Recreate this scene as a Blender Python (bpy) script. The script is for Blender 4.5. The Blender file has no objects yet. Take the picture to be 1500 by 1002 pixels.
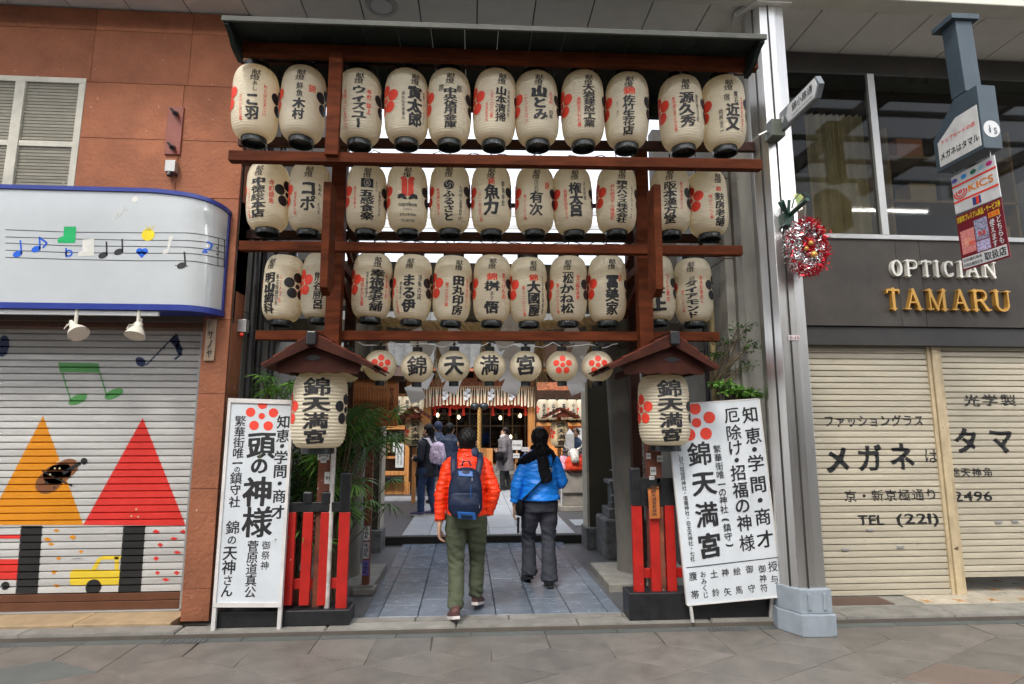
import bpy, bmesh, math, random
import numpy as np
from mathutils import Vector, Matrix, noise
R = math.radians
random.seed(7)
scene = bpy.context.scene
COL = scene.collection
# ------------------------------------------------------------------ camera, light, exposure
F, YAW, PIT, CH = 850.0, R(3.8), R(8.43), 1.65
cam = bpy.data.cameras.new('camera'); cam.sensor_width = 36; cam.lens = F / 1500 * 36
cam.clip_end = 500; cam.clip_start = .05
camo = bpy.data.objects.new('camera', cam); COL.objects.link(camo)
camo.location = (0, 0, CH); camo.rotation_euler = (R(90) + PIT, 0, -YAW)
scene.camera = camo
world = bpy.data.worlds.new("World"); scene.world = world; world.use_nodes = True
wn = world.node_tree
sky = wn.nodes.new('ShaderNodeTexSky'); sky.sky_type = 'NISHITA'; sky.sun_disc = False
SUN_EL, SUN_AZ = 52, 205       # azimuth clockwise from +Y (behind the camera, a little to the left)
sky.sun_elevation = R(SUN_EL); sky.sun_rotation = R(SUN_AZ); sky.dust_density = 4; sky.air_density = 1.0; sky.ozone_density = 1
mixs = wn.nodes.new('ShaderNodeMix'); mixs.data_type = 'RGBA'; mixs.inputs[0].default_value = .6      # thin white overcast over the blue
wn.links.new(sky.outputs[0], mixs.inputs[6]); mixs.inputs[7].default_value = (9.5, 9.8, 10.4, 1); wn.links.new(mixs.outputs[2], wn.nodes['Background'].inputs[0])
wn.nodes['Background'].inputs[1].default_value = 0.115
sun = bpy.data.lights.new('sun', 'SUN'); sun.energy = 1.5; sun.angle = R(15); sun.color = (1, .96, .9)
suno = bpy.data.objects.new('sun', sun); COL.objects.link(suno)
d = Vector((math.sin(R(SUN_AZ)) * math.cos(R(SUN_EL)), math.cos(R(SUN_AZ)) * math.cos(R(SUN_EL)), math.sin(R(SUN_EL))))
suno.rotation_euler = d.to_track_quat('Z', 'Y').to_euler()
scene.view_settings.view_transform = 'Standard'; scene.view_settings.look = 'None'
scene.view_settings.exposure = 1.1; scene.view_settings.gamma = 1; scene.view_settings.use_curve_mapping = False

# ------------------------------------------------------------------ measuring: the point at depth Y seen at photo pixel (px, py)
def ray(px, py):
    x = (px - 750) / F; y = -(py - 501) / F
    fw = math.cos(PIT) - y * math.sin(PIT); up = math.sin(PIT) + y * math.cos(PIT)
    return (x * math.cos(YAW) + fw * math.sin(YAW), -x * math.sin(YAW) + fw * math.cos(YAW), up)
def P(px, py, Y):
    r = ray(px, py); t = Y / r[1]; return Vector((r[0] * t, Y, CH + r[2] * t))
def G(px, py, Z=0.0):
    r = ray(px, py); t = (Z - CH) / r[2]; return Vector((r[0] * t, r[1] * t, Z))

# ------------------------------------------------------------------ materials
MATS = {}
def pm(name, base, rough=.6, metal=0.0, var=.12, scale=6, bump=.15, bscale=60, rnd=0.0, stretch=(1, 1, 1), spot=None, spec=.5,
       translucent=0.0, rvar=.1, stain=0.0, bdist=.004, hue=None, tcol=None):
    if name in MATS: return MATS[name]
    m = bpy.data.materials.new(name); m.use_nodes = True; MATS[name] = m
    n = m.node_tree.nodes; l = m.node_tree.links; b = n['Principled BSDF']
    b.inputs['Metallic'].default_value = metal; b.inputs['Specular IOR Level'].default_value = spec
    tc = n.new('ShaderNodeTexCoord'); mp = n.new('ShaderNodeMapping'); mp.inputs['Scale'].default_value = stretch
    oi = n.new('ShaderNodeObjectInfo')
    add = n.new('ShaderNodeVectorMath'); add.operation = 'MULTIPLY_ADD'
    l.new(oi.outputs['Random'], add.inputs[0]); add.inputs[1].default_value = (17, 13, 11)
    l.new(tc.outputs['Object'], add.inputs[2]); l.new(add.outputs[0], mp.inputs[0])
    n1 = n.new('ShaderNodeTexNoise'); n1.inputs['Scale'].default_value = scale; n1.inputs['Detail'].default_value = 8; n1.inputs['Roughness'].default_value = .62
    l.new(mp.outputs[0], n1.inputs[0])
    c = Vector(base)
    cr = n.new('ShaderNodeValToRGB'); l.new(n1.outputs['Fac'], cr.inputs[0])
    lo = c * (1 - var * 1.6); hi = c * (1 + var * 1.3)
    if hue: lo = Vector(hue)
    cr.color_ramp.elements[0].position = .3; cr.color_ramp.elements[1].position = .7
    cr.color_ramp.elements[0].color = (*lo, 1); cr.color_ramp.elements[1].color = (*[min(1, v) for v in hi], 1)
    out = cr.outputs[0]
    if stain:
        n3 = n.new('ShaderNodeTexNoise'); n3.inputs['Scale'].default_value = scale * .35; n3.inputs['Detail'].default_value = 10; n3.inputs['Roughness'].default_value = .7
        l.new(mp.outputs[0], n3.inputs[0])
        r3 = n.new('ShaderNodeMapRange'); r3.inputs[1].default_value = .5; r3.inputs[2].default_value = .75; l.new(n3.outputs['Fac'], r3.inputs[0])
        mm = n.new('ShaderNodeMath'); mm.operation = 'MULTIPLY'; mm.inputs[1].default_value = stain; l.new(r3.outputs[0], mm.inputs[0])
        mx = n.new('ShaderNodeMix'); mx.data_type = 'RGBA'; l.new(mm.outputs[0], mx.inputs[0]); l.new(out, mx.inputs[6]); mx.inputs[7].default_value = (*(c * .45), 1); out = mx.outputs[2]
    if spot:      # (colour, density 0..1, scale): chips, speckle
        n2 = n.new('ShaderNodeTexNoise'); n2.inputs['Scale'].default_value = spot[2]; n2.inputs['Detail'].default_value = 4
        l.new(mp.outputs[0], n2.inputs[0])
        r2 = n.new('ShaderNodeMapRange'); r2.inputs[1].default_value = .5 + .25 * (1 - spot[1]); r2.inputs[2].default_value = .53 + .25 * (1 - spot[1]); l.new(n2.outputs['Fac'], r2.inputs[0])
        mx = n.new('ShaderNodeMix'); mx.data_type = 'RGBA'; l.new(r2.outputs[0], mx.inputs[0]); l.new(out, mx.inputs[6]); mx.inputs[7].default_value = (*spot[0], 1); out = mx.outputs[2]
    if rnd:
        hs = n.new('ShaderNodeHueSaturation'); mr = n.new('ShaderNodeMapRange'); mr.inputs[3].default_value = 1 - rnd; mr.inputs[4].default_value = 1 + rnd
        l.new(oi.outputs['Random'], mr.inputs[0]); l.new(mr.outputs[0], hs.inputs['Value']); l.new(out, hs.inputs['Color']); out = hs.outputs[0]
    l.new(out, b.inputs['Base Color'])
    rr = n.new('ShaderNodeMapRange'); rr.inputs[3].default_value = max(.02, rough - rvar); rr.inputs[4].default_value = min(1, rough + rvar)
    l.new(n1.outputs['Fac'], rr.inputs[0]); l.new(rr.outputs[0], b.inputs['Roughness'])
    if bump:
        nb = n.new('ShaderNodeTexNoise'); nb.inputs['Scale'].default_value = bscale; nb.inputs['Detail'].default_value = 6; l.new(mp.outputs[0], nb.inputs[0])
        bp = n.new('ShaderNodeBump'); bp.inputs['Strength'].default_value = bump; bp.inputs['Distance'].default_value = bdist
        l.new(nb.outputs['Fac'], bp.inputs['Height']); l.new(bp.outputs[0], b.inputs['Normal'])
    if translucent:
        tr = n.new('ShaderNodeBsdfTranslucent'); tr.inputs[0].default_value = (*(tcol or base), 1)
        if not tcol: l.new(out, tr.inputs[0])
        mxs = n.new('ShaderNodeMixShader'); mxs.inputs[0].default_value = translucent
        l.new(b.outputs[0], mxs.inputs[1]); l.new(tr.outputs[0], mxs.inputs[2]); l.new(mxs.outputs[0], n['Material Output'].inputs[0])
    return m
def emis(name, col, s):
    m = bpy.data.materials.new(name); m.use_nodes = True; b = m.node_tree.nodes['Principled BSDF']
    b.inputs['Base Color'].default_value = (*col, 1); b.inputs['Emission Color'].default_value = (*col, 1); b.inputs['Emission Strength'].default_value = s
    return m
def glassm(name, tint=(.6, .65, .65), alpha=.25, rough=.03):
    m = bpy.data.materials.new(name); m.use_nodes = True; n = m.node_tree.nodes; l = m.node_tree.links
    tr = n.new('ShaderNodeBsdfTransparent'); tr.inputs[0].default_value = (*tint, 1)
    gl = n.new('ShaderNodeBsdfGlossy'); gl.inputs['Roughness'].default_value = rough
    fr = n.new('ShaderNodeLayerWeight'); fr.inputs[0].default_value = .5
    pw_ = n.new('ShaderNodeMath'); pw_.operation = 'POWER'; pw_.inputs[1].default_value = 4; l.new(fr.outputs['Facing'], pw_.inputs[0])
    ad = n.new('ShaderNodeMath'); ad.operation = 'ADD'; ad.inputs[1].default_value = alpha; l.new(pw_.outputs[0], ad.inputs[0])
    mx = n.new('ShaderNodeMixShader'); l.new(ad.outputs[0], mx.inputs[0]); l.new(tr.outputs[0], mx.inputs[1]); l.new(gl.outputs[0], mx.inputs[2])
    l.new(mx.outputs[0], n['Material Output'].inputs[0]); return m

# ------------------------------------------------------------------ objects
def thing(name, label, cat, loc=(0, 0, 0), group=None, rz=0):
    o = bpy.data.objects.new(name, None); COL.objects.link(o); o.location = loc; o.rotation_euler = (0, 0, rz); o.empty_display_size = .1
    o['label'] = label; o['category'] = cat
    if group: o['group'] = group
    return o
def tag(o, label=None, cat=None, group=None, kind=None):
    if label: o['label'] = label
    if cat: o['category'] = cat
    if group: o['group'] = group
    if kind: o['kind'] = kind
    return o
def rootloc(o):
    v = Vector((0, 0, 0))
    while o is not None: v += o.location; o = o.parent
    return v
def dup(root, loc=None, rz=None):
    r = root.copy(); COL.objects.link(r)
    if loc is not None: r.location = loc
    if rz is not None: r.rotation_euler = (0, 0, rz)
    for ch in list(root.children):
        c = ch.copy(); COL.objects.link(c); c.parent = r
        for g in ch.children:
            dd = g.copy(); COL.objects.link(dd); dd.parent = c
    return r
def inst(name, me, parent, loc=(0, 0, 0), rot=(0, 0, 0), sc=(1, 1, 1)):
    o = bpy.data.objects.new(name, me); COL.objects.link(o); o.parent = parent; o.location = loc; o.rotation_euler = rot; o.scale = sc
    return o

TMP = bpy.data.scenes.new('workbench_scene'); TVL = TMP.view_layers[0]
def evaluated_mesh(o):   # modifiers are evaluated in an empty side scene, which is quick
    TVL.update(); return bpy.data.meshes.new_from_object(o.evaluated_get(TVL.depsgraph))
class MB:
    def __init__(s): s.v = []; s.f = []; s.mi = []; s.cur = 0
    def add(s, vs, fs, M=None):
        k = len(s.v)
        s.v += [tuple(M @ Vector(v)) for v in vs] if M is not None else [tuple(v) for v in vs]
        s.f += [tuple(i + k for i in f) for f in fs]; s.mi += [s.cur] * len(fs); return s
    def box(s, x0, x1, y0, y1, z0, z1, M=None):
        vs = [(x, y, z) for z in (z0, z1) for y in (y0, y1) for x in (x0, x1)]
        return s.add(vs, [(0, 2, 3, 1), (4, 5, 7, 6), (0, 1, 5, 4), (2, 6, 7, 3), (0, 4, 6, 2), (1, 3, 7, 5)], M)
    def bar(s, p0, p1, w, h, up=(0, 0, 1)):
        p0 = Vector(p0); p1 = Vector(p1); t = (p1 - p0).normalized(); u = Vector(up)
        if abs(t.dot(u)) > .98: u = Vector((0, 1, 0))
        a = t.cross(u).normalized(); b = a.cross(t).normalized()
        vs = [p + a * (sx * w / 2) + b * (sy * h / 2) for p in (p0, p1) for sy in (-1, 1) for sx in (-1, 1)]
        return s.add(vs, [(0, 2, 3, 1), (4, 5, 7, 6), (0, 1, 5, 4), (2, 6, 7, 3), (0, 4, 6, 2), (1, 3, 7, 5)])
    def prism(s, pts, y0, y1, axis='y'):
        n = len(pts)
        if axis == 'y': vs = [(x, y0, z) for x, z in pts] + [(x, y1, z) for x, z in pts]
        elif axis == 'z': vs = [(x, y, y0) for x, y in pts] + [(x, y, y1) for x, y in pts]
        else: vs = [(y0, a, b) for a, b in pts] + [(y1, a, b) for a, b in pts]
        return s.add(vs, [tuple(range(n)), tuple(range(2 * n - 1, n - 1, -1))] + [(i, i + n, (i + 1) % n + n, (i + 1) % n) for i in range(n)])
    def loft(s, pts, ra, rb=None, n=12, ref=(1, 0, 0), cap=True, closed=False):
        pts = [Vector(p) for p in pts]; N = len(pts)
        if not hasattr(ra, '__len__'): ra = [ra] * N
        rb = ra if rb is None else (rb if hasattr(rb, '__len__') else [rb] * N)
        vs = []; fs = []
        for i, p in enumerate(pts):
            t = (pts[min(i + 1, N - 1)] - pts[max(i - 1, 0)]).normalized(); r = Vector(ref)
            if abs(t.dot(r)) > .95: r = Vector((0, 1, 0)) if abs(t.y) < .9 else Vector((0, 0, 1))
            a = (r - t * r.dot(t)).normalized(); b = t.cross(a)
            for k in range(n):
                an = 2 * math.pi * k / n; vs.append(p + a * (math.cos(an) * ra[i]) + b * (math.sin(an) * rb[i]))
        for i in range(N - 1):
            for k in range(n):
                fs.append((i * n + k, i * n + (k + 1) % n, (i + 1) * n + (k + 1) % n, (i + 1) * n + k))
        if cap: fs += [tuple(range(n - 1, -1, -1)), tuple((N - 1) * n + k for k in range(n))]
        return s.add(vs, fs)
    def lathe(s, prof, n=24, c=(0, 0, 0), cap=True):
        vs = []; fs = []; N = len(prof)
        for r, z in prof:
            for k in range(n):
                a = 2 * math.pi * k / n; vs.append((c[0] + r * math.cos(a), c[1] + r * math.sin(a), c[2] + z))
        for i in range(N - 1):
            for k in range(n): fs.append((i * n + k, i * n + (k + 1) % n, (i + 1) * n + (k + 1) % n, (i + 1) * n + k))
        if cap: fs += [tuple(range(n - 1, -1, -1)), tuple((N - 1) * n + k for k in range(n))]
        return s.add(vs, fs)
    def ell(s, c, r, n=12, m=8, M=None):
        prof = [(math.sin(math.pi * i / m), -math.cos(math.pi * i / m)) for i in range(m + 1)]
        prof[0] = (.02, -1); prof[-1] = (.02, 1)
        vs = []; fs = []
        for q, z in prof:
            for k in range(n):
                a = 2 * math.pi * k / n; v = Vector((q * math.cos(a) * r[0], q * math.sin(a) * r[1], z * r[2]))
                if M is not None: v = M @ v
                vs.append(v + Vector(c))
        for i in range(m):
            for k in range(n): fs.append((i * n + k, i * n + (k + 1) % n, (i + 1) * n + (k + 1) % n, (i + 1) * n + k))
        fs += [tuple(range(n - 1, -1, -1)), tuple(m * n + k for k in range(n))]
        return s.add(vs, fs)
    def mesh(s, name, mats, smooth=None, off=Vector((0, 0, 0))):
        me = bpy.data.meshes.new(name)
        me.from_pydata([tuple(Vector(v) - off) for v in s.v], [], s.f)
        for m in (mats if isinstance(mats, (list, tuple)) else [mats]): me.materials.append(m)
        if max(s.mi, default=0): me.polygons.foreach_set('material_index', s.mi)
        if smooth is not None: me.shade_smooth(); me.set_sharp_from_angle(angle=R(smooth))
        me.update(); return me
    def build(s, name, mats, parent=None, smooth=None, bevel=0, local=False):
        off = Vector((0, 0, 0)) if (parent is None or local) else rootloc(parent)
        o = bpy.data.objects.new(name, s.mesh(name, mats, smooth, off)); COL.objects.link(o)
        if parent is not None: o.parent = parent
        if bevel:
            b = o.modifiers.new('bevel', 'BEVEL'); b.width = bevel; b.segments = 2; b.limit_method = 'ANGLE'
        return o
def box(name, mats, parent, *a, bevel=.003, **k): return MB().box(*a).build(name, mats, parent, bevel=bevel, **k)
def fused(mb, name, mat, parent, voxel=.01, smooth=2, disp=0.0, dscale=10, local=False, zs=1.0, wr=None):
    """overlapping closed shapes fused into one continuous skin"""
    off = Vector((0, 0, 0)) if (parent is None or local) else rootloc(parent)
    me = mb.mesh(name, mat, None, off); o = bpy.data.objects.new(name, me); TMP.collection.objects.link(o)
    bm = bmesh.new(); bm.from_mesh(me); bmesh.ops.recalc_face_normals(bm, faces=bm.faces); bm.to_mesh(me); bm.free()
    r = o.modifiers.new('r', 'REMESH'); r.mode = 'VOXEL'; r.voxel_size = voxel
    sm = o.modifiers.new('s', 'SMOOTH'); sm.iterations = smooth; sm.factor = .5
    m2 = evaluated_mesh(o)
    TMP.collection.objects.unlink(o); COL.objects.link(o)
    o.modifiers.clear(); o.data = m2; m2.name = name
    if disp:
        nn = [v.normal.copy() for v in m2.vertices]; new = []
        for v, nrm_ in zip(m2.vertices, nn):
            q = Vector((v.co.x * dscale, v.co.y * dscale, v.co.z * dscale * zs))
            d = noise.noise(q) + .5 * noise.noise(q * 2.1)
            if wr: d += wr(v.co + off)
            new += list(v.co + nrm_ * (d * disp))
        m2.vertices.foreach_set('co', new)
    m2.shade_smooth()
    if not m2.materials: m2.materials.append(mat)
    if parent is not None: o.parent = parent
    return o

# ------------------------------------------------------------------ lettering: glyph outlines of Blender's own font, thickened like brush strokes
_c = bpy.data.curves.new('glyph', 'FONT'); _c.size = 1; _c.resolution_u = 3
_go = bpy.data.objects.new('glyph', _c); TMP.collection.objects.link(_go)
RAW = {}
def raw(ch):
    if ch in RAW: return RAW[ch]
    _c.body = ch; m = evaluated_mesh(_go)
    v = np.array([x.co[:2] for x in m.vertices]) if len(m.vertices) else np.zeros((0, 2))
    f = [tuple(p.vertices) for p in m.polygons]; cnt = {}
    for p in f:
        for i in range(len(p)):
            e = tuple(sorted((p[i], p[(i + 1) % len(p)]))); cnt[e] = cnt.get(e, 0) + 1
    seg = np.array([[v[a], v[b]] for (a, b), k in cnt.items() if k == 1]) if f else np.zeros((0, 2, 2))
    bpy.data.meshes.remove(m)
    asc = ord(ch) < 0x2000
    if len(v):
        cx = (v[:, 0].min() + v[:, 0].max()) / 2 if asc else .5
        c = np.array([cx, .35 if asc else .38]); v = v - c; seg = seg - c
    RAW[ch] = (v, f, seg); return RAW[ch]
def sd_seg(X, Y, seg, ax=1.0, ay=1.0):
    dmin = np.full(X.shape, 9.0)
    for (a, b) in seg:
        ex, ey = (b[0] - a[0]) * ax, (b[1] - a[1]) * ay; px = (X - a[0]) * ax; py = (Y - a[1]) * ay
        t = np.clip((px * ex + py * ey) / (ex * ex + ey * ey + 1e-12), 0, 1); dmin = np.minimum(dmin, np.hypot(px - t * ex, py - t * ey))
    return dmin
def march(phi, xs, ys):
    """cells where phi<0, clipped; runs of full cells merged along x by four"""
    V = []; Fc = []; idx = {}
    def vid(k, p):
        if k not in idx: idx[k] = len(V); V.append(p)
        return idx[k]
    H_, W_ = phi.shape
    for j in range(H_ - 1):
        i = 0
        while i < W_ - 1:
            q = [phi[j, i], phi[j, i + 1], phi[j + 1, i + 1], phi[j + 1, i]]
            if max(q) < 0:
                k = i
                while k + 1 < W_ - 1 and k - i < 3 and phi[j, k + 2] < 0 and phi[j + 1, k + 2] < 0: k += 1
                ring = [vid((j, a), (xs[a], ys[j])) for a in range(i, k + 2)] + [vid((j + 1, a), (xs[a], ys[j + 1])) for a in range(k + 1, i - 1, -1)]
                Fc.append(tuple(ring)); i = k + 1; continue
            if min(q) < 0:
                cs = [(j, i), (j, i + 1), (j + 1, i + 1), (j + 1, i)]; ps = [(xs[c[1]], ys[c[0]]) for c in cs]; poly = []
                for a in range(4):
                    b = (a + 1) % 4
                    if q[a] < 0: poly.append(vid(cs[a], ps[a]))
                    if (q[a] < 0) != (q[b] < 0):
                        t = q[a] / (q[a] - q[b]); key = tuple(sorted((cs[a], cs[b]))) + ('e',)
                        poly.append(vid(key, (ps[a][0] + t * (ps[b][0] - ps[a][0]), ps[a][1] + t * (ps[b][1] - ps[a][1]))))
                if len(poly) >= 3: Fc.append(tuple(poly))
            i += 1
    return np.array(V) if V else np.zeros((0, 2)), Fc
GC = {}
def glyph(ch, bold=0.0, N=30):
    key = (ch, round(bold, 3), N)
    if key in GC: return GC[key]
    v, f, seg = raw(ch)
    if not len(v): GC[key] = (v, f); return GC[key]
    if bold <= 0 and N < 20: GC[key] = (v, f); return GC[key]
    m = .09; x0, x1 = min(-.5, v[:, 0].min()) - m, max(.5, v[:, 0].max()) + m; y0, y1 = v[:, 1].min() - m, v[:, 1].max() + m
    N = int(N * (1 + .35 * min(1, len(seg) / 90))); xs = np.linspace(x0, x1, max(8, int(N * (x1 - x0)))); ys = np.linspace(y0, y1, max(8, int(N * (y1 - y0))))
    X, Y = np.meshgrid(xs, ys); d = sd_seg(X, Y, seg, .78, 1.12); ins = np.zeros(X.shape, bool)
    for a, b in seg:
        if a[1] == b[1]: continue
        c = ((Y > min(a[1], b[1])) & (Y <= max(a[1], b[1]))); xi = a[0] + (Y - a[1]) * (b[0] - a[0]) / (b[1] - a[1]); ins ^= c & (X < xi)
    dens = len(seg) / 100
    th = bold * 1.35 / (1 + 2.7 * dens)
    hsh = ord(ch) % 97
    var = 1 + .35 * np.sin(X * 9 + hsh) * np.cos(Y * 8 + hsh * 1.7)
    phi = np.where(ins, -d, d) - th * var
    GC[key] = march(phi, xs, ys); return GC[key]

class Text:
    """flat shapes in a (u, v) plane, then mapped into space"""
    def __init__(s): s.v = []; s.f = []
    def raw(s, v, f):
        k = len(s.v); s.v += [tuple(map(float, p)) for p in v]; s.f += [tuple(int(i) + k for i in q) for q in f]
    def char(s, ch, cx, cy, w, h=None, bold=0.0, N=30, slant=.05, rot=0.0):
        h = h or w; v, f = glyph(ch, bold, N)
        if ch in 'ー―' : v = np.stack([-v[:, 1], v[:, 0]], 1) if len(v) else v
        if not len(v): return
        hs = (ord(ch) % 13) / 13 - .5
        x = v[:, 0] * (1 + .04 * hs); y = v[:, 1] + slant * v[:, 0] + .012 * np.sin(v[:, 0] * 7 + hs * 9)
        x = x * w; y = y * h; c, q = math.cos(rot), math.sin(rot)
        s.raw(np.stack([cx + c * x - q * y, cy + q * x + c * y], 1), f)
    def col(s, txt, u, v0, v1, w, bold=0.0, N=30, fit=1.04, jit=0.0):
        n = len(txt); st = (v1 - v0) / n
        for i, ch in enumerate(txt):
            if ch == ' ': continue
            s.char(ch, u + jit * (random.random() - .5) * w, v0 + (i + .5) * st, w, abs(st) * fit, bold, N)
    def row(s, txt, x0, x1, y, h, bold=0.0, N=30, slant=0.0):
        adv = []
        for ch in txt:
            v, f, g = raw(ch); adv.append(.32 if ch == ' ' else (1.0 if ord(ch) >= 0x2000 else (v[:, 0].max() - v[:, 0].min() + .1 if len(v) else .4)))
        t = sum(adv); k = (x1 - x0) / t; x = x0
        for ch, a in zip(txt, adv):
            if ch != ' ':
                v, f = glyph(ch, bold, N)
                if len(v): s.raw(np.stack([x + a * k / 2 + v[:, 0] * k, y + v[:, 1] * h + slant * v[:, 0] * h], 1), f)
            x += a * k
    def circ(s, cx, cy, r, n=18, ry=None, rot=0):
        ry = ry or r; c, q = math.cos(rot), math.sin(rot)
        rings = 3; vs = [(cx, cy)]; fs = []
        for j in range(1, rings + 1):
            for i in range(n):
                a = 2 * math.pi * i / n; x = math.cos(a) * r * j / rings; y = math.sin(a) * ry * j / rings; vs.append((cx + c * x - q * y, cy + q * x + c * y))
        for i in range(n): fs.append((0, 1 + i, 1 + (i + 1) % n))
        for j in range(rings - 1):
            for i in range(n):
                a = 1 + j * n; b = a + n; fs.append((a + i, b + i, b + (i + 1) % n, a + (i + 1) % n))
        s.raw(vs, fs)
    def ring(s, cx, cy, r0, r1, a0=0, a1=360, n=28):
        vs = []; fs = []
        for i in range(n + 1):
            a = R(a0 + (a1 - a0) * i / n); vs += [(cx + r0 * math.cos(a), cy + r0 * math.sin(a)), (cx + r1 * math.cos(a), cy + r1 * math.sin(a))]
        for i in range(n): fs.append((2 * i, 2 * i + 1, 2 * i + 3, 2 * i + 2))
        s.raw(vs, fs)
    def poly(s, pts): s.raw(pts, [tuple(range(len(pts)))])
    def rect(s, x0, y0, x1, y1, nx=1, ny=1):
        xs = np.linspace(x0, x1, nx + 1); ys = np.linspace(y0, y1, ny + 1); vs = [(x, y) for y in ys for x in xs]
        s.raw(vs, [(j * (nx + 1) + i, j * (nx + 1) + i + 1, (j + 1) * (nx + 1) + i + 1, (j + 1) * (nx + 1) + i) for j in range(ny) for i in range(nx)])
    def line(s, x0, y0, x1, y1, w):
        d = Vector((x1 - x0, y1 - y0)); n = Vector((-d.y, d.x)).normalized() * (w / 2)
        s.poly([(x0 + n.x, y0 + n.y), (x1 + n.x, y1 + n.y), (x1 - n.x, y1 - n.y), (x0 - n.x, y0 - n.y)])
    def plum(s, cx, cy, ring, pr, cr, rot=90):
        for k in range(5):
            a = R(rot + 72 * k); s.circ(cx + ring * math.cos(a), cy + ring * math.sin(a), pr)
        s.circ(cx, cy, cr, 14)
    def cut(s, xs=(), ys=()):
        bm = bmesh.new(); vv = [bm.verts.new((x, y, 0)) for x, y in s.v]
        for f in s.f:
            try: bm.faces.new([vv[i] for i in f])
            except Exception: pass
        for co, no, L in ((0, (1, 0, 0), xs), (1, (0, 1, 0), ys)):
            for c in L:
                p = [0, 0, 0]; p[co] = c
                lo = min(v[co] for v in s.v); hi = max(v[co] for v in s.v)
                if lo < c < hi: bmesh.ops.bisect_plane(bm, geom=bm.verts[:] + bm.edges[:] + bm.faces[:], plane_co=p, plane_no=no, dist=1e-6)
        bm.verts.index_update(); s.v = [(v.co.x, v.co.y) for v in bm.verts]; s.f = [tuple(v.index for v in f.verts) for f in bm.faces]; bm.free(); return s
    def build(s, name, mat, parent, fn, label=None, smooth=None, local=False, flip=False):
        if not s.v: return None
        mb = MB(); mb.add([fn(x, y) for x, y in s.v], [f[::-1] for f in s.f] if flip else s.f)
        o = mb.build(name, mat, parent, smooth=smooth, local=local)
        if label: o['label'] = label
        return o
# ------------------------------------------------------------------ palette
stone_red = pm('red_stone', (.31, .118, .062), .8, spec=.25, var=.12, scale=3.0, bump=.9, bscale=30, rnd=.10, stain=.35, hue=(.225, .086, .046), spot=((.62, .42, .34), .12, 30), bdist=.01)
joint_m = pm('joint', (.10, .085, .07), .9)
pave_m = pm('paving', (.150, .137, .120), .5, var=.16, scale=6, bump=.7, bscale=120, rnd=.10, stain=.45, spot=((.27, .25, .23), .45, 190), spec=.5, rvar=.14)
pave_o = pm('paving_orange', (.165, .125, .10), .6, var=.1, bump=.4, bscale=120)
pave_d = pm('paving_dark', (.10, .11, .105), .55, var=.1, bump=.4, bscale=120, rnd=.15)
kerb_m = pm('kerb_stone', (.23, .22, .195), .7, var=.16, scale=7, bump=.5, bscale=70, stain=.6, rnd=.1)
slab_m = pm('granite_slab', (.17, .205, .255), .24, var=.2, scale=9, bump=.45, bscale=150, rnd=.16, stain=.25, rvar=.13, spot=((.10, .125, .16), .95, 230), bdist=.005)  # blue of the reflected sky is put into the slab base colour
asph_m = pm('asphalt', (.085, .085, .09), .55, var=.2, scale=20, bump=.5, bscale=160)
soff_m = pm('soffit_panel', (.72, .70, .65), .5, var=.04, bump=.05, rnd=.03)
dark_m = pm('dark_gap', (.025, .024, .022), .8, bump=0)
conc_m = pm('concrete', (.27, .26, .225), .85, var=.2, scale=3, bump=.4, bscale=40, stain=.6, stretch=(1, 1, .35), rnd=.06)
steel_m = pm('stainless', (.62, .61, .59), .30, metal=.95, var=.05, scale=3, bump=.05, bscale=30, stretch=(20, 20, .6), rvar=.08)
alum_m = pm('aluminium', (.42, .42, .41), .4, metal=.6, var=.05)
white_m = pm('white_paint', (.62, .63, .63), .45, var=.03, scale=2, bump=.03, stain=.12)
trim_blue = pm('blue_trim', (.016, .035, .24), .35, var=.06)
blk_m = pm('black_paint', (.012, .013, .015), .4, var=.3, scale=9, bump=.3, bscale=40, spot=((.25, .22, .2), .05, 14))
ink_m = pm('ink', (.012, .012, .014), .6, var=.1, bump=0)
redink = pm('red_ink', (.72, .045, .02), .6, var=.06, bump=0)
vred = pm('vermilion', (.40, .012, .008), .42, var=.12, scale=8, bump=.15, bscale=30, spot=((.55, .4, .36), .09, 24))
wood_red = pm('red_brown_wood', (.095, .024, .009), .65, var=.3, scale=9, bump=.5, bscale=30, rnd=.16, stretch=(.35, 2, 2), stain=.6, spec=.07, spot=((.2, .1, .06), .06, 20))
wood_org = pm('orange_wood', (.64, .28, .085), .5, var=.2, scale=4, bump=.2, bscale=30, rnd=.1, stretch=(6, 6, .6))
wood_dk = pm('dark_wood', (.06, .03, .018), .6, spec=.2, var=.3, scale=6, bump=.3, bscale=30, rnd=.15)
brown_m = pm('brown_enamel', (.11, .042, .02), .35, var=.12)
tan_m = pm('tan_stone', (.36, .26, .15), .6, var=.14, scale=7, bump=.2, rnd=.06, stain=.2)
slat_w = pm('white_slat', (.48, .475, .455), .5, var=.10, scale=3, bump=.12, rnd=.07, stain=.45, stretch=(.5, 1, 3))
slat_c = pm('cream_slat', (.46, .415, .32), .5, var=.09, scale=2.5, bump=.1, rnd=.06, stain=.5, stretch=(.5, 1, 3), spot=((.16, .11, .06), .07, 9))
dgrey_m = pm('dark_panel', (.055, .049, .043), .65, spec=.3, var=.15, scale=3, bump=.3, bscale=40, stain=.3, rnd=.05)
gold_m = pm('gold_letter', (.55, .30, .065), .35, metal=.4, var=.08)
green_dk = pm('green_metal', (.012, .05, .035), .4)
bluegrey = pm('blue_grey_metal', (.050, .072, .09), .45, var=.08, bump=.05)
glass_dark = glassm('window_glass', (.62, .62, .58), .02)
glass_cl = glassm('clear_glass', (.75, .78, .76), .03)
tube_lit = emis('lit_tube', (1, .98, .95), 45)

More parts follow.
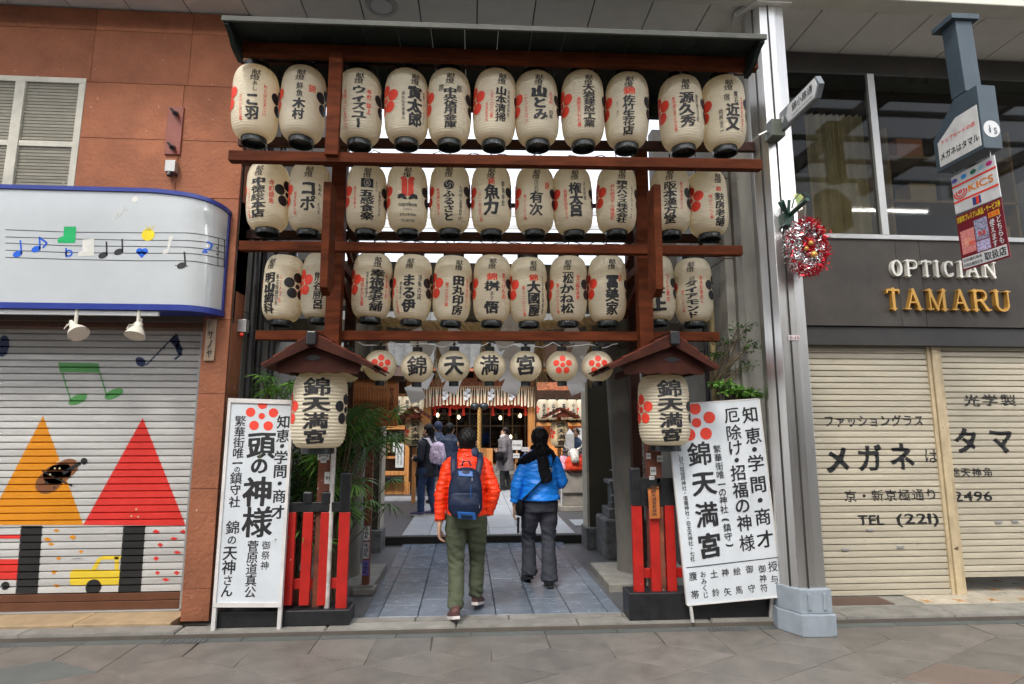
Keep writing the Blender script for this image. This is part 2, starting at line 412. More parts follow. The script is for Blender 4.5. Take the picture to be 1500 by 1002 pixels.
# ------------------------------------------------------------------ ground and streets
g = MB(); g.add([(-90, -90, -.03), (90, -90, -.03), (90, 90, -.03), (-90, 90, -.03)], [(0, 1, 2, 3)])
tag(g.build('ground', asph_m), kind='structure')
street = MB().add([(-40, -30, -.012), (40, -30, -.012), (40, 5.03, -.012), (-40, 5.03, -.012)], [(0, 1, 2, 3)]).build('street', joint_m)
tag(street, kind='structure')
def slab(name, poly, z0, z1, mat, parent, gap=.004, bev=.003, dz=0.0):
    c = Vector((sum(p[0] for p in poly) / len(poly), sum(p[1] for p in poly) / len(poly)))
    q = []
    for p in poly:
        v = Vector(p[:2]) - c; q.append(tuple(c + v * max(0, 1 - gap * 1.4 / max(v.length, .01))))
    top = []
    for p in q:
        v = Vector(p) - c; top.append(tuple(c + v * (1 - bev / max(v.length, .01))))
    mb = MB(); n = len(q); z1 = z1 + dz
    vs = [(x, y, z0) for x, y in q] + [(x, y, z1 - bev) for x, y in q] + [(x, y, z1) for x, y in top]
    mb.add(vs, [(i, (i + 1) % n, n + (i + 1) % n, n + i) for i in range(n)] + [(n + i, n + (i + 1) % n, 2 * n + (i + 1) % n, 2 * n + i) for i in range(n)] + [tuple(2 * n + i for i in range(n))])
    return mb.build(name, mat, parent)
WD, HD, YA, XA = .90, .47, 4.67, -.30      # diamond pavers of the arcade street
rr = random.Random(3)
for j in range(0, 12):
    yc = YA - HD / 2 - j * HD / 2; xo = XA + (WD / 2 if j % 2 else 0)
    for i in range(-6, 8):
        cx = xo + i * WD
        if abs(cx) > 5.6 + .2: continue
        m = pave_m
        if abs(cx - 3.14) < .4 and abs(yc - 3.95) < .2: m = pave_o
        elif cx > 3.5 and rr.random() < .5: m = pave_d
        elif rr.random() < .02: m = pave_d
        slab('paving_stone', [(cx - WD / 2, yc), (cx, yc - HD / 2), (cx + WD / 2, yc), (cx, yc + HD / 2)], -.02, 0, m, street, .0025, .0015, rr.uniform(-.001, .001))
for i in range(-12, 16):
    x0 = XA + i * WD / 2; x1 = x0 + WD / 2
    if abs(x0) > 6: continue
    a = YA if i % 2 == 0 else YA - HD / 2; b = YA if i % 2 else YA - HD / 2
    slab('paving_stone', [(x0, a), (x1, b), (x1 + rr.uniform(-.02, .02), 4.955), (x0, 4.955)], -.02, 0, pave_m, street, .0025, .0015, rr.uniform(-.001, .001))
for i in range(-9, 11):
    slab('edging_stone', [(i * .6, 4.96), (i * .6 + .6, 4.96), (i * .6 + .6, 5.045), (i * .6, 5.045)], -.02, .001, pave_d, street, .002, .001)
for (px, py) in ((272, 940), (1065, 922)):
    c = G(px, py); dr = thing('drain_cover', 'small slotted iron drain cover %s' % ('set in the street left of the white sign' if px < 500 else 'set in the street below the right sign'), 'drain', (c.x, c.y, .002))
    MB().box(c.x - .16, c.x + .16, c.y - .045, c.y + .045, .0015, .004).build('frame', asph_m, dr)
    mb = MB()
    for k in range(9): mb.box(c.x - .145 + k * .034, c.x - .125 + k * .034, c.y - .035, c.y + .035, .004, .008)
    mb.build('grate', pave_d, dr)
kerb = MB().box(-6, 7, 5.05, 5.09, -.02, .03).build('kerb', joint_m); tag(kerb, kind='structure')
x = -5.6
while x < 6.3:
    w = rr.uniform(.8, 1.25); inside = -2.2 < x + w / 2 < 2.5
    slab('kerb_stone', [(x, 5.05), (x + w, 5.05), (x + w, 5.2), (x, 5.2)], -.02, .055 if not inside else .045, kerb_m, kerb, .003, .012)
    x += w
# passage: granite slabs from the kerb to the step
passage = MB().add([(-2.2, 5.2, .018), (2.5, 5.2, .018), (2.5, 8.6, .018), (-2.2, 8.6, .018)], [(0, 1, 2, 3)]).build('passage_path', asph_m)
tag(passage, kind='structure')
x = -2.15
while x < 2.4:
    w = rr.uniform(.7, 1.1); slab('threshold_stone', [(x, 5.205), (min(x + w, 2.45), 5.205), (min(x + w, 2.45), 5.31), (x, 5.31)], 0, .05, kerb_m, passage, .003, .008); x += w
XB = [G(p, 911, .04).x for p in (529, 551, 610, 669, 728, 786, 843, 901, 921)]
def xat(x, y): return x + (y - 5.2) * (-.012) + (x - .2) * 0
for k in range(8):
    y = 5.325; e = k in (0, 7)
    while y < 8.5:
        h = (rr.uniform(.7, 1.1) if e else rr.uniform(.26, .52)); y1 = min(y + h, 8.52)
        if 8.52 - y1 < .15: y1 = 8.52
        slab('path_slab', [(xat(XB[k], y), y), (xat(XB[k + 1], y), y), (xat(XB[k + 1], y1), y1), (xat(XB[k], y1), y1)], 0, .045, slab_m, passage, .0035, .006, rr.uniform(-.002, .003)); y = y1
for (x0, x1, y0, y1) in ((-2.0, -.98, 6.15, 7.1), (1.38, 2.35, 6.05, 7.0)):
    slab('footing_slab', [(x0, y0), (x1, y0), (x1, y1), (x0, y1)], 0, .10, kerb_m, passage, 0, .012)
# courtyard
court = MB().box(-9, 9, 8.62, 26, -.02, .125).build('courtyard', asph_m); tag(court, kind='structure')
box('step_riser', dark_m, court, -2.4, 2.6, 8.56, 8.66, 0, .132)
cr_x = [-1.0, -.62, -.2, .25, .7, 1.15, 1.5]
cm = pm('courtyard_slab', (.42, .45, .48), .4, var=.1, scale=6, bump=.4, bscale=60, rnd=.09, rvar=.1)
for k in range(6):
    y = 8.66
    while y < 15.2:
        y1 = y + rr.uniform(.5, .95); slab('courtyard_slab', [(cr_x[k], y), (cr_x[k + 1], y), (cr_x[k + 1], y1), (cr_x[k], y1)], .1, .142, cm, court, .005, .006, rr.uniform(-.002, .002)); y = y1
for i in range(9):
    slab('courtyard_slab', [(-3.6 + i * .3 - .1, 12.6), (-3.3 + i * .3 - .1, 12.6), (-3.3 + i * .3 - .1, 13.4), (-3.6 + i * .3 - .1, 13.4)], .1, .15, cm, court, .005, .006)
for i in range(7):
    slab('courtyard_slab', [(1.6 + i * .5, 9.3), (2.1 + i * .5, 9.3), (2.1 + i * .5, 9.9), (1.6 + i * .5, 9.9)], .1, .145, cm, court, .005, .006)

# ------------------------------------------------------------------ arcade soffit
ZS = 5.68
sof = MB().box(-12, 14, 4.84, 6.3, ZS + .02, ZS + .3).build('arcade_soffit', dark_m); tag(sof, kind='structure')
pw = .56
for i in range(-20, 24):
    sk = 0
    box('soffit_panel', soff_m, sof, i * pw + .006, (i + 1) * pw - .006, 4.86, 6.28, ZS, ZS + .02, bevel=.002)
box('edge_beam', pm('cream_beam', (.62, .6, .52), .45, var=.04), sof, -12, 14, 4.66, 4.84, ZS - .06, ZS + .4, bevel=.01)
c = P(555, 14, 5.0); dl = thing('downlight', 'round recessed downlight in the pale soffit above the gate roof', 'ceiling light', (c.x, 5.1, ZS))
MB().lathe([(.0, -.002), (.12, -.004), (.125, -.012), (.15, -.012), (.155, .0)], 24, (c.x, 5.13, ZS)).build('trim_ring', alum_m, dl, smooth=40)
MB().lathe([(.0, -.014), (.1, -.014), (.1, -.001)], 20, (c.x, 5.13, ZS)).build('diffuser', white_m, dl, smooth=40)

# ------------------------------------------------------------------ left building: red stone front
lb = thing('stone_building', 'red stone faced shop building left of the gate', 'building', (-3.7, 5.6, 0))
box('wall', joint_m, lb, -9, -2.2, 5.365, 5.40, 2.60, 6.2, bevel=0)
box('wall', joint_m, lb, -2.43, -2.205, 5.365, 9.0, .0, 6.2, bevel=0)
box('wall', conc_m, lb, -9, -2.44, 5.9, 9.0, 0, 6.2, bevel=0)
zr = [P(200, y, 5.34).z for y in (47, 123, 204, 288)]
zt = 5.66
def spanel(x0, x1, z0, z1): box('stone_panel', stone_red, lb, x0 + .002, x1 - .002, 5.335, 5.366, z0 + .002, z1 - .002, bevel=.002)
for (x0, x1) in ((-6.4, -5.2), (-5.2, -3.66), (-3.66, -2.76), (-2.76, -2.205)): spanel(x0, x1, zr[0], zt); spanel(x0, x1, zr[1], zr[0])
for (x0, x1) in ((-6.4, -4.9), (-3.69, -2.79), (-2.79, -2.205)):
    spanel(x0, x1, zr[2], zr[1]); spanel(x0, x1, zr[3], zr[2])
spanel(-6.4, -2.45, 2.66, zr[3])
pz = [0.04, .30, 1.13, 1.95, 2.62, zr[3]]
for a, b in zip(pz[:-1], pz[1:]):
    spanel(-2.44, -2.205, a, b)
    box('stone_panel', stone_red, lb, -2.222, -2.20, 5.37, 5.62, a + .003, b - .003, bevel=.002)
box('stone_panel', stone_red, lb, -2.444, -2.43, 5.37, 5.75, .04, 2.62, bevel=.002)
for a, b in zip([2.9] + zr[::-1], zr[::-1] + [zt]):
    if b > 3: box('stone_panel', stone_red, lb, -2.222, -2.20, 5.37, 5.62, a + .003, b - .003, bevel=.002)
box('lintel', brown_m, lb, -9, -2.44, 5.42, 5.7, 2.55, 2.70)
# window with closed louvres
wf = MB().box(-4.88, -3.69, 5.33, 5.37, 4.875, 4.93).box(-4.88, -3.69, 5.33, 5.37, 3.6, 3.66).box(-3.75, -3.69, 5.33, 5.37, 3.66, 4.875).box(-4.88, -4.82, 5.33, 5.37, 3.66, 4.875).box(-4.315, -4.225, 5.325, 5.37, 3.66, 4.875).box(-4.82, -3.75, 5.335, 5.37, 4.235, 4.29).build('window', pm('cream_frame', (.5, .48, .4), .5), lb, bevel=.004)
for k in range(38):
    z = 3.665 + k * .0321
    box('louvre', pm('louvre', (.22, .205, .155), .5, rnd=.12), wf, -4.82, -3.75, 5.352, 5.364, z, z + .026, bevel=0)
box('pane', pm('blind_back', (.2, .19, .15), .5), wf, -4.83, -3.74, 5.366, 5.38, 3.6, 4.9, bevel=0)
# timber plate with two bolts and a grey junction box on the wall
p = P(256, 192, 5.33); pl = thing('wall_plate', 'narrow red painted wall plate with two black bolts beside the window', 'plate', (p.x, 5.33, p.z))
box('plate', pm('plate_red', (.22, .05, .03), .5), pl, p.x - .07, p.x + .07, 5.315, 5.334, p.z - .24, p.z + .24)
for dz in (.17, -.17):
    MB().loft([(p.x - .035, 5.30, p.z + dz + .035), (p.x + .02, 5.27, p.z + dz - .02)], .012, n=8).loft([(p.x + .01, 5.31, p.z + dz), (p.x + .03, 5.25, p.z + dz - .035)], .02, n=8).build('bolt', blk_m, pl)
p = P(252, 246, 5.3); jb = thing('junction_box', 'small grey junction box with a spout below the red wall plate', 'junction box', (p.x, 5.33, p.z))
box('housing', alum_m, jb, p.x - .045, p.x + .045, 5.26, 5.334, p.z - .05, p.z + .06); MB().loft([(p.x - .005, 5.28, p.z - .05), (p.x - .005, 5.27, p.z - .09)], .022, n=10).build('spout', blk_m, jb)
p = P(362, 476, 5.45)
jb = thing('socket_box', 'grey outlet box with a red button on the gate side wall', 'junction box', (-2.19, 5.5, p.z))
box('housing', alum_m, jb, -2.2, -2.12, 5.48, 5.56, p.z - .06, p.z + .06); MB().ell((-2.15, 5.47, p.z - .09), (.02, .02, .02)).build('button', redink, jb)
# step
tstep = thing('shop_step', 'tan stone doorstep under the painted shutter', 'step', (-4, 5.4, 0))
for i in range(5):
    box('step_stone', tan_m, tstep, -6.3 + i * .77, -5.53 + i * .77 - .004, 5.21, 5.66, 0, .075, bevel=.006)
# painted roller shutter
def prof(z, pitch, z0, depth=.021):
    t = ((z - z0) / pitch) % 1.0
    if t < .12: return depth * (1 - t / .12)
    if t > .86: return depth * (t - .86) / .14
    return 0.0
def shutter(root, x0, x1, z0, n, pitch, Y, mat):
    me = None
    for k in range(n):
        a = z0 + k * pitch
        if me is None:
            mb = MB(); L = (x1 - x0)
            zz = [0, .12, .5, .86, 1.0]; yy = [.021, 0, -.001, 0, .021]
            vs = [(x, y, z * pitch) for x in (0, L) for z, y in zip(zz, yy)] + [(0, .024, 0), (0, .024, pitch), (L, .024, 0), (L, .024, pitch)]
            fs = [(i, i + 1, i + 6, i + 5) for i in range(4)] + [(0, 10, 11, 4, 3, 2, 1), (5, 6, 7, 8, 9, 13, 12), (10, 12, 13, 11)]
            mb.add(vs, fs); me = mb.mesh('slat', mat)
        inst('slat', me, root, Vector((x0, Y, a)) - root.location)
PI_, ZL0, YL = .0618, .225, 5.56
ls = thing('painted_shutter', 'white roller shutter painted with orange and red trees, notes and a yellow car', 'shutter', (-3.6, YL, 0))
shutter(ls, -6.3, -2.55, ZL0, 39, PI_, YL, slat_w)
box('shutter_base', brown_m, ls, -6.3, -2.55, YL - .005, YL + .03, .16, .222); box('shutter_base', brown_m, ls, -6.3, -2.55, YL - .02, YL + .03, .08, .157)
box('side_rail', alum_m, ls, -2.55, -2.53, YL - .02, YL + .03, .08, 2.62)
box('sill_strip', alum_m, ls, -6.3, -2.53, YL - .05, YL - .022, .076, .09)
def LZ(px, py): q = P(px, py, YL); return (q.x, q.z)
cutL = [ZL0 + (k + f) * PI_ for k in range(-1, 40) for f in (0, .12, .86)]
layer = [0]
def paint(name, T, mat, layer=0, label=None, Y=YL, z0=ZL0, pitch=PI_, cuts=None):
    T.cut(ys=cuts or cutL); off = .0015 + .0008 * layer
    T.build(name, mat, ls if Y == YL else rs, lambda x, z: (x, Y + prof(z, pitch, z0) - off, z), label=label)
def paint_m(n, c): return pm('paint_' + n, c, .5, var=.06, scale=3, bump=.03, stain=.08)
p_or, p_rd, p_bk, p_gn, p_bl, p_yl, p_br = paint_m('orange', (.62, .23, .004)), paint_m('red', (.62, .03, .022)), paint_m('black', (.014, .014, .014)), paint_m('green', (.075, .27, .07)), paint_m('navy', (.008, .02, .08)), paint_m('yellow', (.66, .48, .03)), paint_m('brown', (.19, .07, .025))
T = Text(); T.poly([LZ(63, 609), LZ(122, 769), LZ(-20, 769)]); paint('painted_tree_crown', T, p_or, label='orange triangular tree painted on the shutter')
T = Text(); T.poly([LZ(209, 612), LZ(272, 770), LZ(122, 769)]); paint('painted_tree_crown', T, p_rd, label='red triangular tree painted on the shutter')
for a, b in ((31, 62), (181, 213)):
    T = Text(); T.poly([LZ(a, 770), LZ(b, 770), LZ(b - 7, 869), LZ(a - 8, 869)]); paint('painted_trunk', T, p_bk, 2)
T = Text(); T.poly([LZ(-20, 819), LZ(27, 819), LZ(25, 850), LZ(-20, 850)]); T.poly([LZ(-20, 784), LZ(30, 784), LZ(30, 789), LZ(-20, 789)]); paint('painted_car', T, p_rd, 1, 'red painted car cut off by the left edge')
T = Text(); q = LZ(8, 858); T.circ(q[0], q[1], .035); paint('painted_wheel', T, p_bk, 2)
T = Text(); T.poly([LZ(103, 838), LZ(108, 834), LZ(134, 834), LZ(178, 836), LZ(176, 858), LZ(104, 857), LZ(102, 852)])
T.poly([LZ(134, 834), LZ(143, 818), LZ(148, 820), LZ(141, 835)]); T.poly([LZ(143, 818), LZ(150, 815), LZ(178, 815), LZ(178, 819), LZ(148, 820)]); T.poly([LZ(168, 815), LZ(174, 815), LZ(174, 836), LZ(168, 836)]); paint('painted_car', T, p_yl, 1, 'yellow painted car behind the black trunk')
T = Text(); q = LZ(137, 860); T.circ(q[0], q[1], .066, 24); paint('painted_wheel', T, p_bk, 2)
def leafs(pts, mat):
    T = Text()
    for (x, y) in pts:
        c = LZ(x, y); a, b = rr.uniform(.022, .036), rr.uniform(.014, .022); T.poly([(c[0] - a, c[1]), (c[0] - a * .2, c[1] + b), (c[0] + a, c[1]), (c[0] + a * .1, c[1] - b)])
    paint('painted_leaves', T, mat, 1)
leafs([(83, 777), (107, 787), (75, 797), (119, 808), (86, 818), (79, 838), (83, 858), (70, 790)], p_or)
leafs([(229, 779), (255, 789), (235, 798), (260, 809), (229, 818), (231, 839), (259, 839), (243, 849), (269, 779)], p_rd)
T = Text(); T.poly([LZ(85, 531), LZ(144, 532), LZ(147, 546), LZ(88, 545)])
for (a, b) in (((91, 545), (104, 588)), ((146, 546), (157, 581))): p0, p1 = LZ(*a), LZ(*b); T.line(p0[0], p0[1], p1[0], p1[1], .012)
for (x, y) in ((114, 585), (167, 577)): q = LZ(x, y); T.circ(q[0], q[1], .085, 20, .042, R(25))
paint('painted_note', T, p_gn, 1, 'pair of green beamed notes painted on the shutter')
T = Text(); q = LZ(206, 530); T.circ(q[0], q[1], .052, 20, .038, R(-40)); p0, p1 = LZ(214, 535), LZ(256, 492); T.line(p0[0], p0[1], p1[0], p1[1], .014)
T.poly([LZ(258, 488), LZ(263, 498), LZ(262, 508), LZ(257, 509), LZ(248, 499)]); T.poly([LZ(262, 500), LZ(268, 512), LZ(265, 520), LZ(261, 520), LZ(256, 508)]); T.poly([LZ(265, 515), LZ(267, 519), LZ(258, 527), LZ(254, 526), LZ(261, 521)])
paint('painted_note', T, p_bl, 1, 'dark blue eighth note painted near the shutter top')
T = Text(); q = LZ(5, 507); T.circ(q[0], q[1], .05, 18, .1); paint('painted_note', T, p_bl, 1)
T = Text()
for (x, y, r) in ((72, 706, .12), (86, 694, .115), (98, 686, .1), (78, 694, .09)): q = LZ(x, y); T.circ(q[0], q[1], r, 24, r * .8, R(30))
T.cut(ys=[]); paint('painted_violin', T, p_br, 2, 'brown violin painted over the orange tree')
T = Text(); p0, p1 = LZ(62, 690), LZ(106, 712); p2, p3 = LZ(93, 690), LZ(118, 678)
T.line(p0[0], p0[1], p1[0], p1[1], .012)
paint('painted_bow', T, p_bk, 3)
T = Text(); T.line(p2[0], p2[1] - .02, p3[0], p3[1], .032); T.circ(p3[0] + .03, p3[1] + .015, .03, 10); T.circ(*LZ(68, 707), .014, 10); T.circ(*LZ(80, 714), .010, 8)
paint('painted_violin_neck', T, p_bk, 4)
T = Text()
for (x, y) in ((85, 677), (81, 686), (88, 686), (74, 695), (200, 746), (193, 756), (203, 757)): q = LZ(x, y); T.circ(q[0], q[1], .009, 8)
paint('painted_dots', T, paint_m('pale', (.55, .45, .25)), 5)
T = Text(); q = LZ(113, 818); T.rect(q[0] - .04, q[1] - .004, q[0] + .04, q[1] + .004); paint('shutter_lock', T, alum_m, 2)

# ------------------------------------------------------------------ curved white fascia sign with staff of notes
fs_ = thing('fascia_sign', 'curved white sign box trimmed in blue with a staff of music notes', 'sign', (-3.4, 5.2, 2.6))
SY, SR, SX1 = 5.06, .27, -2.545
zt0, zb0 = 3.735, 2.645
def sx(s):      # arc position measured along the face from x=-5 -> (x, y)
    L = SX1 - (-5.2)
    if s <= L: return (-5.2 + s, SY)
    a = (s - L) / SR; a = min(a, math.pi / 2); return (SX1 + SR * math.sin(a), SY + SR * (1 - math.cos(a)))
SL = SX1 + 5.2; SE = SL + SR * math.pi / 2
def sway(s): return -.10 * max(0, (s - (SL - .35)) / .77) ** 1.6 if s > SL - .35 else 0.0   # the right end drops as it curves
def strip(s0, s1, z0, z1, out, n=40, zc=True):
    mb = MB(); vs = []; k = n + 1
    for i in range(k):
        s = s0 + (s1 - s0) * i / n; x, y = sx(s); a = max(0, min(math.pi / 2, (s - SL) / SR)); nx, ny = math.sin(a), -math.cos(a); dz = sway(s)
        dt = dz if z1 > 3.2 else 0; db = dz * .0 if z0 < 3 else dz
        vs += [(x + nx * out, y + ny * out, z0 + db), (x + nx * out, y + ny * out, z1 + dt), (x - nx * .03, y - ny * .03, z1 + dt), (x - nx * .03, y - ny * .03, z0 + db)]
    fs = []
    for i in range(n):
        for q in range(4): fs.append((4 * i + q, 4 * i + 4 + q, 4 * i + 4 + (q + 1) % 4, 4 * i + (q + 1) % 4))
    fs += [(0, 1, 2, 3), (4 * n + 3, 4 * n + 2, 4 * n + 1, 4 * n)]
    mb.add(vs, fs); return mb
gloss_white = pm('acrylic_white', (.50, .53, .54), .12, var=.04, scale=1.5, bump=.02, bscale=5, stain=.15, spec=.6)
strip(0, SE, zb0 + .05, zt0 - .035, .0, 60).build('face', gloss_white, fs_, smooth=30)
strip(0, SE, zt0 - .036, zt0, .018, 60).build('trim', trim_blue, fs_, smooth=50)
strip(0, SE, zb0, zb0 + .051, .018, 60).build('trim', trim_blue, fs_, smooth=50)
mb = MB(); mb.box(SX1 + SR - .005, SX1 + SR + .01, SY + SR - .03, SY + SR + .01, zb0, zt0 - .10); mb.build('trim', trim_blue, fs_)
MB().prism([(sx(s)[0], sx(s)[1]) for s in np.linspace(0, SE, 40)] + [(SX1 + SR, 5.33), (-5.2, 5.33)], zb0 + .004, zb0 + .04, 'z').build('underside', trim_blue, fs_)
MB().prism([(sx(s)[0] - .03, sx(s)[1] + .04) for s in np.linspace(0, SE, 40)] + [(SX1 + SR - .03, 5.33), (-5.2, 5.33)], zt0 - .16, zt0 - .13, 'z').build('top', trim_blue, fs_)
box('lamp_rail', white_m, fs_, -5.2, -2.70, 5.07, 5.10, zb0 - .045, zb0 - .005)
for s in (1.05,): strip(s, s + .006, zb0 + .05, zt0 - .035, .003, 1).build('seam', alum_m, fs_)
def SZ(px, py):   # photo pixel to (arc, z) on the sign
    q = P(px, py, SY)
    if q.x <= SX1: return (q.x + 5.2, q.z)
    lo, hi = SL, SE
    for _ in range(30):
        m_ = (lo + hi) / 2; x, y = sx(m_)
        if P(px, py, y).x > x: lo = m_
        else: hi = m_
    return (lo, P(px, py, sx(lo)[1]).z)
def onsign(T, name, mat, k=0, label=None):
    T.cut(xs=list(np.linspace(SL - .02, SE, 12)))
    def fn(s, z):
        x, y = sx(s); a = max(0, min(math.pi / 2, (s - SL) / SR)); o = .0015 + .0006 * k
        return (x + math.sin(a) * o, y - math.cos(a) * o, z)
    return T.build(name, mat, fs_, fn, label=label)
staff = Text()
for ln in ([(8, 336.5), (100, 340), (200, 341), (285, 342), (312, 347), (331, 352)], [(8, 347), (100, 350), (200, 352), (285, 353), (312, 357), (331, 362)], [(8, 356), (100, 360), (200, 361), (285, 363), (312, 367), (331, 371)], [(8, 366.5), (100, 370), (200, 371), (285, 372), (312, 376), (331, 381)], [(8, 377), (100, 380), (200, 382), (285, 383), (312, 388), (331, 392)]):
    for a, b in zip(ln[:-1], ln[1:]): p0, p1 = SZ(*a), SZ(*b); staff.line(p0[0], p0[1], p1[0], p1[1], .006)
for x in (320, 329): p0, p1 = SZ(x, 349 if x < 325 else 351), SZ(x - 1, 390 if x < 325 else 392); staff.line(p0[0], p0[1], p1[0], p1[1], .006 if x < 325 else .012)
onsign(staff, 'staff_lines', ink_m)
def note(px, py, px2, py2, mat, lab=None, hr=.04):
    T = Text(); q = SZ(px, py); T.circ(q[0], q[1], hr, 16, hr * .68, R(25)); p1 = SZ(px2, py2); T.line(q[0] + hr * .8, q[1], p1[0], p1[1], .014); return T
s_bl = pm('sign_blue', (.01, .11, .62), .3, bump=0); s_gn = pm('sign_green', (.005, .38, .11), .3, bump=0); s_yl = pm('sign_yellow', (.8, .62, .02), .3, bump=0); s_pale = pm('sign_pale', (.60, .60, .55), .3, bump=0)
for a in ((151, 374, 156, 354), (174, 369, 179, 350)): onsign(note(*a, ink_m), 'note', ink_m, 1)
T = note(266, 389, 270, 369, ink_m); q = SZ(256, 389); q2 = SZ(276, 390); T.line(q[0], q[1], q2[0], q2[1], .006); onsign(T, 'note', ink_m, 1)
onsign(note(26, 372, 30, 352, s_bl), 'note', s_bl, 1)
T = note(53, 365, 58, 347, s_bl); a, b, c_ = SZ(58, 348), SZ(69, 356), SZ(63, 363); T.line(a[0], a[1], b[0], b[1], .016); T.line(b[0], b[1], c_[0], c_[1], .016); onsign(T, 'note', s_bl, 1)
T = Text(); a, b = SZ(97, 363), SZ(97, 377); T.line(a[0], a[1], b[0], b[1], .013); q = SZ(101, 371); T.ring(q[0], q[1], .018, .032); onsign(T, 'flat_symbol', s_bl, 1)
T = Text(); T.poly([SZ(94, 332), SZ(112, 332), SZ(110, 356), SZ(86, 356), SZ(84, 353), SZ(87, 348), SZ(93, 346)]); onsign(T, 'boot_shape', s_gn, 1)
T = Text(); T.poly([SZ(121, 351), SZ(138, 350), SZ(138, 375), SZ(114, 376), SZ(115, 370), SZ(121, 367)]); T.poly([SZ(248, 346), SZ(254, 346), SZ(246, 371), SZ(238, 372), SZ(240, 366), SZ(245, 365)]); onsign(T, 'faded_shapes', s_pale, 1)
T = Text()
for k in range(8): a, b = SZ(165 + k * 2.8, 320 - k * 2.2 + 5 * math.sin(k * 1.9)), SZ(165 + (k + 1) * 2.8, 320 - (k + 1) * 2.2 + 5 * math.sin((k + 1) * 1.9)); T.line(a[0], a[1], b[0], b[1], .008)
q = SZ(198, 292); T.circ(q[0], q[1], .028, 12); onsign(T, 'faded_squiggle', s_pale, 1)
T = Text(); q = SZ(217, 344); T.circ(q[0], q[1], .055, 18)
for dx in (-5, 1, 7): a, b = SZ(217 + dx * .4, 338), SZ(219 + dx, 331); T.line(a[0], a[1], b[0], b[1], .006)
onsign(T, 'orange_shape', s_yl, 1)
T = Text(); q = SZ(208, 370); T.circ(q[0] - .022, q[1] + .012, .028, 14); T.circ(q[0] + .022, q[1] + .012, .028, 14); T.poly([(q[0] - .048, q[1] + .006), (q[0] + .048, q[1] + .006), (q[0], q[1] - .05)]); onsign(T, 'heart', s_bl, 1)
T = Text(); pts = [(303, 354), (311, 358), (308, 365), (298, 366), (304, 370), (296, 369)]
for a, b in zip(pts[:-1], pts[1:]): a, b = SZ(*a), SZ(*b); T.line(a[0], a[1], b[0], b[1], .016)
onsign(T, 'rest_symbol', s_bl, 1)
T = Text()
for y in (363.5, 372.5): q = SZ(318, y); T.circ(q[0], q[1], .008, 8)
onsign(T, 'repeat_dots', ink_m, 1)

# spotlights under the sign
cream_e = pm('cream_enamel', (.66, .62, .52), .35, var=.04)
for i, (px, py, tx, ty, lab) in enumerate(((113, 455, .16, -.17, 'cream spotlight under the white sign, tilted towards the right'), (204, 455, 0.0, -.2, 'cream spotlight under the white sign, showing its round glass face'))):
    a = P(px, py, 5.07); t = thing('spotlight', lab, 'spotlight', (a.x, 5.07, a.z), 'spotlights under the sign')
    h = a + Vector((0, 0, -.13)); MB().loft([a + Vector((0, 0, .02)), a, h], .014, n=8).ell(h, (.022, .022, .022)).build('arm', cream_e, t, smooth=50)
    d1 = Vector((tx, -.08, ty)).normalized(); s0 = h - d1 * .09 + Vector((0, 0, -.02))
    prof_ = [(0, .018), (.04, .02), (.045, .035), (.09, .04), (.095, .05), (.13, .075), (.17, .09), (.172, .078), (.15, .06)]
    MB().loft([s0 + d1 * s for s, r in prof_], [r * .9 for s, r in prof_], n=20, cap=True).build('shade', cream_e, t, smooth=40)
    MB().loft([s0 + d1 * .15, s0 + d1 * .158], [.06, .062], n=20).build('lens', pm('lamp_lens', (.45, .40, .38), .15), t)
    cb = [h + Vector((-.02, 0, 0)), h + Vector((-.07, 0, .01)), h + Vector((-.09, 0, -.03)), s0]; MB().loft(cb, .004, n=6).build('cable', cream_e, t, smooth=60)
# nameplate
p = P(309, 498, 5.33); npl = thing('nameplate', 'weathered wooden nameplate with three brushed characters on the stone pillar', 'nameplate', (p.x, 5.33, p.z))
box('board', pm('old_wood', (.30, .22, .15), .75, var=.25, scale=8, stretch=(8, 1, 1)), npl, p.x - .045, p.x + .045, 5.315, 5.334, p.z - .19, p.z + .19)
T = Text(); T.col('サノヤ', p.x, p.z + .09, p.z - .17, .05, .035, 20); T.col('株式会社錦小路', p.x - .022, p.z + .17, p.z + .1, .016); T.build('lettering', ink_m, npl, lambda x, z: (x, 5.3125, z))

# ------------------------------------------------------------------ right building: optician
rb = thing('optician_building', 'dark grey optician shop building with big display windows right of the gate', 'building', (4.5, 5.6, 0))
X0, X1 = 2.62, 8.4
for a, b in ((3.05, 4.30), (4.30, 4.56), (4.56, 6.2), (6.2, 8.4)): box('wall_panel', dgrey_m, rb, a + .002, b - .002, 5.47, 5.53, 2.66, 3.56, bevel=.003)
box('lintel', pm('lintel_black', (.03, .028, .026), .5), rb, 3.0, 8.4, 5.50, 5.9, 2.47, 2.655)
box('wall', conc_m, rb, 2.52, 3.06, 5.46, 5.9, 0, 5.9, bevel=.004)
box('wall', dgrey_m, rb, 2.7, 9, 8.2, 8.4, 0, 6.2, bevel=0)
box('wall', dgrey_m, rb, 3.06, 8.4, 5.52, 8.2, 5.40, 5.66, bevel=0)
box('floor_slab', dgrey_m, rb, 3.06, 8.4, 5.54, 8.2, 3.3, 3.55, bevel=0)
# window frames
wn_ = MB().box(3.06, 8.4, 5.45, 5.52, 3.56, 3.61).box(4.165, 4.24, 5.45, 5.52, 3.61, 5.4).box(6.3, 6.37, 5.45, 5.52, 3.61, 5.4).box(3.06, 3.09, 5.45, 5.52, 3.61, 5.4).build('window', alum_m, rb, bevel=.004)
for a, b in ((3.09, 4.165), (4.24, 6.3), (6.37, 8.4)): MB().box(a, b, 5.485, 5.49, 3.61, 5.4).build('pane', glass_dark, wn_)
box('head_band', pm('head_band', (.02, .022, .022), .3), rb, 3.06, 8.4, 5.49, 5.53, 5.22, 5.42, bevel=0)
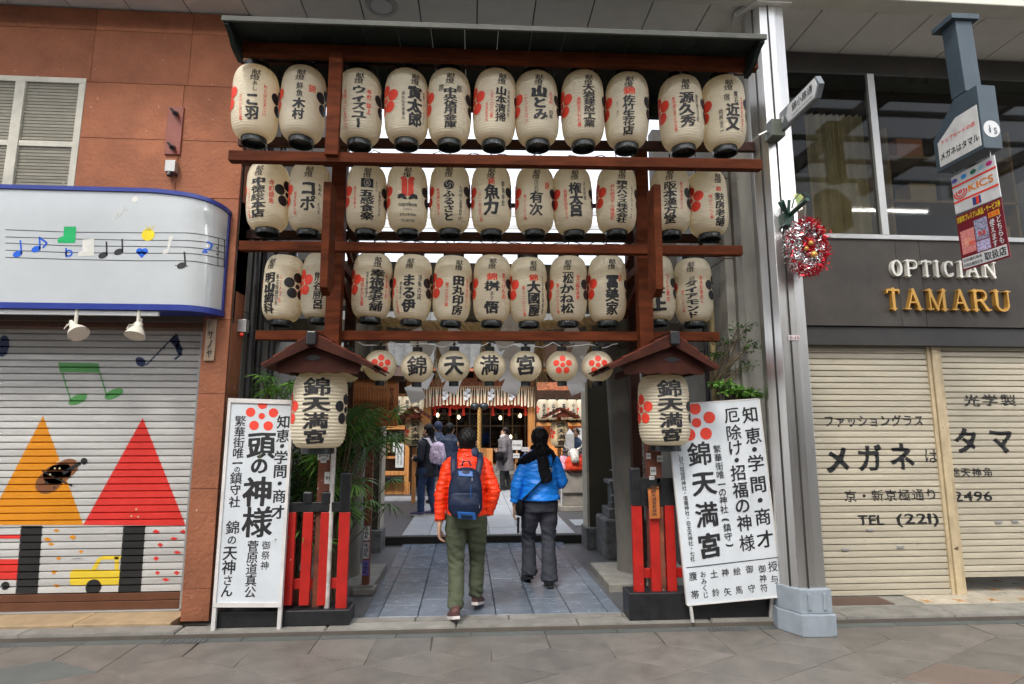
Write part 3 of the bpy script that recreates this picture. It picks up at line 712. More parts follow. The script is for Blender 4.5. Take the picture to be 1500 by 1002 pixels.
# things inside: curtain, shelves, poster face
curt = MB(); n = 60
pts = [(3.55 + .62 * i / n, 5.62 + .035 * math.sin(i * .9) + .015 * math.sin(i * 2.3)) for i in range(n + 1)]
curt.add([(x, y, z) for z in (3.6, 5.0) for x, y in pts], [(i, i + 1, n + 2 + i, n + 1 + i) for i in range(n)])
tag(curt.build('curtain', pm('curtain_cloth', (.55, .48, .32), .9, var=.1), smooth=60), 'beige curtain hanging behind the left shop window', 'curtain')
pst = thing('portrait_poster', 'faded portrait poster standing behind the shop window by the curtain', 'poster', (3.33, 5.75, 3.6))
box('board', pm('poster_back', (.09, .085, .07), .6), pst, 3.13, 3.52, 5.60, 5.615, 3.56, 4.32)
sk = pm('poster_skin', (.5, .4, .3), .6, var=.08)
T = Text(); T.circ(3.34, 3.93, .13, 24, .19); T.rect(3.29, 3.57, 3.40, 3.78); T.build('printed_face', sk, pst, lambda x, z: (x, 5.597, z))
T = Text(); T.ring(3.34, 3.98, .12, .17, 20, 160); T.circ(3.29, 3.96, .024, 10, .008); T.circ(3.39, 3.96, .024, 10, .008); T.circ(3.34, 3.84, .04, 10, .008); T.line(3.34, 3.94, 3.335, 3.88, .012); T.build('printed_features', pm('poster_dark', (.05, .04, .03), .6), pst, lambda x, z: (x, 5.595, z))
shf = thing('display_shelf', 'dim wooden display shelf behind the right shop window', 'shelf', (5.1, 6.1, 3.6))
wod = pm('shelf_wood', (.3, .19, .09), .5)
for z in (3.62, 4.05, 4.55): box('board', wod, shf, 4.45, 5.9, 5.65, 6.0, z, z + .03)
box('upright', wod, shf, 4.45, 4.48, 5.65, 6.0, 3.6, 4.9); box('upright', wod, shf, 5.87, 5.9, 5.65, 6.0, 3.6, 4.9)
for i, (x, z, w, h, c) in enumerate(((4.7, 4.08, .3, .2, (.35, .25, .12)), (5.05, 4.08, .22, .28, (.06, .06, .07)), (5.4, 3.65, .4, .16, (.4, .27, .13)), (4.6, 4.58, .3, .22, (.45, .14, .05)), (5.2, 4.58, .35, .2, (.05, .05, .05)))):
    t = box('display_box', pm('boxm%d' % i, c, .5), None, x, x + w, 5.68, 5.9, z, z + h, bevel=.006)
    tag(t, ['tan box on the middle shelf behind the right window', 'tall black box on the middle shelf behind the right window', 'wooden tray box on the bottom shelf behind the right window', 'orange box on the top shelf behind the right window', 'black box on the top shelf behind the right window'][i], 'box')
# shutters
YR = 5.60; PR = .0602
def rshut(x0, x1, z0, n, lab):
    t = thing('roller_shutter', lab, 'shutter', ((x0 + x1) / 2, YR, z0), 'cream shutters of the optician')
    shutter(t, x0, x1, z0, n, PR, YR, slat_c)
    box('bottom_bar', slat_c, t, x0, x1, YR - .012, YR + .02, z0 - .045, z0 - .003)
    return t
rs1 = rshut(3.06, 4.62, .115, 40, 'cream roller shutter fully closed, left of the shutter post')
rs2 = rshut(4.76, 7.6, .265, 38, 'cream roller shutter raised a little off the tiled floor')
post = thing('shutter_post', 'dirty cream guide post between the two cream shutters', 'post', (4.69, YR, 0))
for a, b, y in ((4.615, 4.65, 5.58), (4.654, 4.72, 5.565), (4.724, 4.765, 5.58)): box('channel', pm('post_cream', (.5, .4, .25), .5, stain=.7, var=.15, spot=((.1, .06, .03), .15, 12)), post, a, b, y, 5.66, .03, 2.5)
def RZ(px, py): q = P(px, py, YR); return (q.x, q.z)
def rtext(T, root, z0, name='lettering', k=0):
    T.cut(ys=[z0 + (i + f) * PR for i in range(42) for f in (0, .12, .86)])
    T.build(name, ink_m, root, lambda x, z: (x, YR + prof(z, PR, z0) - .002 - k * .001, z))
def row_px(T, s, xa, xb, ya, yb, hpx, bold, N=26, hx=1.0):
    n = len(s)
    for i, ch in enumerate(s):
        if ch == ' ': continue
        t = (i + .5) / n; x = xa + (xb - xa) * t; y = ya + (yb - ya) * t; c = RZ(x, y); k = YR / F
        T.char(ch, c[0], c[1], abs(xb - xa) / n * k * hx, hpx * k, bold, N, slant=-.03)
T = Text(); row_px(T, 'ファッショングラス', 1206, 1354, 617, 616, 19, .03)
row_px(T, 'メガネ', 1203, 1345, 674, 668, 44, .055, 40, .88); row_px(T, 'は', 1352, 1376, 668, 668, 24, .01)
row_px(T, '京・新京極通り', 1236, 1374, 727, 724, 18, .02)
rtext(T, rs1, .115)
T = Text(); q0, q1 = RZ(1256, 762), RZ(1296, 762); T.row('TEL', q0[0], q1[0], q0[1], .135, .02); q0, q1 = RZ(1312, 760), RZ(1376, 760); T.row('(221)', q0[0], q1[0], q0[1], .135, .02); rtext(T, rs1, .115)
T = Text(); row_px(T, '光学製', 1410, 1490, 587, 586, 19, .035); row_px(T, 'タマル', 1390, 1543, 646, 644, 42, .055, 40, .8)
row_px(T, '錦天神角', 1390, 1455, 692, 692, 15, .03); rtext(T, rs2, .265)
T = Text(); q0, q1 = RZ(1396, 727), RZ(1454, 727); T.row('2496', q0[0], q1[0], q0[1], .13, .02); rtext(T, rs2, .265)
for (px, py, rt) in ((1238, 805, rs1), (1318, 801, rs1), (1274, 776, rs1), (1462, 765, rs2), (1486, 764, rs2)):
    q = RZ(px, py); box('shutter_handle', alum_m, rt, q[0] - .035, q[0] + .035, YR - .012, YR + .002, q[1] - .012, q[1] + .012)
# step, tiles and mat
st = thing('shop_step', 'grey concrete step before the cream shutters', 'step', (4.5, 5.4, 0))
for a, b in ((2.95, 4.05), (4.05, 5.2), (5.2, 6.3), (6.3, 7.4)): box('step_stone', kerb_m, st, a, b - .004, 5.2, 5.3, 0, .055, bevel=.006)
box('step_floor', conc_m, st, 2.95, 7.6, 5.3, 7.4, 0, .06, bevel=0)
tw, to = pm('tile_cream', (.50, .45, .36), .3, rnd=.08, stain=.3), pm('tile_orange', (.42, .2, .06), .3)
for i in range(22):
    for j in range(12):
        x, y = 4.12 + i * .16, 5.31 + j * .16
        if i < 4 and j > 1: continue
        box('floor_tile', tw, st, x + .002, x + .158, y + .002, y + .158, .06, .067, bevel=0)
me = None
for i in range(22):
    for j in range(12):
        if i < 4 and j > 1: continue
        if (i % 2, j % 2) != (0, 0): continue
        if me is None:
            pts = []
            for k in range(8): rr_ = .062 if k % 2 == 0 else .024; pts.append((rr_ * math.cos(k * math.pi / 4 + .785), rr_ * math.sin(k * math.pi / 4 + .785)))
            me = MB().prism(pts, 0, .0025, 'z').mesh('tile_star', to)
        inst('tile_star', me, st, Vector((4.20 + i * .16, 5.39 + j * .16, .0668)) - st.location)
mt = box('floor_plate', pm('rust_plate', (.10, .06, .045), .6), None, 3.25, 3.85, 5.33, 5.56, .06, .068); tag(mt, 'rusty brown metal plate in the step below the cream shutter', 'floor plate')

# 3D letters of the optician, built from strokes with slab serifs
def strokes(ch):
    W = .17
    S = {'O': ('ring',), 'P': [(0, 0, 0, 1, W), (0, 1, .42, 1, .1), (0, .5, .42, .5, .1), ('arc', .42, .75, .25, .25, -90, 90)], 'T': [(.35, 0, .35, 1, W), (0, .96, .7, .96, .1), (0, .8, 0, .96, .06), (.7, .8, .7, .96, .06)],
         'I': [(0, 0, 0, 1, W)], 'C': ('c',), 'A': [(.38, .98, .03, .02, .08), (.38, .98, .72, .02, W), (.15, .36, .6, .36, .08)], 'N': [(0, 0, 0, 1, .08), (0, 1, .7, 0, W), (.7, 0, .7, 1, .08)],
         'M': [(0, 0, 0, 1, .08), (0, 1, .42, 0.02, W * .9), (.42, 0.02, .84, 1, .08), (.84, 0, .84, 1, W)], 'R': [(0, 0, 0, 1, W), (0, 1, .42, 1, .1), (0, .5, .42, .5, .1), ('arc', .42, .75, .25, .25, -90, 90), (.35, .5, .72, .02, .15)],
         'U': [(0, .3, 0, 1, W), (.7, .3, .7, 1, .08), ('arc', .35, .3, .35, .3, 180, 360)]}
    SF = {'P': [(0, 0), (-.02, 1)], 'T': [(.35, 0)], 'I': [(0, 0), (0, 1)], 'A': [(.03, 0), (.72, 0)], 'N': [(0, 0), (0, 1), (.7, 1)], 'M': [(0, 0), (0, 1), (.84, 1), (.84, 0)], 'R': [(0, 0), (0, 1), (.76, 0)], 'U': [(0, 1), (.7, 1)]}
    seg = []
    for s in (S[ch] if isinstance(S[ch], list) else []):
        if s[0] == 'arc':
            _, cx, cy, rx, ry, a0, a1 = s
            for k in range(12):
                t0, t1 = R(a0 + (a1 - a0) * k / 12), R(a0 + (a1 - a0) * (k + 1) / 12); seg.append((cx + rx * math.cos(t0), cy + ry * math.sin(t0), cx + rx * math.cos(t1), cy + ry * math.sin(t1), .11))
        else: seg.append(s)
    if ch in 'OC':
        a0, a1 = (0, 360) if ch == 'O' else (42, 318)
        for k in range(28):
            t0, t1 = R(a0 + (a1 - a0) * k / 28), R(a0 + (a1 - a0) * (k + 1) / 28)
            w = .08 + .10 * abs(math.cos((t0 + t1) / 2)); seg.append((.36 + .32 * math.cos(t0), .5 + .48 * math.sin(t0), .36 + .32 * math.cos(t1), .5 + .48 * math.sin(t1), w))
        if ch == 'C': seg += [(.62, .70, .62, .98, .05)]
    for (x, y) in SF.get(ch, []): seg.append((x - .16, .03 if y == 0 else .97, x + .16, .03 if y == 0 else .97, .06))
    return seg
def letter3d(ch, x, z, w, h, Y, dep, mat, parent):
    seg = strokes(ch); xs = np.linspace(-.3, 1.15, 44); ys = np.linspace(-.12, 1.12, 40); X, Yg = np.meshgrid(xs, ys); phi = np.full(X.shape, 9.)
    for (a, b, c_, d_, t) in seg: phi = np.minimum(phi, sd_seg(X, Yg, [((a, b), (c_, d_))]) - t / 2)
    V, Fc = march(phi, xs, ys); n = len(V); cnt = {}
    for f in Fc:
        for i in range(len(f)): e = (f[i], f[(i + 1) % len(f)]); cnt[e] = 1
    mb = MB(); vs = [(x + v[0] * w, Y, z + v[1] * h) for v in V] + [(x + v[0] * w, Y + dep, z + v[1] * h) for v in V]
    fs = [tuple(f) for f in Fc] + [(a, b, b + n, a + n) for (a, b) in cnt if (b, a) not in cnt]
    mb.add(vs, fs); o = mb.build('letter', mat, parent); o['label'] = 'raised letter %s' % ch; return o
ltr_w = pm('letter_white', (.66, .64, .58), .4)
for word, xa, xb, yb, hpx, m_, lab in (('OPTICIAN', 1302, 1462, 404, 25, ltr_w, 'row of raised white capital letters on the dark wall'), ('TAMARU', 1296, 1484, 453, 32, gold_m, 'row of raised gold capital letters below the white ones')):
    a, b = P(xa, yb, 5.44), P(xb, yb, 5.44); t = thing('raised_lettering', lab, 'lettering', (a.x, 5.44, a.z))
    wd = {'I': .42, 'M': 1.2, 'O': .95, 'N': 1.05, 'P': .86, 'T': .84}; tot = sum(wd.get(c, 1.0) for c in word); k = (b.x - a.x) / tot; x = a.x
    for ch in word:
        w = wd.get(ch, 1.0) * k; bw = {'I': 0, 'P': .62, 'M': .84, 'O': .72, 'C': .7, 'A': .75, 'R': .75}.get(ch, .7); u = k * .78
        letter3d(ch, x + w / 2 - bw * u / 2, a.z, u, hpx * 5.44 / F, 5.425, .045, m_, t); x += w

# ------------------------------------------------------------------ steel arcade column
sc = thing('arcade_column', 'tall brushed steel arcade column with a grey painted foot', 'column', (2.73, 4.93, 0))
MB().prism([(2.575, 4.93), (2.66, 4.80), (2.80, 4.79), (2.89, 4.80), (2.90, 5.02), (2.60, 5.05)], .27, 5.62, 'z').build('shaft', steel_m, sc, bevel=.004)
for (x, y) in ((2.735, 4.788), (2.618, 4.857)): MB().box(x - .004, x + .004, y - .006, y + .01, .28, 5.6).build('seam', dark_m, sc)
MB().prism([(2.54, 4.95), (2.64, 4.745), (2.82, 4.735), (2.925, 4.745), (2.94, 5.06), (2.56, 5.09)], 0, .17, 'z').build('foot', pm('foot_grey', (.27, .31, .35), .5, var=.1, stain=.25), sc, bevel=.008)
MB().prism([(2.553, 4.95), (2.645, 4.765), (2.82, 4.757), (2.912, 4.765), (2.925, 5.05), (2.57, 5.08)], .17, .36, 'z').build('collar', MATS['foot_grey'], sc, bevel=.008)
for x in (2.70, 2.83): box('rib', MATS['foot_grey'], sc, x, x + .03, 4.748, 4.762, .2, .33, bevel=.005)
MB().prism([(2.50, 4.97), (2.62, 4.74), (2.95, 4.74), (2.97, 5.1), (2.55, 5.12)], 5.60, 5.66, 'z').build('cap', soff_m, sc, bevel=.004)
q = P(1163, 495, 4.785); box('number_plate', pm('plate_pink', (.6, .5, .5), .4), sc, q.x - .05, q.x + .05, 4.78, 4.786, q.z - .022, q.z + .022)
T = Text(); T.row('E-13', q.x - .042, q.x + .042, q.z, .034, .01); T.build('lettering', ink_m, sc, lambda x, z: (x, 4.7785, z))
box('pipe_duct', pm('duct_grey', (.2, .19, .17), .7, stain=.4), sc, 2.5, 2.56, 5.24, 5.4, 0, 4.4)
# arrow street sign clamped on the column
a = P(1140, 188, 4.72); ar = thing('street_name_sign', 'white arrow shaped street sign clamped to the steel column pointing up the street', 'sign', (a.x, a.y, a.z))
M_ = None
p0 = P(1145, 180, 4.70); tip = P(1204, 122, 3.95)
dv = (tip - p0); L = dv.length; ux = dv.normalized(); uz = Vector((0, 0, 1)); uz = (uz - ux * uz.dot(ux)).normalized(); un = ux.cross(uz)
def AS(s, t, o=0): return p0 + ux * s + uz * t + un * o
hh = .085
def aprism(pts, o0, o1, name, m):
    mb = MB(); n = len(pts); mb.add([AS(s, t, o0) for s, t in pts] + [AS(s, t, o1) for s, t in pts], [tuple(range(n)), tuple(range(2 * n - 1, n - 1, -1))] + [(i, i + n, (i + 1) % n + n, (i + 1) % n) for i in range(n)]); return mb.build(name, m, ar)
aprism([(0, -hh), (L - .06, -hh), (L, 0), (L - .06, hh), (0, hh)], -.02, .02, 'case', pm('case_grey', (.13, .15, .16), .4))
for sgn in (-1, 1): aprism([(L * .26, -hh + .012), (L - .075, -hh + .012), (L - .03, 0), (L - .075, hh - .012), (L * .26, hh - .012), (L * .2, 0)], sgn * .0205, sgn * .024, 'face', white_m)
T = Text(); T.row('錦小路通', L * .36, L * .86, .018, .075, .02, 20); T.row('NISHIKIKOJI-DORI', L * .36, L * .86, -.048, .022, 0, 20)
side = 1 if (Vector((0, 0, CH)) - p0).dot(un) > 0 else -1
T.build('lettering', ink_m, ar, lambda s, t: AS(s, t, side * .0255))
T = Text(); T.circ(L * .1, 0, .03, 16); T.build('emblem', white_m, ar, lambda s, t: AS(s, t, side * .0225))
MB().box(a.x - .09, a.x + .03, 4.66, 4.80, a.z - .1, a.z + .06).build('clamp', pm('clamp', (.09, .1, .08), .4), ar, bevel=.005)
c0 = P(1128, 190, 4.75); MB().loft([c0, P(1112, 198, 4.8), P(1103, 206, 4.85)], .012, n=6).build('bracket_tube', steel_m, ar)
# green clamp with tinsel wreath
a = P(1152, 322, 4.76); gc = thing('sign_holder', 'green metal holder with fanned arms fixed on the steel column', 'holder', a)
MB().box(a.x - .05, a.x + .04, 4.70, 4.80, a.z - .07, a.z + .05).build('socket', green_dk, gc, bevel=.004)
for (x, y, Y) in ((1141, 296, 4.7), (1146, 294, 4.6), (1156, 293, 4.7), (1183, 292, 4.45)): MB().loft([a + Vector((0, -.03, .02)), P(x, y, Y)], .014 if x < 1180 else .02, n=8).build('arm', green_dk, gc)
arc = [P(x, y, 4.5) for x, y in ((1160, 305), (1163, 292), (1171, 284), (1180, 283), (1187, 290))]; MB().loft(arc, .006, n=6).build('wire_arc', green_dk, gc)
T = Text(); T.poly([(0, 0), (.06, .07), (.03, .1), (-.03, .09)]); pq = P(1168, 300, 4.52); T.build('pinwheel_vane', pm('fan_col', (.6, .5, .12), .5, hue=(.1, .35, .15)), gc, lambda x, z: pq + Vector((x, 0, z)))
c = P(1181, 362, 4.62); wr_ = thing('tinsel_wreath', 'christmas wreath of red and silver tinsel hanging on the steel column', 'wreath', c)
tin_s = pm('tinsel_silver', (.75, .77, .78), .22, metal=.9, rnd=.2, bump=0); tin_r = pm('tinsel_red', (.55, .015, .03), .25, metal=.5, bump=0)
rg = random.Random(5)
def tinsel(f, n, mat, name, sz=.022):
    mb = MB()
    for _ in range(n):
        p = f(); d_ = Vector((rg.gauss(0, 1), rg.gauss(0, 1), rg.gauss(0, 1))).normalized(); e = d_.cross(Vector((rg.gauss(0, 1), rg.gauss(0, 1), rg.gauss(0, 1)))).normalized() * .0035; q = p + d_ * sz * rg.uniform(.5, 1.3)
        mb.add([p - e, p + e, q + e, q - e], [(0, 1, 2, 3)])
    o = mb.build(name, mat, wr_); o['kind'] = 'stuff'
def ringpt(rx, rz, th, a0=0, a1=360):
    def f():
        a = R(rg.uniform(a0, a1)); return c + Vector((rx * math.cos(a) + rg.gauss(0, th), rg.gauss(0, th), rz * math.sin(a) + rg.gauss(0, th)))
    return f
tinsel(ringpt(.095, .165, .03), 3000, tin_s, 'silver_tinsel'); tinsel(ringpt(.14, .205, .026, -120, 95), 3000, tin_r, 'red_tinsel', .03); tinsel(ringpt(.125, .19, .022, 95, 240), 700, tin_r, 'red_tinsel', .03); tinsel(ringpt(.125, .2, .03, 120, 260), 900, tin_s, 'silver_tinsel', .03)
tinsel(ringpt(.02, .06, .03), 900, tin_r, 'poinsettia', .03)
for dx, dz, r, m_ in ((.01, .02, .022, gold_m), (-.03, -.03, .02, gold_m), (.03, -.08, .03, gold_m), (-.06, .1, .016, redink), (.05, .09, .018, tin_s)): MB().ell(c + Vector((dx, -.05, dz)), (r, r, r)).build('bauble', m_, wr_, smooth=60)
MB().loft([c + Vector((.0, 0, .2)), P(1180, 300, 4.5)], .004, n=5).build('string', white_m, wr_)

# ------------------------------------------------------------------ hanging shop lantern sign and voucher poster
hs = thing('hanging_box_sign', 'blue grey house shaped box sign hanging from the soffit on a square post', 'sign', P(1420, 120, 4.5))
pT = P(1398, 40, 4.9)
MB().bar(P(1400, 34, 4.55), P(1416, 140, 4.55), .155, .155, up=(0, 1, 0)).build('hanger_post', bluegrey, hs, bevel=.004)
tp = P(1400, 36, 4.55); MB().box(tp.x - .13, tp.x + .13, 4.44, 4.68, tp.z - .02, tp.z + .03).build('ceiling_plate', bluegrey, hs, bevel=.004)
# box: front face toward the left/near, depicted as a pentagon prism turned on its vertical axis
A = P(1375, 252, 4.75); B = P(1473, 211, 4.1)          # lower edge of the lit side face, far end to near end
# lit face lies in the vertical plane through A and B; the box is as deep as its dark right side
ex = Vector((B.x - A.x, B.y - A.y, 0)); Lx = ex.length; ex.normalize(); ey = Vector((ex.y, -ex.x, 0)); ey = -ey if ey.x < 0 else ey
zb, zt_ = A.z, A.z + .50
def HB(s, o, z): return Vector((A.x, A.y, 0)) + ex * s + ey * o + Vector((0, 0, z))
Lf = Lx * .72; dp = .17
pent = [(-.02, 0), (Lf, 0), (Lf, .57), (Lf * .5, .57), (-.02, .31)]
def hbprism(pts, o0, o1, name, m):
    n = len(pts); return MB().add([HB(s, o0, zb + z) for s, z in pts] + [HB(s, o1, zb + z) for s, z in pts], [tuple(range(n)), tuple(range(2 * n - 1, n - 1, -1))] + [(i, i + n, (i + 1) % n + n, (i + 1) % n) for i in range(n)]).build(name, m, hs, bevel=.003)
hbprism(pent, 0, dp, 'case', bluegrey)
face = [(.025, .03), (Lf - .02, .03), (Lf - .02, .40), (Lf * .5, .40), (.025, .26)]
hbprism(face, -.004, .001, 'face', pm('sign_face', (.6, .6, .58), .3, stain=.1))
def on_face(T, m, o=-.006): T.build('lettering', m, hs, lambda s, z: HB(s, o, zb + z))
T = Text(); T.row('メガネはタマル', .04, Lf - .03, .12, .075, .03, 26); on_face(T, ink_m)
T = Text(); T.row('トップモードの店', .06, Lf - .05, .25, .045, .02, 20); on_face(T, redink)
end_c = HB(Lf + .002, dp / 2, zb + .17)
T = Text(); T.circ(0, 0, .075, 24); T.build('emblem_disc', white_m, hs, lambda x, z: end_c + ey * x + ex * .002 + Vector((0, 0, z)))
T = Text(); T.char('i', -.02, .0, .09, .1, .03, 26); T.char('S', .03, -.015, .07, .08, .015, 26); T.build('emblem_letters', bluegrey, hs, lambda x, z: end_c + ey * x + ex * .005 + Vector((0, 0, z)))
# voucher poster hanging under it
def quad_space(c4, Y4):
    q = [P(px, py, Y) for (px, py), Y in zip(c4, Y4)]        # TL, TR, BL, BR
    n_ = (q[1] - q[0]).cross(q[2] - q[0]).normalized()
    if n_.dot(Vector((0, 0, CH)) - q[0]) < 0: n_ = -n_
    def fn(u, v, o=0.0):   # u 0..1 right, v 0..1 down
        return q[0] * (1 - u) * (1 - v) + q[1] * u * (1 - v) + q[2] * (1 - u) * v + q[3] * u * v + n_ * o
    return fn
def board(fn, u0, v0, u1, v1, name, m, parent, o0=0.0, o1=.01):
    c4 = [(u0, v0), (u1, v0), (u1, v1), (u0, v1)]
    return MB().add([fn(u, v, o0) for u, v in c4] + [fn(u, v, o1) for u, v in c4], [(0, 1, 2, 3), (7, 6, 5, 4), (0, 4, 5, 1), (1, 5, 6, 2), (2, 6, 7, 3), (3, 7, 4, 0)]).build(name, m, parent)
f1 = quad_space([(1393, 261), (1456, 227), (1400, 314), (1466, 288)], [4.72, 4.3, 4.72, 4.3])
vp = thing('card_notice', 'white card payment notice with orange letters hanging under the box sign', 'notice', P(1425, 270, 4.5))
board(f1, 0, 0, 1, 1, 'board', pm('notice_white', (.62, .62, .62), .4), vp, -.008, 0)
for v in (.26, .68): board(f1, 0, v, 1, v + .05, 'red_stripe', redink, vp, .0, .002)
T = Text(); T.row('KICS', .36, .93, -.49, .24, .02, 24); T.build('lettering', pm('print_orange', (.75, .22, .02), .5, bump=0), vp, lambda u, v: f1(u, -v, .004))
T = Text(); T.ring(.18, -.47, .02, .05); T.ring(.18, -.49, .08, .11, 150, 400); T.ring(.18, -.5, .13, .16, 170, 380); T.build('emblem', redink, vp, lambda u, v: f1(u, -v, .004))
for u, c_ in ((.08, (.1, .1, .4)), (.3, (.03, .25, .6)), (.52, (.02, .15, .08)), (.7, (.3, .5, .6)), (.88, (.5, .02, .2))): T = Text(); T.circ(u, -.13, .07, 14, .055); T.build('card_logo', pm('logo%d' % int(u * 100), c_, .5, bump=0), vp, lambda a, v: f1(a, -v, .004))
board(f1, .42, .76, .6, .95, 'card_logo', pm('logo_navy', (.03, .05, .2), .5), vp, 0, .003); board(f1, .5, .76, .56, .95, 'card_logo', redink, vp, .003, .005)
MB().loft([f1(.1, 0), f1(.1, 0) + Vector((0, 0, .09))], .003, n=5).loft([f1(.93, 0), f1(.93, 0) + Vector((0, 0, .12))], .003, n=5).build('hook_wire', steel_m, vp)
f2 = quad_space([(1400, 318), (1466, 289), (1411, 397), (1480, 376)], [4.71, 4.29, 4.71, 4.29])
v2 = thing('voucher_poster', 'maroon shopping voucher poster hanging below the white card notice', 'poster', P(1440, 345, 4.5))
board(f2, 0, 0, 1, 1, 'board', pm('maroon', (.16, .01, .02), .4), v2, -.008, 0)
board(f2, .02, .78, .97, .97, 'white_band', white_m, v2, 0, .002)
T = Text(); T.row('京都市プレミアム商品・サービス券', .02, .98, -.085, .12, .03, 20, 0); T.build('lettering', pm('print_yellow', (.8, .6, .03), .5, bump=0), v2, lambda u, v: f2(u, -v, .003))
board(f2, .70, .17, .93, .26, 'tag', pm('print_gold', (.75, .38, .02), .5), v2, 0, .002)
T = Text(); T.row('第2弾', .71, .92, -.215, .08, .02, 20); T.build('lettering', redink, v2, lambda u, v: f2(u, -v, .004))
T = Text(); T.col('どちらも', .90, -.27, -.75, .11, .03, 24); T.col('使えます', .76, -.29, -.77, .11, .03, 24); T.build('lettering', white_m, v2, lambda u, v: f2(u, -v, .004))
T = Text(); T.row('取扱店', .5, .96, -.875, .15, .03, 26); T.row('全店舗利用券', .04, .46, -.83, .065, .01, 16); T.row('利用店舗限定券', .04, .46, -.92, .065, .01, 16); T.build('lettering', ink_m, v2, lambda u, v: f2(u, -v, .004))
for (u0, v0, u1, v1, c_) in ((.05, .3, .36, .72, (.45, .2, .18)), (.38, .2, .66, .56, (.3, .3, .42)), (.38, .58, .66, .76, (.45, .4, .6)), (.12, .45, .3, .6, (.55, .3, .2))): board(f2, u0, v0, u1, v1, 'voucher_picture', pm('vp%d' % int(v0 * 100 + u0 * 10), c_, .5, var=.5, scale=60, hue=(.5, .1, .1) if u0 < .3 else None), v2, 0, .001 + u0 * .001 + v0 * .002)
T = Text(); T.row('見本', .22, .34, -.56, .07, .02, 18); T.row('見本', .44, .62, -.46, .1, .02, 18); T.build('lettering', redink, v2, lambda u, v: f2(u, -v, .0065))

# ------------------------------------------------------------------ side walls of the passage
lw = thing('side_wall', 'grey concrete side wall with pipes left of the lanterns', 'wall', (-2.2, 6.5, 0))
for (y0, y1, z1) in ((5.63, 6.0, 5.6), (6.0, 9.0, 2.75)):
    for z0 in np.arange(0, z1, .92): box('wall_panel', conc_m, lw, -2.42, -2.2, y0, y1 - .005, z0, min(z0 + .912, z1), bevel=.004)
for i, (x, y) in enumerate(((-2.12, 5.62), (-2.08, 5.72), (-2.0, 5.85))): 
    dp_ = MB().lathe([(.035, 0), (.035, 5.0)], 12, (x, y, 0)).build('drainpipe', pm('pipe_black', (.02, .02, .022), .4), None, smooth=60)
    tag(dp_, ['black drainpipe nearest the stone pillar', 'black drainpipe between its two neighbours by the side wall', 'black drainpipe farthest from the stone pillar'][i], 'pipe', 'drainpipes left of the gate')
rw = thing('side_wall', 'pale concrete panelled side wall behind the right lanterns', 'wall', (2.5, 6.5, 0))
for (y0, y1, zm) in ((5.3, 5.46, 5.65), (5.9, 6.6, 5.65), (6.6, 9, 2.9)):
    for z0 in np.arange(0, zm, .82): box('wall_panel', conc_m, rw, 2.42, 2.6, y0, y1 - .006, z0, min(z0 + .812, zm), bevel=.004)
for z0 in np.arange(0, 5.6, .82): box('wall_panel', conc_m, rw, 2.425, 2.52, 5.465, 5.895, z0, z0 + .812, bevel=.004)
for (x, s, zz, lab, m_) in ((2.34, .03, 2.9, 'old yellowed drainpipe beside the right sign', pm('pipe_cream', (.42, .33, .16), .6, stain=.4)), (2.27, .022, 3.6, 'dark drainpipe beside the yellowed one', MATS['pipe_black'])):
    tag(MB().lathe([(s, 0), (s, zz)], 12, (x, 5.5, 0)).lathe([(s * 1.25, 0), (s * 1.25, .05)], 12, (x, 5.5, zz * .72)).build('drainpipe', m_, None, smooth=60), lab, 'pipe')
# opposite side of the arcade, behind the camera (seen only in reflections)
op = thing('opposite_building', 'pale shop building across the arcade street', 'building', (0, -3, 0))
box('wall', pm('opposite_wall', (.45, .43, .4), .8), op, -14, 14, -3.6, -3.4, 0, 6.6, bevel=0)
for i in range(6): box('window', MATS['lintel_black'], op, -11 + i * 4, -8.4 + i * 4, -3.0, -2.97, .1, 2.5, bevel=0)
for i, xx in enumerate((-3.2, .2, 3.6, 7.0, 10.4)):
    tl = thing('tube_lamp', 'lit fluorescent tube over the opposite shop fronts, number %s from the left' % ['one', 'two', 'three', 'four', 'five'][i], 'lamp', (xx, -2.8, 7.25), 'tube lamps across the street')
    MB().loft([(xx - 1.4, -2.8, 7.25), (xx + 1.4, -2.8, 7.25)], .03, n=8).build('tube', tube_lit, tl); box('batten', white_m, tl, xx - 1.45, xx + 1.45, -2.85, -2.75, 7.29, 7.34)

aroof = thing('arcade_roof_frame', 'dark steel roof frame carrying the glass over the arcade street', 'roof frame', (0, 1, 8))
for i in range(11): box('roof_beam', MATS['duct_grey'], aroof, -13 + i * 2.6, -12.82 + i * 2.6, -3.4, 4.7, 7.9, 8.2, bevel=0)
for y in (-3.3, -2.2, -1.1, 0, 1.1, 2.2, 3.3, 4.4): box('purlin', MATS['duct_grey'], aroof, -13.5, 13.5, y, y + .1, 8.203, 8.3, bevel=0)
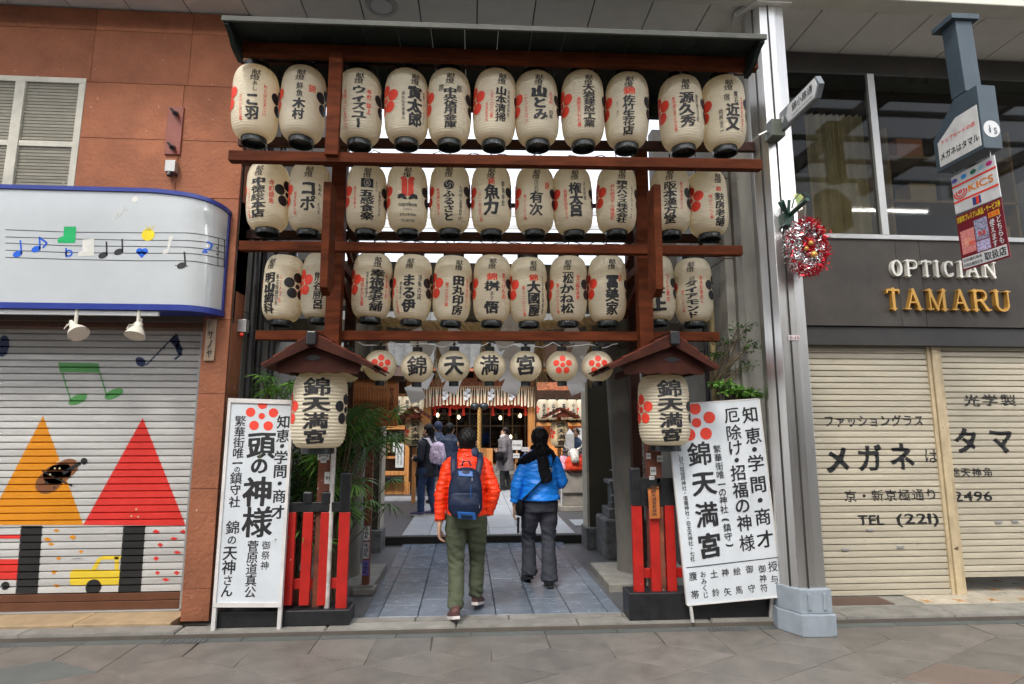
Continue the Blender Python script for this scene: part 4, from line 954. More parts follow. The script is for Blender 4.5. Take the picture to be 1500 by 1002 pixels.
# ------------------------------------------------------------------ the timber lantern gate
def YG(Y0, x): return Y0 - .03 * x
def PG(px, py, Y0):
    v = P(px, py, Y0)
    for _ in range(3): v = P(px, py, YG(Y0, v.x))
    return v
paper_m = pm('lantern_paper', (.93, .87, .70), .75, var=.06, scale=3, bump=.12, bscale=40, rnd=.09, translucent=.48, stain=.2, spec=.2, tcol=(.96, .84, .60))
paper_i = ink_m; lac_m = pm('black_lacquer', (.015, .02, .02), .28, var=.2, bump=.03)
gate = thing('lantern_gate', 'red brown timber rack gate hung with four rows of paper lanterns', 'gate', (.1, 5.2, 0))
def beam(name, a, b, Y0, w, h, mat=wood_red):   # a, b: photo pixels of the beam's mid line at its two ends
    p, q = PG(a[0], a[1], Y0), PG(b[0], b[1], Y0); return MB().bar(p, q, w, h).build(name, mat, gate, bevel=.004)
beam('beam', (337, 230), (1114, 243), 4.45, .07, .085); beam('beam', (352, 361), (1086, 368), 5.02, .07, .085); beam('beam', (376, 491.5), (1052, 493.5), 5.3, .07, .085)
beam('roof_beam', (346, 73), (1108, 96), 4.42, .07, .10)
for (a, b, Y0) in (((350, 208), (1105, 216), 4.98), ((352, 344), (1065, 350), 5.5), ((520, 300), (925, 302), 6.2)): beam('rear_rail', a, b, Y0, .05, .085 if Y0 < 6 else .04, pm('rail_wood', (.04, .013, .007), .6, var=.2, bump=.3, spec=.25))
for (a, b, Y0) in (((352, 90), (1100, 108), 4.72), ((355, 240), (1080, 248), 5.22), ((385, 366), (1060, 374), 5.48)): beam('hanging_rail', a, b, Y0, .035, .03, MATS['rail_wood'])
# roof: front edge strip, dark boarded underside
ra, rb_ = PG(325, 27, 4.12), PG(1123, 54.5, 4.12)
MB().bar(ra, rb_, .02, .042).build('roof_edge', pm('edge_grey', (.09, .093, .08), .6, stain=.5, spec=.2), gate, bevel=.003)
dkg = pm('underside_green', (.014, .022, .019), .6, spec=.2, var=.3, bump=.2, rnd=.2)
nb = 16
for i in range(nb):
    t0, t1 = i / nb, (i + 1) / nb; a = ra.lerp(rb_, t0); b = ra.lerp(rb_, t1); dz = -.005
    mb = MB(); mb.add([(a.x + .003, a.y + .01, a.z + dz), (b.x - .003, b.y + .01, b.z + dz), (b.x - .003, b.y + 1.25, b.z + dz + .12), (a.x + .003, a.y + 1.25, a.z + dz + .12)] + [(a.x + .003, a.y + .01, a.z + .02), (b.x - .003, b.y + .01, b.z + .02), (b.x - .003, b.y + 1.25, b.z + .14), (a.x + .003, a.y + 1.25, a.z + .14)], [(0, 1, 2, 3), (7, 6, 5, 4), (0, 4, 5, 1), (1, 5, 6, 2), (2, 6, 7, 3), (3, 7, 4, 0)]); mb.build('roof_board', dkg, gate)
for e, sg in ((ra, 1), (rb_, -1)):
    pr = [(0, 0), (0, -.04), (.05, -.05), (.10, -.08), (.14, -.12), (.2, -.14), (.3, -.16), (.3, 0)]
    MB().prism([(e.y + .01 + a, e.z + b) for a, b in pr], e.x + sg * .012, e.x + sg * .05, 'x').build('end_bracket', dkg, gate)
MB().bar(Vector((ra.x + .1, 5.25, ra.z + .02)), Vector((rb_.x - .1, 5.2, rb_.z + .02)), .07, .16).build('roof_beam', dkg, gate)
rk = MB()
# posts, struts, arms
post_old = pm('worn_post', (.16, .045, .022), .65, var=.35, scale=7, bump=.5, bscale=30, spot=((.42, .36, .3), .22, 11), stain=.5)
def vpost(name, px, py0, py1, Y, w, dpt, mat=wood_red, slope=0.0, ztop=None, zbot=None):
    a = P(px, py0, Y); b = P(px, py1, Y); z0 = b.z if zbot is None else zbot; z1 = a.z if ztop is None else ztop
    return MB().box(-w / 2, w / 2, -dpt / 2, dpt / 2, 0, z1 - z0, Matrix.Translation((b.x, Y, z0))).build(name, mat, gate, bevel=.004)
vpost('post', 488, 200, 490, 5.27, .13, .12, zbot=2.2, ztop=4.55); vpost('post', 945, 200, 490, 5.2, .13, .12, zbot=2.2, ztop=4.6)
vpost('post', 478, 200, 700, 5.27, .12, .12, post_old, zbot=.0, ztop=2.2); vpost('post', 957, 200, 700, 5.2, .12, .12, post_old, zbot=.0, ztop=2.2)
vpost('strut', 486, 78, 228, 4.44, .105, .05); vpost('strut', 960, 92, 240, 4.40, .095, .05)
for (px, Yb, xw) in ((508, 6.1, .1), (930, 6.1, .1)): vpost('rear_post', px, 200, 600, Yb, xw, .1, MATS['rail_wood'], zbot=0, ztop=4.6)
for (a, b, Y0, Y1) in (((481, 268), (484, 430), 4.62, 4.98), ((961, 272), (954, 432), 4.55, 4.92)):
    p, q = P(a[0], a[1], Y0), P(b[0], b[1], Y0); rr_w = .062
    mb = MB(); prf = [(Y0 - .03, p.z), (Y0 + .16, p.z), (Y0 + .22, q.z + .1), (Y0 + .10, q.z), (Y0 + .0, q.z + .05)]
    mb.prism(prf, p.x - rr_w / 2, p.x + rr_w / 2, 'x').build('brace_board', wood_red, gate, bevel=.004)
for sx_, (pa, pb) in (((-1), ((488, 230), (488, 361))), (1, ((950, 243), (950, 368)))):
    for (px, py), Ya in zip((pa, pb), (4.42, 4.98)):
        p = P(px, py, 5.25); zz = P(px, py, Ya + .02).z
        MB().bar((p.x, 6.1, zz), (p.x, 5.2, zz), .06, .08).build('arm', wood_red, gate, bevel=.003)
        MB().bar((p.x + .05 * -sx_, 6.0, zz - .42), (p.x, 5.4, zz - .04), .04, .05).build('knee_brace', wood_red, gate, bevel=.003)
for (x, y, Y) in ((485, 145, 4.405), (485, 200, 4.405), (960, 155, 4.37), (962, 210, 4.37), (480, 229, 4.41), (963, 239, 4.37)):
    c = P(x, y, Y); MB().lathe([(.0, 0), (.011, 0), (.009, .008), (0, .01)], 8).build('bolt', alum_m, gate); gate.children[-1].location = c - gate.location; gate.children[-1].rotation_euler = (R(90), 0, 0)
# stickers on the worn posts
stk = pm('sticker_white', (.62, .62, .6), .6, var=.15, scale=30, stain=.3)
for i, (px, py, w, h, Y) in enumerate(((474, 668, .10, .07, 5.205), (483, 700, .09, .1, 5.205), (474, 673, .05, .06, 5.203), (967, 672, .055, .055, 5.13), (957, 690, .05, .07, 5.13), (965, 710, .03, .11, 5.13), (950, 668, .04, .05, 5.13), (955, 700, .045, .03, 5.129))):
    c = P(px, py, Y); s_ = MB().box(c.x - w / 2, c.x + w / 2, Y, Y + .004, c.z - h / 2, c.z + h / 2).build('sticker', stk, gate)
    T = Text(); T.row('錦参拝', c.x - w * .4, c.x + w * .4, c.z, h * .35, .02, 12); T.build('lettering', ink_m, s_, lambda x, z: (x, Y - .001, z))
hole = P(966, 672, 5.128)
tag(MB().lathe([(.022, .02), (.022, 2.05)], 10, (P(487, 700, 5.19).x, 5.19, 0)).build('post_pipe', pm('pipe_white', (.5, .47, .43), .6, stain=.8, var=.3, spot=((.14, .07, .05), .3, 16)), None, smooth=60), 'peeling white pipe running up beside the left gate post', 'pipe')
# cables under the beams
for (a, b, Y, n) in (((500, 222), (930, 230), 4.62, 9), ((510, 352), (925, 355), 5.3, 9), ((525, 503), (905, 505), 5.5, 8), ((360, 222), (470, 224), 4.62, 2)):
    pts = []
    for i in range(n * 6 + 1):
        t = i / (n * 6); v = P(a[0] + (b[0] - a[0]) * t, a[1] + (b[1] - a[1]) * t, Y); v.z -= .035 * abs(math.sin(math.pi * t * n)) - .01 + .01 * math.sin(i * 1.7); pts.append(v)
    MB().loft(pts, .0045, n=5).build('power_cable', lac_m if Y < 5.4 else white_m, gate)

# ------------------------------------------------------------------ lanterns
def lantern_profile(Rr, H, nrib, amp, neck=.55, p=3.2, q=.5, sub=4):
    pr = []; N = nrib * sub
    for i in range(N + 1):
        u = 2 * i / N - 1; r = Rr * (neck + (1 - neck) * (1 - abs(u) ** p) ** q); r += amp * (abs(math.sin(math.pi * i / sub)) - .5) * (1 if 0 < i < N else 0)
        pr.append((max(r, .01), i / N * H))
    return pr
def rad_at(Rr, H, z, neck=.55, p=3.2, q=.5):
    u = max(-1, min(1, 2 * z / H - 1)); return Rr * (neck + (1 - neck) * (1 - abs(u) ** p) ** q)
class Lantern:
    def __init__(s, name, label, cat, group, loc, rot, body, caps, Rr, H, z0, shape):
        s.t = thing(name, label, cat, loc, group, rot); s.R = Rr; s.H = H; s.z0 = z0; s.sh = shape; s.k = 0
        inst('paper_body', body, s.t)
        for nm, me in caps: inst(nm, me, s.t)
    def put(s, T, mat, name='lettering', label=None, ph0=0.0):
        """T in units: x across (1 = radius, along the surface), y down from 0 top to -1 bottom"""
        s.k += 1
        def fn(x, y):
            z = (1 + y) * s.H; a = x + ph0; r = rad_at(s.R, s.H, z, **s.sh) + .0032 * (s.R / .18) + .0004 * (s.k % 4)
            return (r * math.sin(a), -r * math.cos(a), s.z0 + z)
        return T.build(name, mat, s.t, fn, label=label, local=True)
rowspec = {1: dict(Y=4.68, yt=[92, 94, 96, 99, 100, 103, 103, 105, 109, 111, 114], yb=[219, 220, 224, 223, 224, 225, 225, 226, 229, 232, 233], cx=[371, 440, 526, 595, 658, 723, 788, 855, 918, 1002, 1063], w=66),
           2: dict(Y=5.2, yt=[241] * 11, yb=[349, 351, 351, 351, 351, 352, 352, 353, 352, 353, 356], cx=[391, 451, 536, 597, 659, 720, 783, 841, 903, 983, 1040], w=59),
           3: dict(Y=5.46, yt=[370, 371, 370, 371, 372, 374, 375, 375, 376, 376, 378], yb=[480, 477, 476, 479, 481, 481, 482, 481, 481, 480, 482], cx=[411, 467, 542, 602, 660, 720, 775, 832, 890, 964, 1018], w=55.5)}
meshes = {}
CAP = .05
for rw_, S in rowspec.items():
    Y = S['Y']; i = 5; zb_ = PG(S['cx'][i], S['yb'][i], Y + .09).z; zt2 = PG(S['cx'][i], S['yt'][i], Y - .09).z
    Rr = S['w'] / 2 * Y / F * 1.02; H = zt2 - zb_ - CAP; S['R'] = Rr; S['H'] = H; 
    body = MB().lathe([(r, z + CAP) for r, z in lantern_profile(Rr, H, 31, .003, .52, 4.2, .5)], 40, cap=False).mesh('paper_body', paper_m, 80)
    cr = Rr * .56
    def ringcap(z0, z1, r, flip):
        m = MB(); a = [(r * .99, z0), (r, z0 + .004), (r, z1 - .004), (r * .985, z1), (r * .9, z1), (r * .88, z1 - .006), (r * .88, z0 + .006), (r * .9, z0)]
        m.lathe(a + [a[0]], 28, cap=False); return m
    bc = ringcap(0, CAP, cr, 0).lathe([(.0, CAP * .8), (cr * .9, CAP * .8)], 20, cap=False).mesh('bottom_cap', lac_m, 50)
    tc_ = ringcap(CAP + H, 2 * CAP + H, cr, 0).mesh('top_cap', lac_m, 50)
    hg = MB(); zt_top = 2 * CAP + H
    hg.loft([(-cr, 0, zt_top - .02), (-cr * .7, 0, zt_top + .05), (0, 0, zt_top + .07), (cr * .7, 0, zt_top + .05), (cr, 0, zt_top - .02)], .004, n=5)
    hg.loft([(0, 0, zt_top + .07), (0, .02, zt_top + .13)], .006, n=5)
    hgm = hg.mesh('hanger', lac_m, 60)
    meshes[rw_] = (body, [('bottom_cap', bc), ('top_cap', tc_), ('hanger', hgm)])
B_, S_ = .036, 0.0
# each entry: rotation seen by the camera in degrees, then lettering: (text, u, v0, v1, width, colour k/r, bold)
K = 'k'; Rd = 'r'
LT = {
 1: [(-4, [('あし', 0, .22, .38, .2, K, .01), ('こ羽', -.08, .42, .83, .46, K, .05), ('利久好又多三川', .42, .25, .75, .15, Rd, 0), ('三二三七番', -.55, .45, .85, .15, Rd, 0)]),
     (-10, [('鮮魚', 0, .25, .48, .26, K, .015), ('木村', 0, .5, .83, .42, K, .04), ('錦', .5, .25, .37, .3, Rd, .01)]),
     (-2, [('ウィズユー', -.02, .25, .9, .52, K, .045), ('寺町', .42, .28, .45, .2, Rd, .01), ('錦上', .4, .5, .68, .2, Rd, .01), ('京極二二一五六二八', -.62, .3, .92, .15, Rd, 0)]),
     (20, [('寅太郎', 0, .24, .88, .56, K, .048), ('京都さんしょうてい', .45, .28, .8, .12, K, 0), ('烏丸仏光寺東入', -.52, .35, .8, .15, K, 0)]),
     (2, [('京', -.38, .22, .32, .26, K, .01), ('都', .4, .22, .32, .26, K, .01), ('中央信用金庫', 0, .28, .9, .5, K, .034)]),
     (16, [('山本清掃', -.02, .25, .8, .42, K, .03), ('京都株式会社', .34, .28, .7, .14, K, 0), ('二五一〇八二番', -.42, .32, .75, .14, Rd, 0), ('五五五五五', -.64, .5, .8, .14, Rd, 0)]),
     (8, [('山とみ', 0, .23, .78, .56, K, .05), ('二二一三二六八', -.6, .34, .8, .15, Rd, 0), ('先斗町', .52, .3, .5, .17, Rd, 0), ('四条', .5, .6, .74, .2, K, .01)]),
     (16, [('大岩建設工業', 0, .2, .87, .46, K, .034), ('柴野五八七七番', -.45, .4, .86, .17, Rd, .005)]),
     (6, [('錦', 0, .21, .32, .44, Rd, .03), ('佐竹生花店', 0, .34, .94, .44, K, .034), ('二二一', -.5, .42, .5, .12, K, 0), ('五〇八一', -.48, .56, .66, .12, K, 0)]),
     (14, [('源久秀', 0, .25, .8, .56, K, .042), ('新京極三之町', .48, .28, .72, .14, K, 0), ('新京極三条上ル五番', -.52, .3, .85, .14, Rd, 0)]),
     (16, [('宿', -.12, .27, .37, .24, K, .01), ('懐石', .3, .22, .42, .18, K, .005), ('近又', .12, .42, .84, .52, K, .045), ('鵜飼治二', -.38, .5, .85, .17, K, 0), ('京都御幸町四条上', .6, .3, .84, .12, Rd, 0)])],
 2: [(-26, [('中徳総本店', 0, .24, .88, .56, K, .04), ('寺町錦角', .58, .27, .66, .22, Rd, .01), ('三二二一八六番', -.5, .4, .88, .14, Rd, 0)]),
     (-5, [('コポ', 0, .27, .76, .6, K, .045), ('もめん', .52, .3, .48, .17, K, .01), ('くつ下', .5, .6, .8, .18, K, 0), ('御幸町錦小路', -.6, .45, .82, .14, Rd, 0)]),
     (0, [('五感食楽', 0, .41, .9, .56, K, .045), ('京都烏丸仏光寺', .62, .4, .82, .14, K, 0), ('もんごい', .45, .25, .42, .14, K, 0), ('高辻三条東入', -.58, .35, .72, .15, Rd, 0)]),
     (0, [('三条店', 0, .72, .75, .42, K, 0)]),
     (-3, [('ふるさと', 0, .43, .92, .46, K, .045), ('九代のこる京みやげ', .56, .34, .9, .17, K, .008), ('新京極六角下ル', -.52, .38, .82, .17, Rd, .004)]),
     (0, [('錦', 0, .21, .31, .3, Rd, .02), ('魚力', 0, .32, .8, .6, K, .05), ('鮮魚仲卸', .58, .24, .66, .17, K, 0), ('二二一四〇五三番', -.55, .42, .9, .15, Rd, 0)]),
     (4, [('株式会社', 0, .22, .42, .22, K, 0), ('錦', .55, .24, .36, .24, Rd, .01), ('有次', 0, .42, .82, .56, K, .034), ('電二二一〇九一番', -.55, .46, .88, .14, Rd, 0)]),
     (9, [('権太呂', 0, .26, .82, .52, K, .05), ('そば料理', .45, .24, .54, .14, K, .005), ('麩屋町四条上ル', -.48, .36, .86, .16, Rd, 0)]),
     (16, [('積水ハウス株式会社', 0, .24, .93, .46, K, .038), ('烏丸御池下ル梅屋町', -.46, .3, .9, .2, Rd, .006), ('モデルハウス', .5, .3, .85, .12, K, 0)]),
     (0, [('阪本漢方堂', 0, .24, .93, .54, K, .036), ('新京極四条上ル', .56, .24, .7, .14, Rd, 0)]),
     (34, [('錦', -.02, .27, .35, .26, Rd, .02), ('麩房老舗', 0, .38, .93, .46, K, .042), ('電二二一一九七番', -.45, .42, .82, .16, Rd, .004)])],
 3: [(-40, [('明山歯科', 0, .27, .92, .52, K, .045), ('新京極錦四条', .42, .3, .8, .14, K, 0), ('ハートフル', .58, .3, .75, .14, Rd, 0)]),
     (18, [('熊谷勝呂', -.45, .3, .88, .44, K, .03), ('加茂屋', .3, .28, .75, .3, K, .02)]),
     (12, [('幸福堂老舗', 0, .25, .92, .6, K, .042), ('伏見区疎水町東入', -.46, .3, .72, .12, K, 0), ('電四七六五番', -.68, .4, .85, .16, Rd, .004), ('本多菓子店', .5, .3, .7, .12, Rd, 0)]),
     (-10, [('まる伊', 0, .3, .9, .58, K, .05), ('活魚の店', .52, .3, .7, .2, K, .01), ('伊藤幸人', -.42, .42, .7, .12, K, 0), ('二一一二八四番', -.62, .5, .92, .14, Rd, .004)]),
     (16, [('田丸印房', 0, .3, .92, .5, K, .042), ('電二三五六番', -.55, .42, .8, .17, Rd, .004), ('四条京極上ル', .5, .32, .8, .12, Rd, 0)]),
     (0, [('錦', 0, .28, .39, .46, Rd, .03), ('桝', 0, .41, .56, .66, K, .05), ('ます', 0, .57, .72, .2, K, 0), ('悟', 0, .73, .91, .62, K, .05), ('京つけもの', .6, .27, .68, .22, Rd, .02)]),
     (16, [('錦', 0, .27, .37, .4, Rd, .03), ('大國屋', 0, .38, .94, .56, K, .045), ('うなぎ川魚料理', .5, .28, .9, .13, K, .005), ('電二二一〇八六番', -.52, .46, .94, .15, Rd, .004)]),
     (-2, [('松', 0, .27, .43, .42, K, .045), ('かね松', 0, .44, .9, .6, K, .045), ('京野菜', .52, .28, .68, .2, Rd, .01), ('電二二一〇八八番', -.5, .42, .9, .15, Rd, .004)]),
     (14, [('冨美家', 0, .3, .93, .56, K, .048), ('錦', .42, .28, .4, .2, Rd, .005)]),
     (5, [('井上', 0, .48, .88, .62, K, .05), ('つくだ煮の', .52, .28, .74, .2, Rd, .012)]),
     (-4, [('洋裁店', .05, .29, .37, .3, K, .005), ('ダイアモンド', 0, .36, .96, .54, K, .04), ('御幸町錦西入', .48, .28, .74, .14, Rd, 0), ('電二一二八六番', -.45, .5, .86, .14, Rd, 0)])]}
ordn = ['leftmost', 'second from the left', 'third from the left', 'fourth from the left', 'fifth from the left', 'middle', 'fifth from the right', 'fourth from the right', 'third from the right', 'second from the right', 'rightmost']
feat = {(1, 0): 'two big brushed characters', (1, 1): 'four characters growing larger downwards', (1, 2): 'a bold vertical katakana name', (1, 3): 'three bold characters', (1, 4): 'six stacked characters', (1, 5): 'four slim characters and red numerals', (1, 6): 'three broad bold characters', (1, 7): 'six narrow stacked characters', (1, 8): 'one red and five black characters', (1, 9): 'three brushed characters beside red petals', (1, 10): 'two bold characters right of centre',
        (2, 0): 'five characters and a black plum crest', (2, 1): 'two large katakana', (2, 2): 'a black square emblem', (2, 3): 'a red tulip emblem', (2, 4): 'a round comma swirl emblem', (2, 5): 'two very large characters', (2, 6): 'two large characters', (2, 7): 'three heavy characters beside red petals', (2, 8): 'one long column of nine characters', (2, 9): 'five characters behind the brace board', (2, 10): 'a full red plum crest',
        (3, 0): 'a black plum crest and dim lettering', (3, 1): 'its right side behind the post', (3, 2): 'five stacked characters', (3, 3): 'three bold characters under small ones', (3, 4): 'four bold characters', (3, 5): 'black, red and small hiragana lettering', (3, 6): 'three characters under a red one', (3, 7): 'a boxed top character', (3, 8): 'three bold characters', (3, 9): 'a ringed diamond emblem', (3, 10): 'six leaning katakana'}
rown = {1: 'top', 2: 'second', 3: 'third'}
kanban = {}
for rw_, S in rowspec.items():
    body, caps = meshes[rw_]
    for i, cx in enumerate(S['cx']):
        v = PG(cx, S['yb'][i], S['Y']); zb_ = PG(cx, S['yb'][i], S['Y'] + .09).z
        face = -math.degrees(math.atan2(v.x, v.y)); rot, cols = LT[rw_][i]; jig = random.uniform(-1, 1)
        L = Lantern('paper_lantern', 'long lantern with %s, %s in the %s row' % (feat[(rw_, i)], ordn[i].replace('from the', 'from'), rown[rw_]), 'lantern', 'long paper lanterns in three rows on the gate', (v.x, v.y, zb_), R(face + rot * 1.1), body, caps, S['R'], S['H'], CAP, dict(neck=.52, p=4.2, q=.5))
        L.t.scale = (random.uniform(.985, 1.02), random.uniform(.985, 1.02), random.uniform(.985, 1.012))
        L.t.rotation_euler = (R(random.uniform(-1.6, 1.6)), R(random.uniform(-1.8, 1.8)), L.t.rotation_euler[2])
        A_ = S['H'] / S['R']; DV = {1: .095, 2: .075, 3: .05}[rw_]
        Tk, Tr = Text(), Text()
        for k, (ch, u) in enumerate((('献', 0), ('燈', 0))): Tk.char(ch, u + (.04 if k == 0 else -.02), -(.085 + DV + k * .083), .42, .092, .022, 30, slant=.09)
        for (txt, u, v0, v1, w, c, b) in cols:
            T = Tk if c == K else Tr; n = 38 if w > .4 else (24 if w > .25 else 14)
            T.col(txt, u * 1.05, -(v0 + DV * (1.15 - v0)), -(v1 + DV * (1.0 - v1) * 1.2 + .01), w * (1.25 if w > .3 else 1.15), b * 1.55 + (.012 if w < .2 else 0), n, jit=.07)
        if (rw_, i) == (2, 2):
            T0 = Text(); T0.rect(-.3, -.36, .3, -.22, 6, 4); T0.v = [(x, y - DV) for x, y in T0.v]; L.put(T0, ink_m, 'emblem'); T0 = Text(); T0.ring(0, -.29, .05, .06); T0.v = [(x * 2.6, -.29 + (y + .29)) for x, y in T0.v]; T0.char('昌', 0, -.29, .16, .06, .01, 20); T0.v = [(x, y - DV) for x, y in T0.v]; L.k += 1; L.put(T0, paper_m, 'emblem_crest')
        if (rw_, i) == (2, 3):
            T0 = Text()
            for sg in (-1, 1): T0.raw([(sg * a, -b) for a, b in ((.02, .25), (.07, .22), (.2, .2), (.3, .205), (.4, .25), (.35, .235), (.29, .25), (.285, .46), (.18, .5), (.02, .5))], [tuple(range(10))])
            T0.cut(xs=[-.3, -.2, -.1, .1, .2, .3], ys=[-.3, -.4]); T0.v = [(x, y - DV * .9) for x, y in T0.v]; L.put(T0, redink, 'emblem', 'red tulip emblem')
            T0 = Text(); T0.poly([(-.06, -.205), (0, -.19), (.06, -.205), (0, -.23)])
            for sg in (-1, 1): T0.raw([(sg * a, -b) for a, b in ((.02, .56), (.15, .49), (.3, .475), (.46, .49), (.5, .53), (.44, .555), (.3, .545), (.12, .57))], [tuple(range(8))])
            T0.cut(xs=[-.4, -.3, -.2, -.1, .1, .2, .3, .4]); T0.row('napoleon', -.44, .46, -.635, .085, .025, 30); T0.row('075-241-0361', -.4, .4, -.79, .055, .01, 20); T0.row('075-361-3742', -.36, .38, -.87, .055, .01, 20); T0.v = [(x, y - DV * .7) for x, y in T0.v]; L.put(T0, ink_m)
        if (rw_, i) == (2, 4):
            T0 = Text(); T0.circ(0, -.33, .25, 30, .25 / A_); T0.v = [(x, y - DV) for x, y in T0.v]; L.put(T0, ink_m, 'emblem')
            T0 = Text()
            for k in range(3):
                a0 = 90 + 120 * k
                for j in range(7):
                    a = R(a0 + j * 20); T0.circ(.025 * (7 - j) ** .7 * 2.1 * math.cos(a) * 1.1, -.33 + .025 * (7 - j) ** .7 * 2.1 * math.sin(a) / A_ * 1.1, .021, 8, .021 / A_) if j else None
            T0.v = [(x, y - DV) for x, y in T0.v]; L.k += 1; L.put(T0, paper_m, 'emblem_swirl')
        if (rw_, i) == (3, 9):
            T0 = Text(); T0.ring(0, 0, .24, .29)
            for k in range(4): a = R(45 + 90 * k); T0.line(math.cos(a) * .25, math.sin(a) * .25, 0, 0, .035)
            q_ = [(0, .2), (.2, 0), (0, -.2), (-.2, 0)]
            for k in range(4): T0.line(*q_[k], *q_[(k + 1) % 4], .035)
            T0.v = [(x, -.35 - DV + y / A_) for x, y in T0.v]; L.put(T0, ink_m, 'emblem', 'ringed diamond emblem')
        if (rw_, i) == (3, 7):
            T0 = Text(); T0.rect(-.26, -.262, .3, -.248, 6, 1); T0.rect(.26, -.42, .3, -.26, 1, 2); T0.v = [(x, y - DV * .9) for x, y in T0.v]; L.put(T0, ink_m, 'box_line')
        L.put(Tk, ink_m)
        if Tr.v: L.put(Tr, redink, 'red_lettering')
        for side, m_, ph in ((-1, redink, -86), (1, ink_m, 84)):
            T0 = Text(); T0.plum(0, 0, .47, .27, .14, 90); T0.v = [(x, -.5 + y / A_) for x, y in T0.v]; L.put(T0, m_, 'plum_crest', 'red plum blossom crest' if side < 0 else 'black plum blossom crest', R(ph))
        if 'C' not in kanban: kanban['C'] = 1
# round lanterns of the bottom row
Y4 = 5.5; rr4 = 23.5 * Y4 / F
pr4 = [(max(.035, rr4 * math.sqrt(max(0, 1 - (2 * k / 48 - 1) ** 2 * .955)) + .0012 * (abs(math.sin(k * math.pi / 2)) - .5)), rr4 * 2 * .965 * k / 48) for k in range(49)]
bd4 = MB().lathe([(r, z + .03) for r, z in pr4], 32, cap=False).mesh('paper_body', paper_m, 80)
H4 = rr4 * 2 * .965
cp4 = [('bottom_cap', MB().lathe([(.03, -.01), (.046, -.01), (.046, .035), (.03, .035)], 20).mesh('bottom_cap', lac_m, 50)), ('top_cap', MB().lathe([(.03, H4 + .025), (.046, H4 + .025), (.046, H4 + .07), (.03, H4 + .07)], 20).mesh('top_cap', lac_m, 50)), ('hanger', MB().loft([(0, 0, H4 + .06), (0, 0, H4 + .17)], .006, n=6).ell((0, 0, H4 + .1), (.016, .016, .02), 8, 6).mesh('hanger', lac_m, 50))]
rl = [(508, 537, None, 'blank round paper lantern half hidden by the left little roof'), (557, 535, 'p', 'round plum crest lantern at the left beside the little roof'), (611, 537, '錦', 'round lantern with the most complex single character'), (665, 536, '天', 'round lantern with a four stroke character, left of centre'), (717, 536, '満', 'round lantern with a water-radical character, right of centre'), (770, 536, '宮', 'round lantern with a roofed character'), (823, 536, 'p', 'round plum crest lantern between the lettered ones and the last one'), (875, 536, 'p', 'round plum crest lantern at the right beside the little roof')]
for (cx, cy, ch, lab) in rl:
    v = PG(cx, cy, Y4); face = -math.degrees(math.atan2(v.x, v.y)); z = v.z - rr4 - .03
    L = Lantern('round_lantern', lab, 'lantern', 'round paper lanterns in the bottom row', (v.x, v.y, z), R(face + (3 if ch == 'p' else 0)), bd4, cp4, rr4, H4, .03, dict(neck=.2, p=2, q=.5))
    if ch == 'p':
        T0 = Text(); T0.plum(0, 0, .42, .20, .15, 90); T0.v = [(x, -.5 + y / 2) for x, y in T0.v]; L.put(T0, redink, 'plum_crest')
    elif ch:
        T0 = Text(); T0.char(ch, 0, -.5, 1.32, .66, .05, 46); L.put(T0, ink_m)
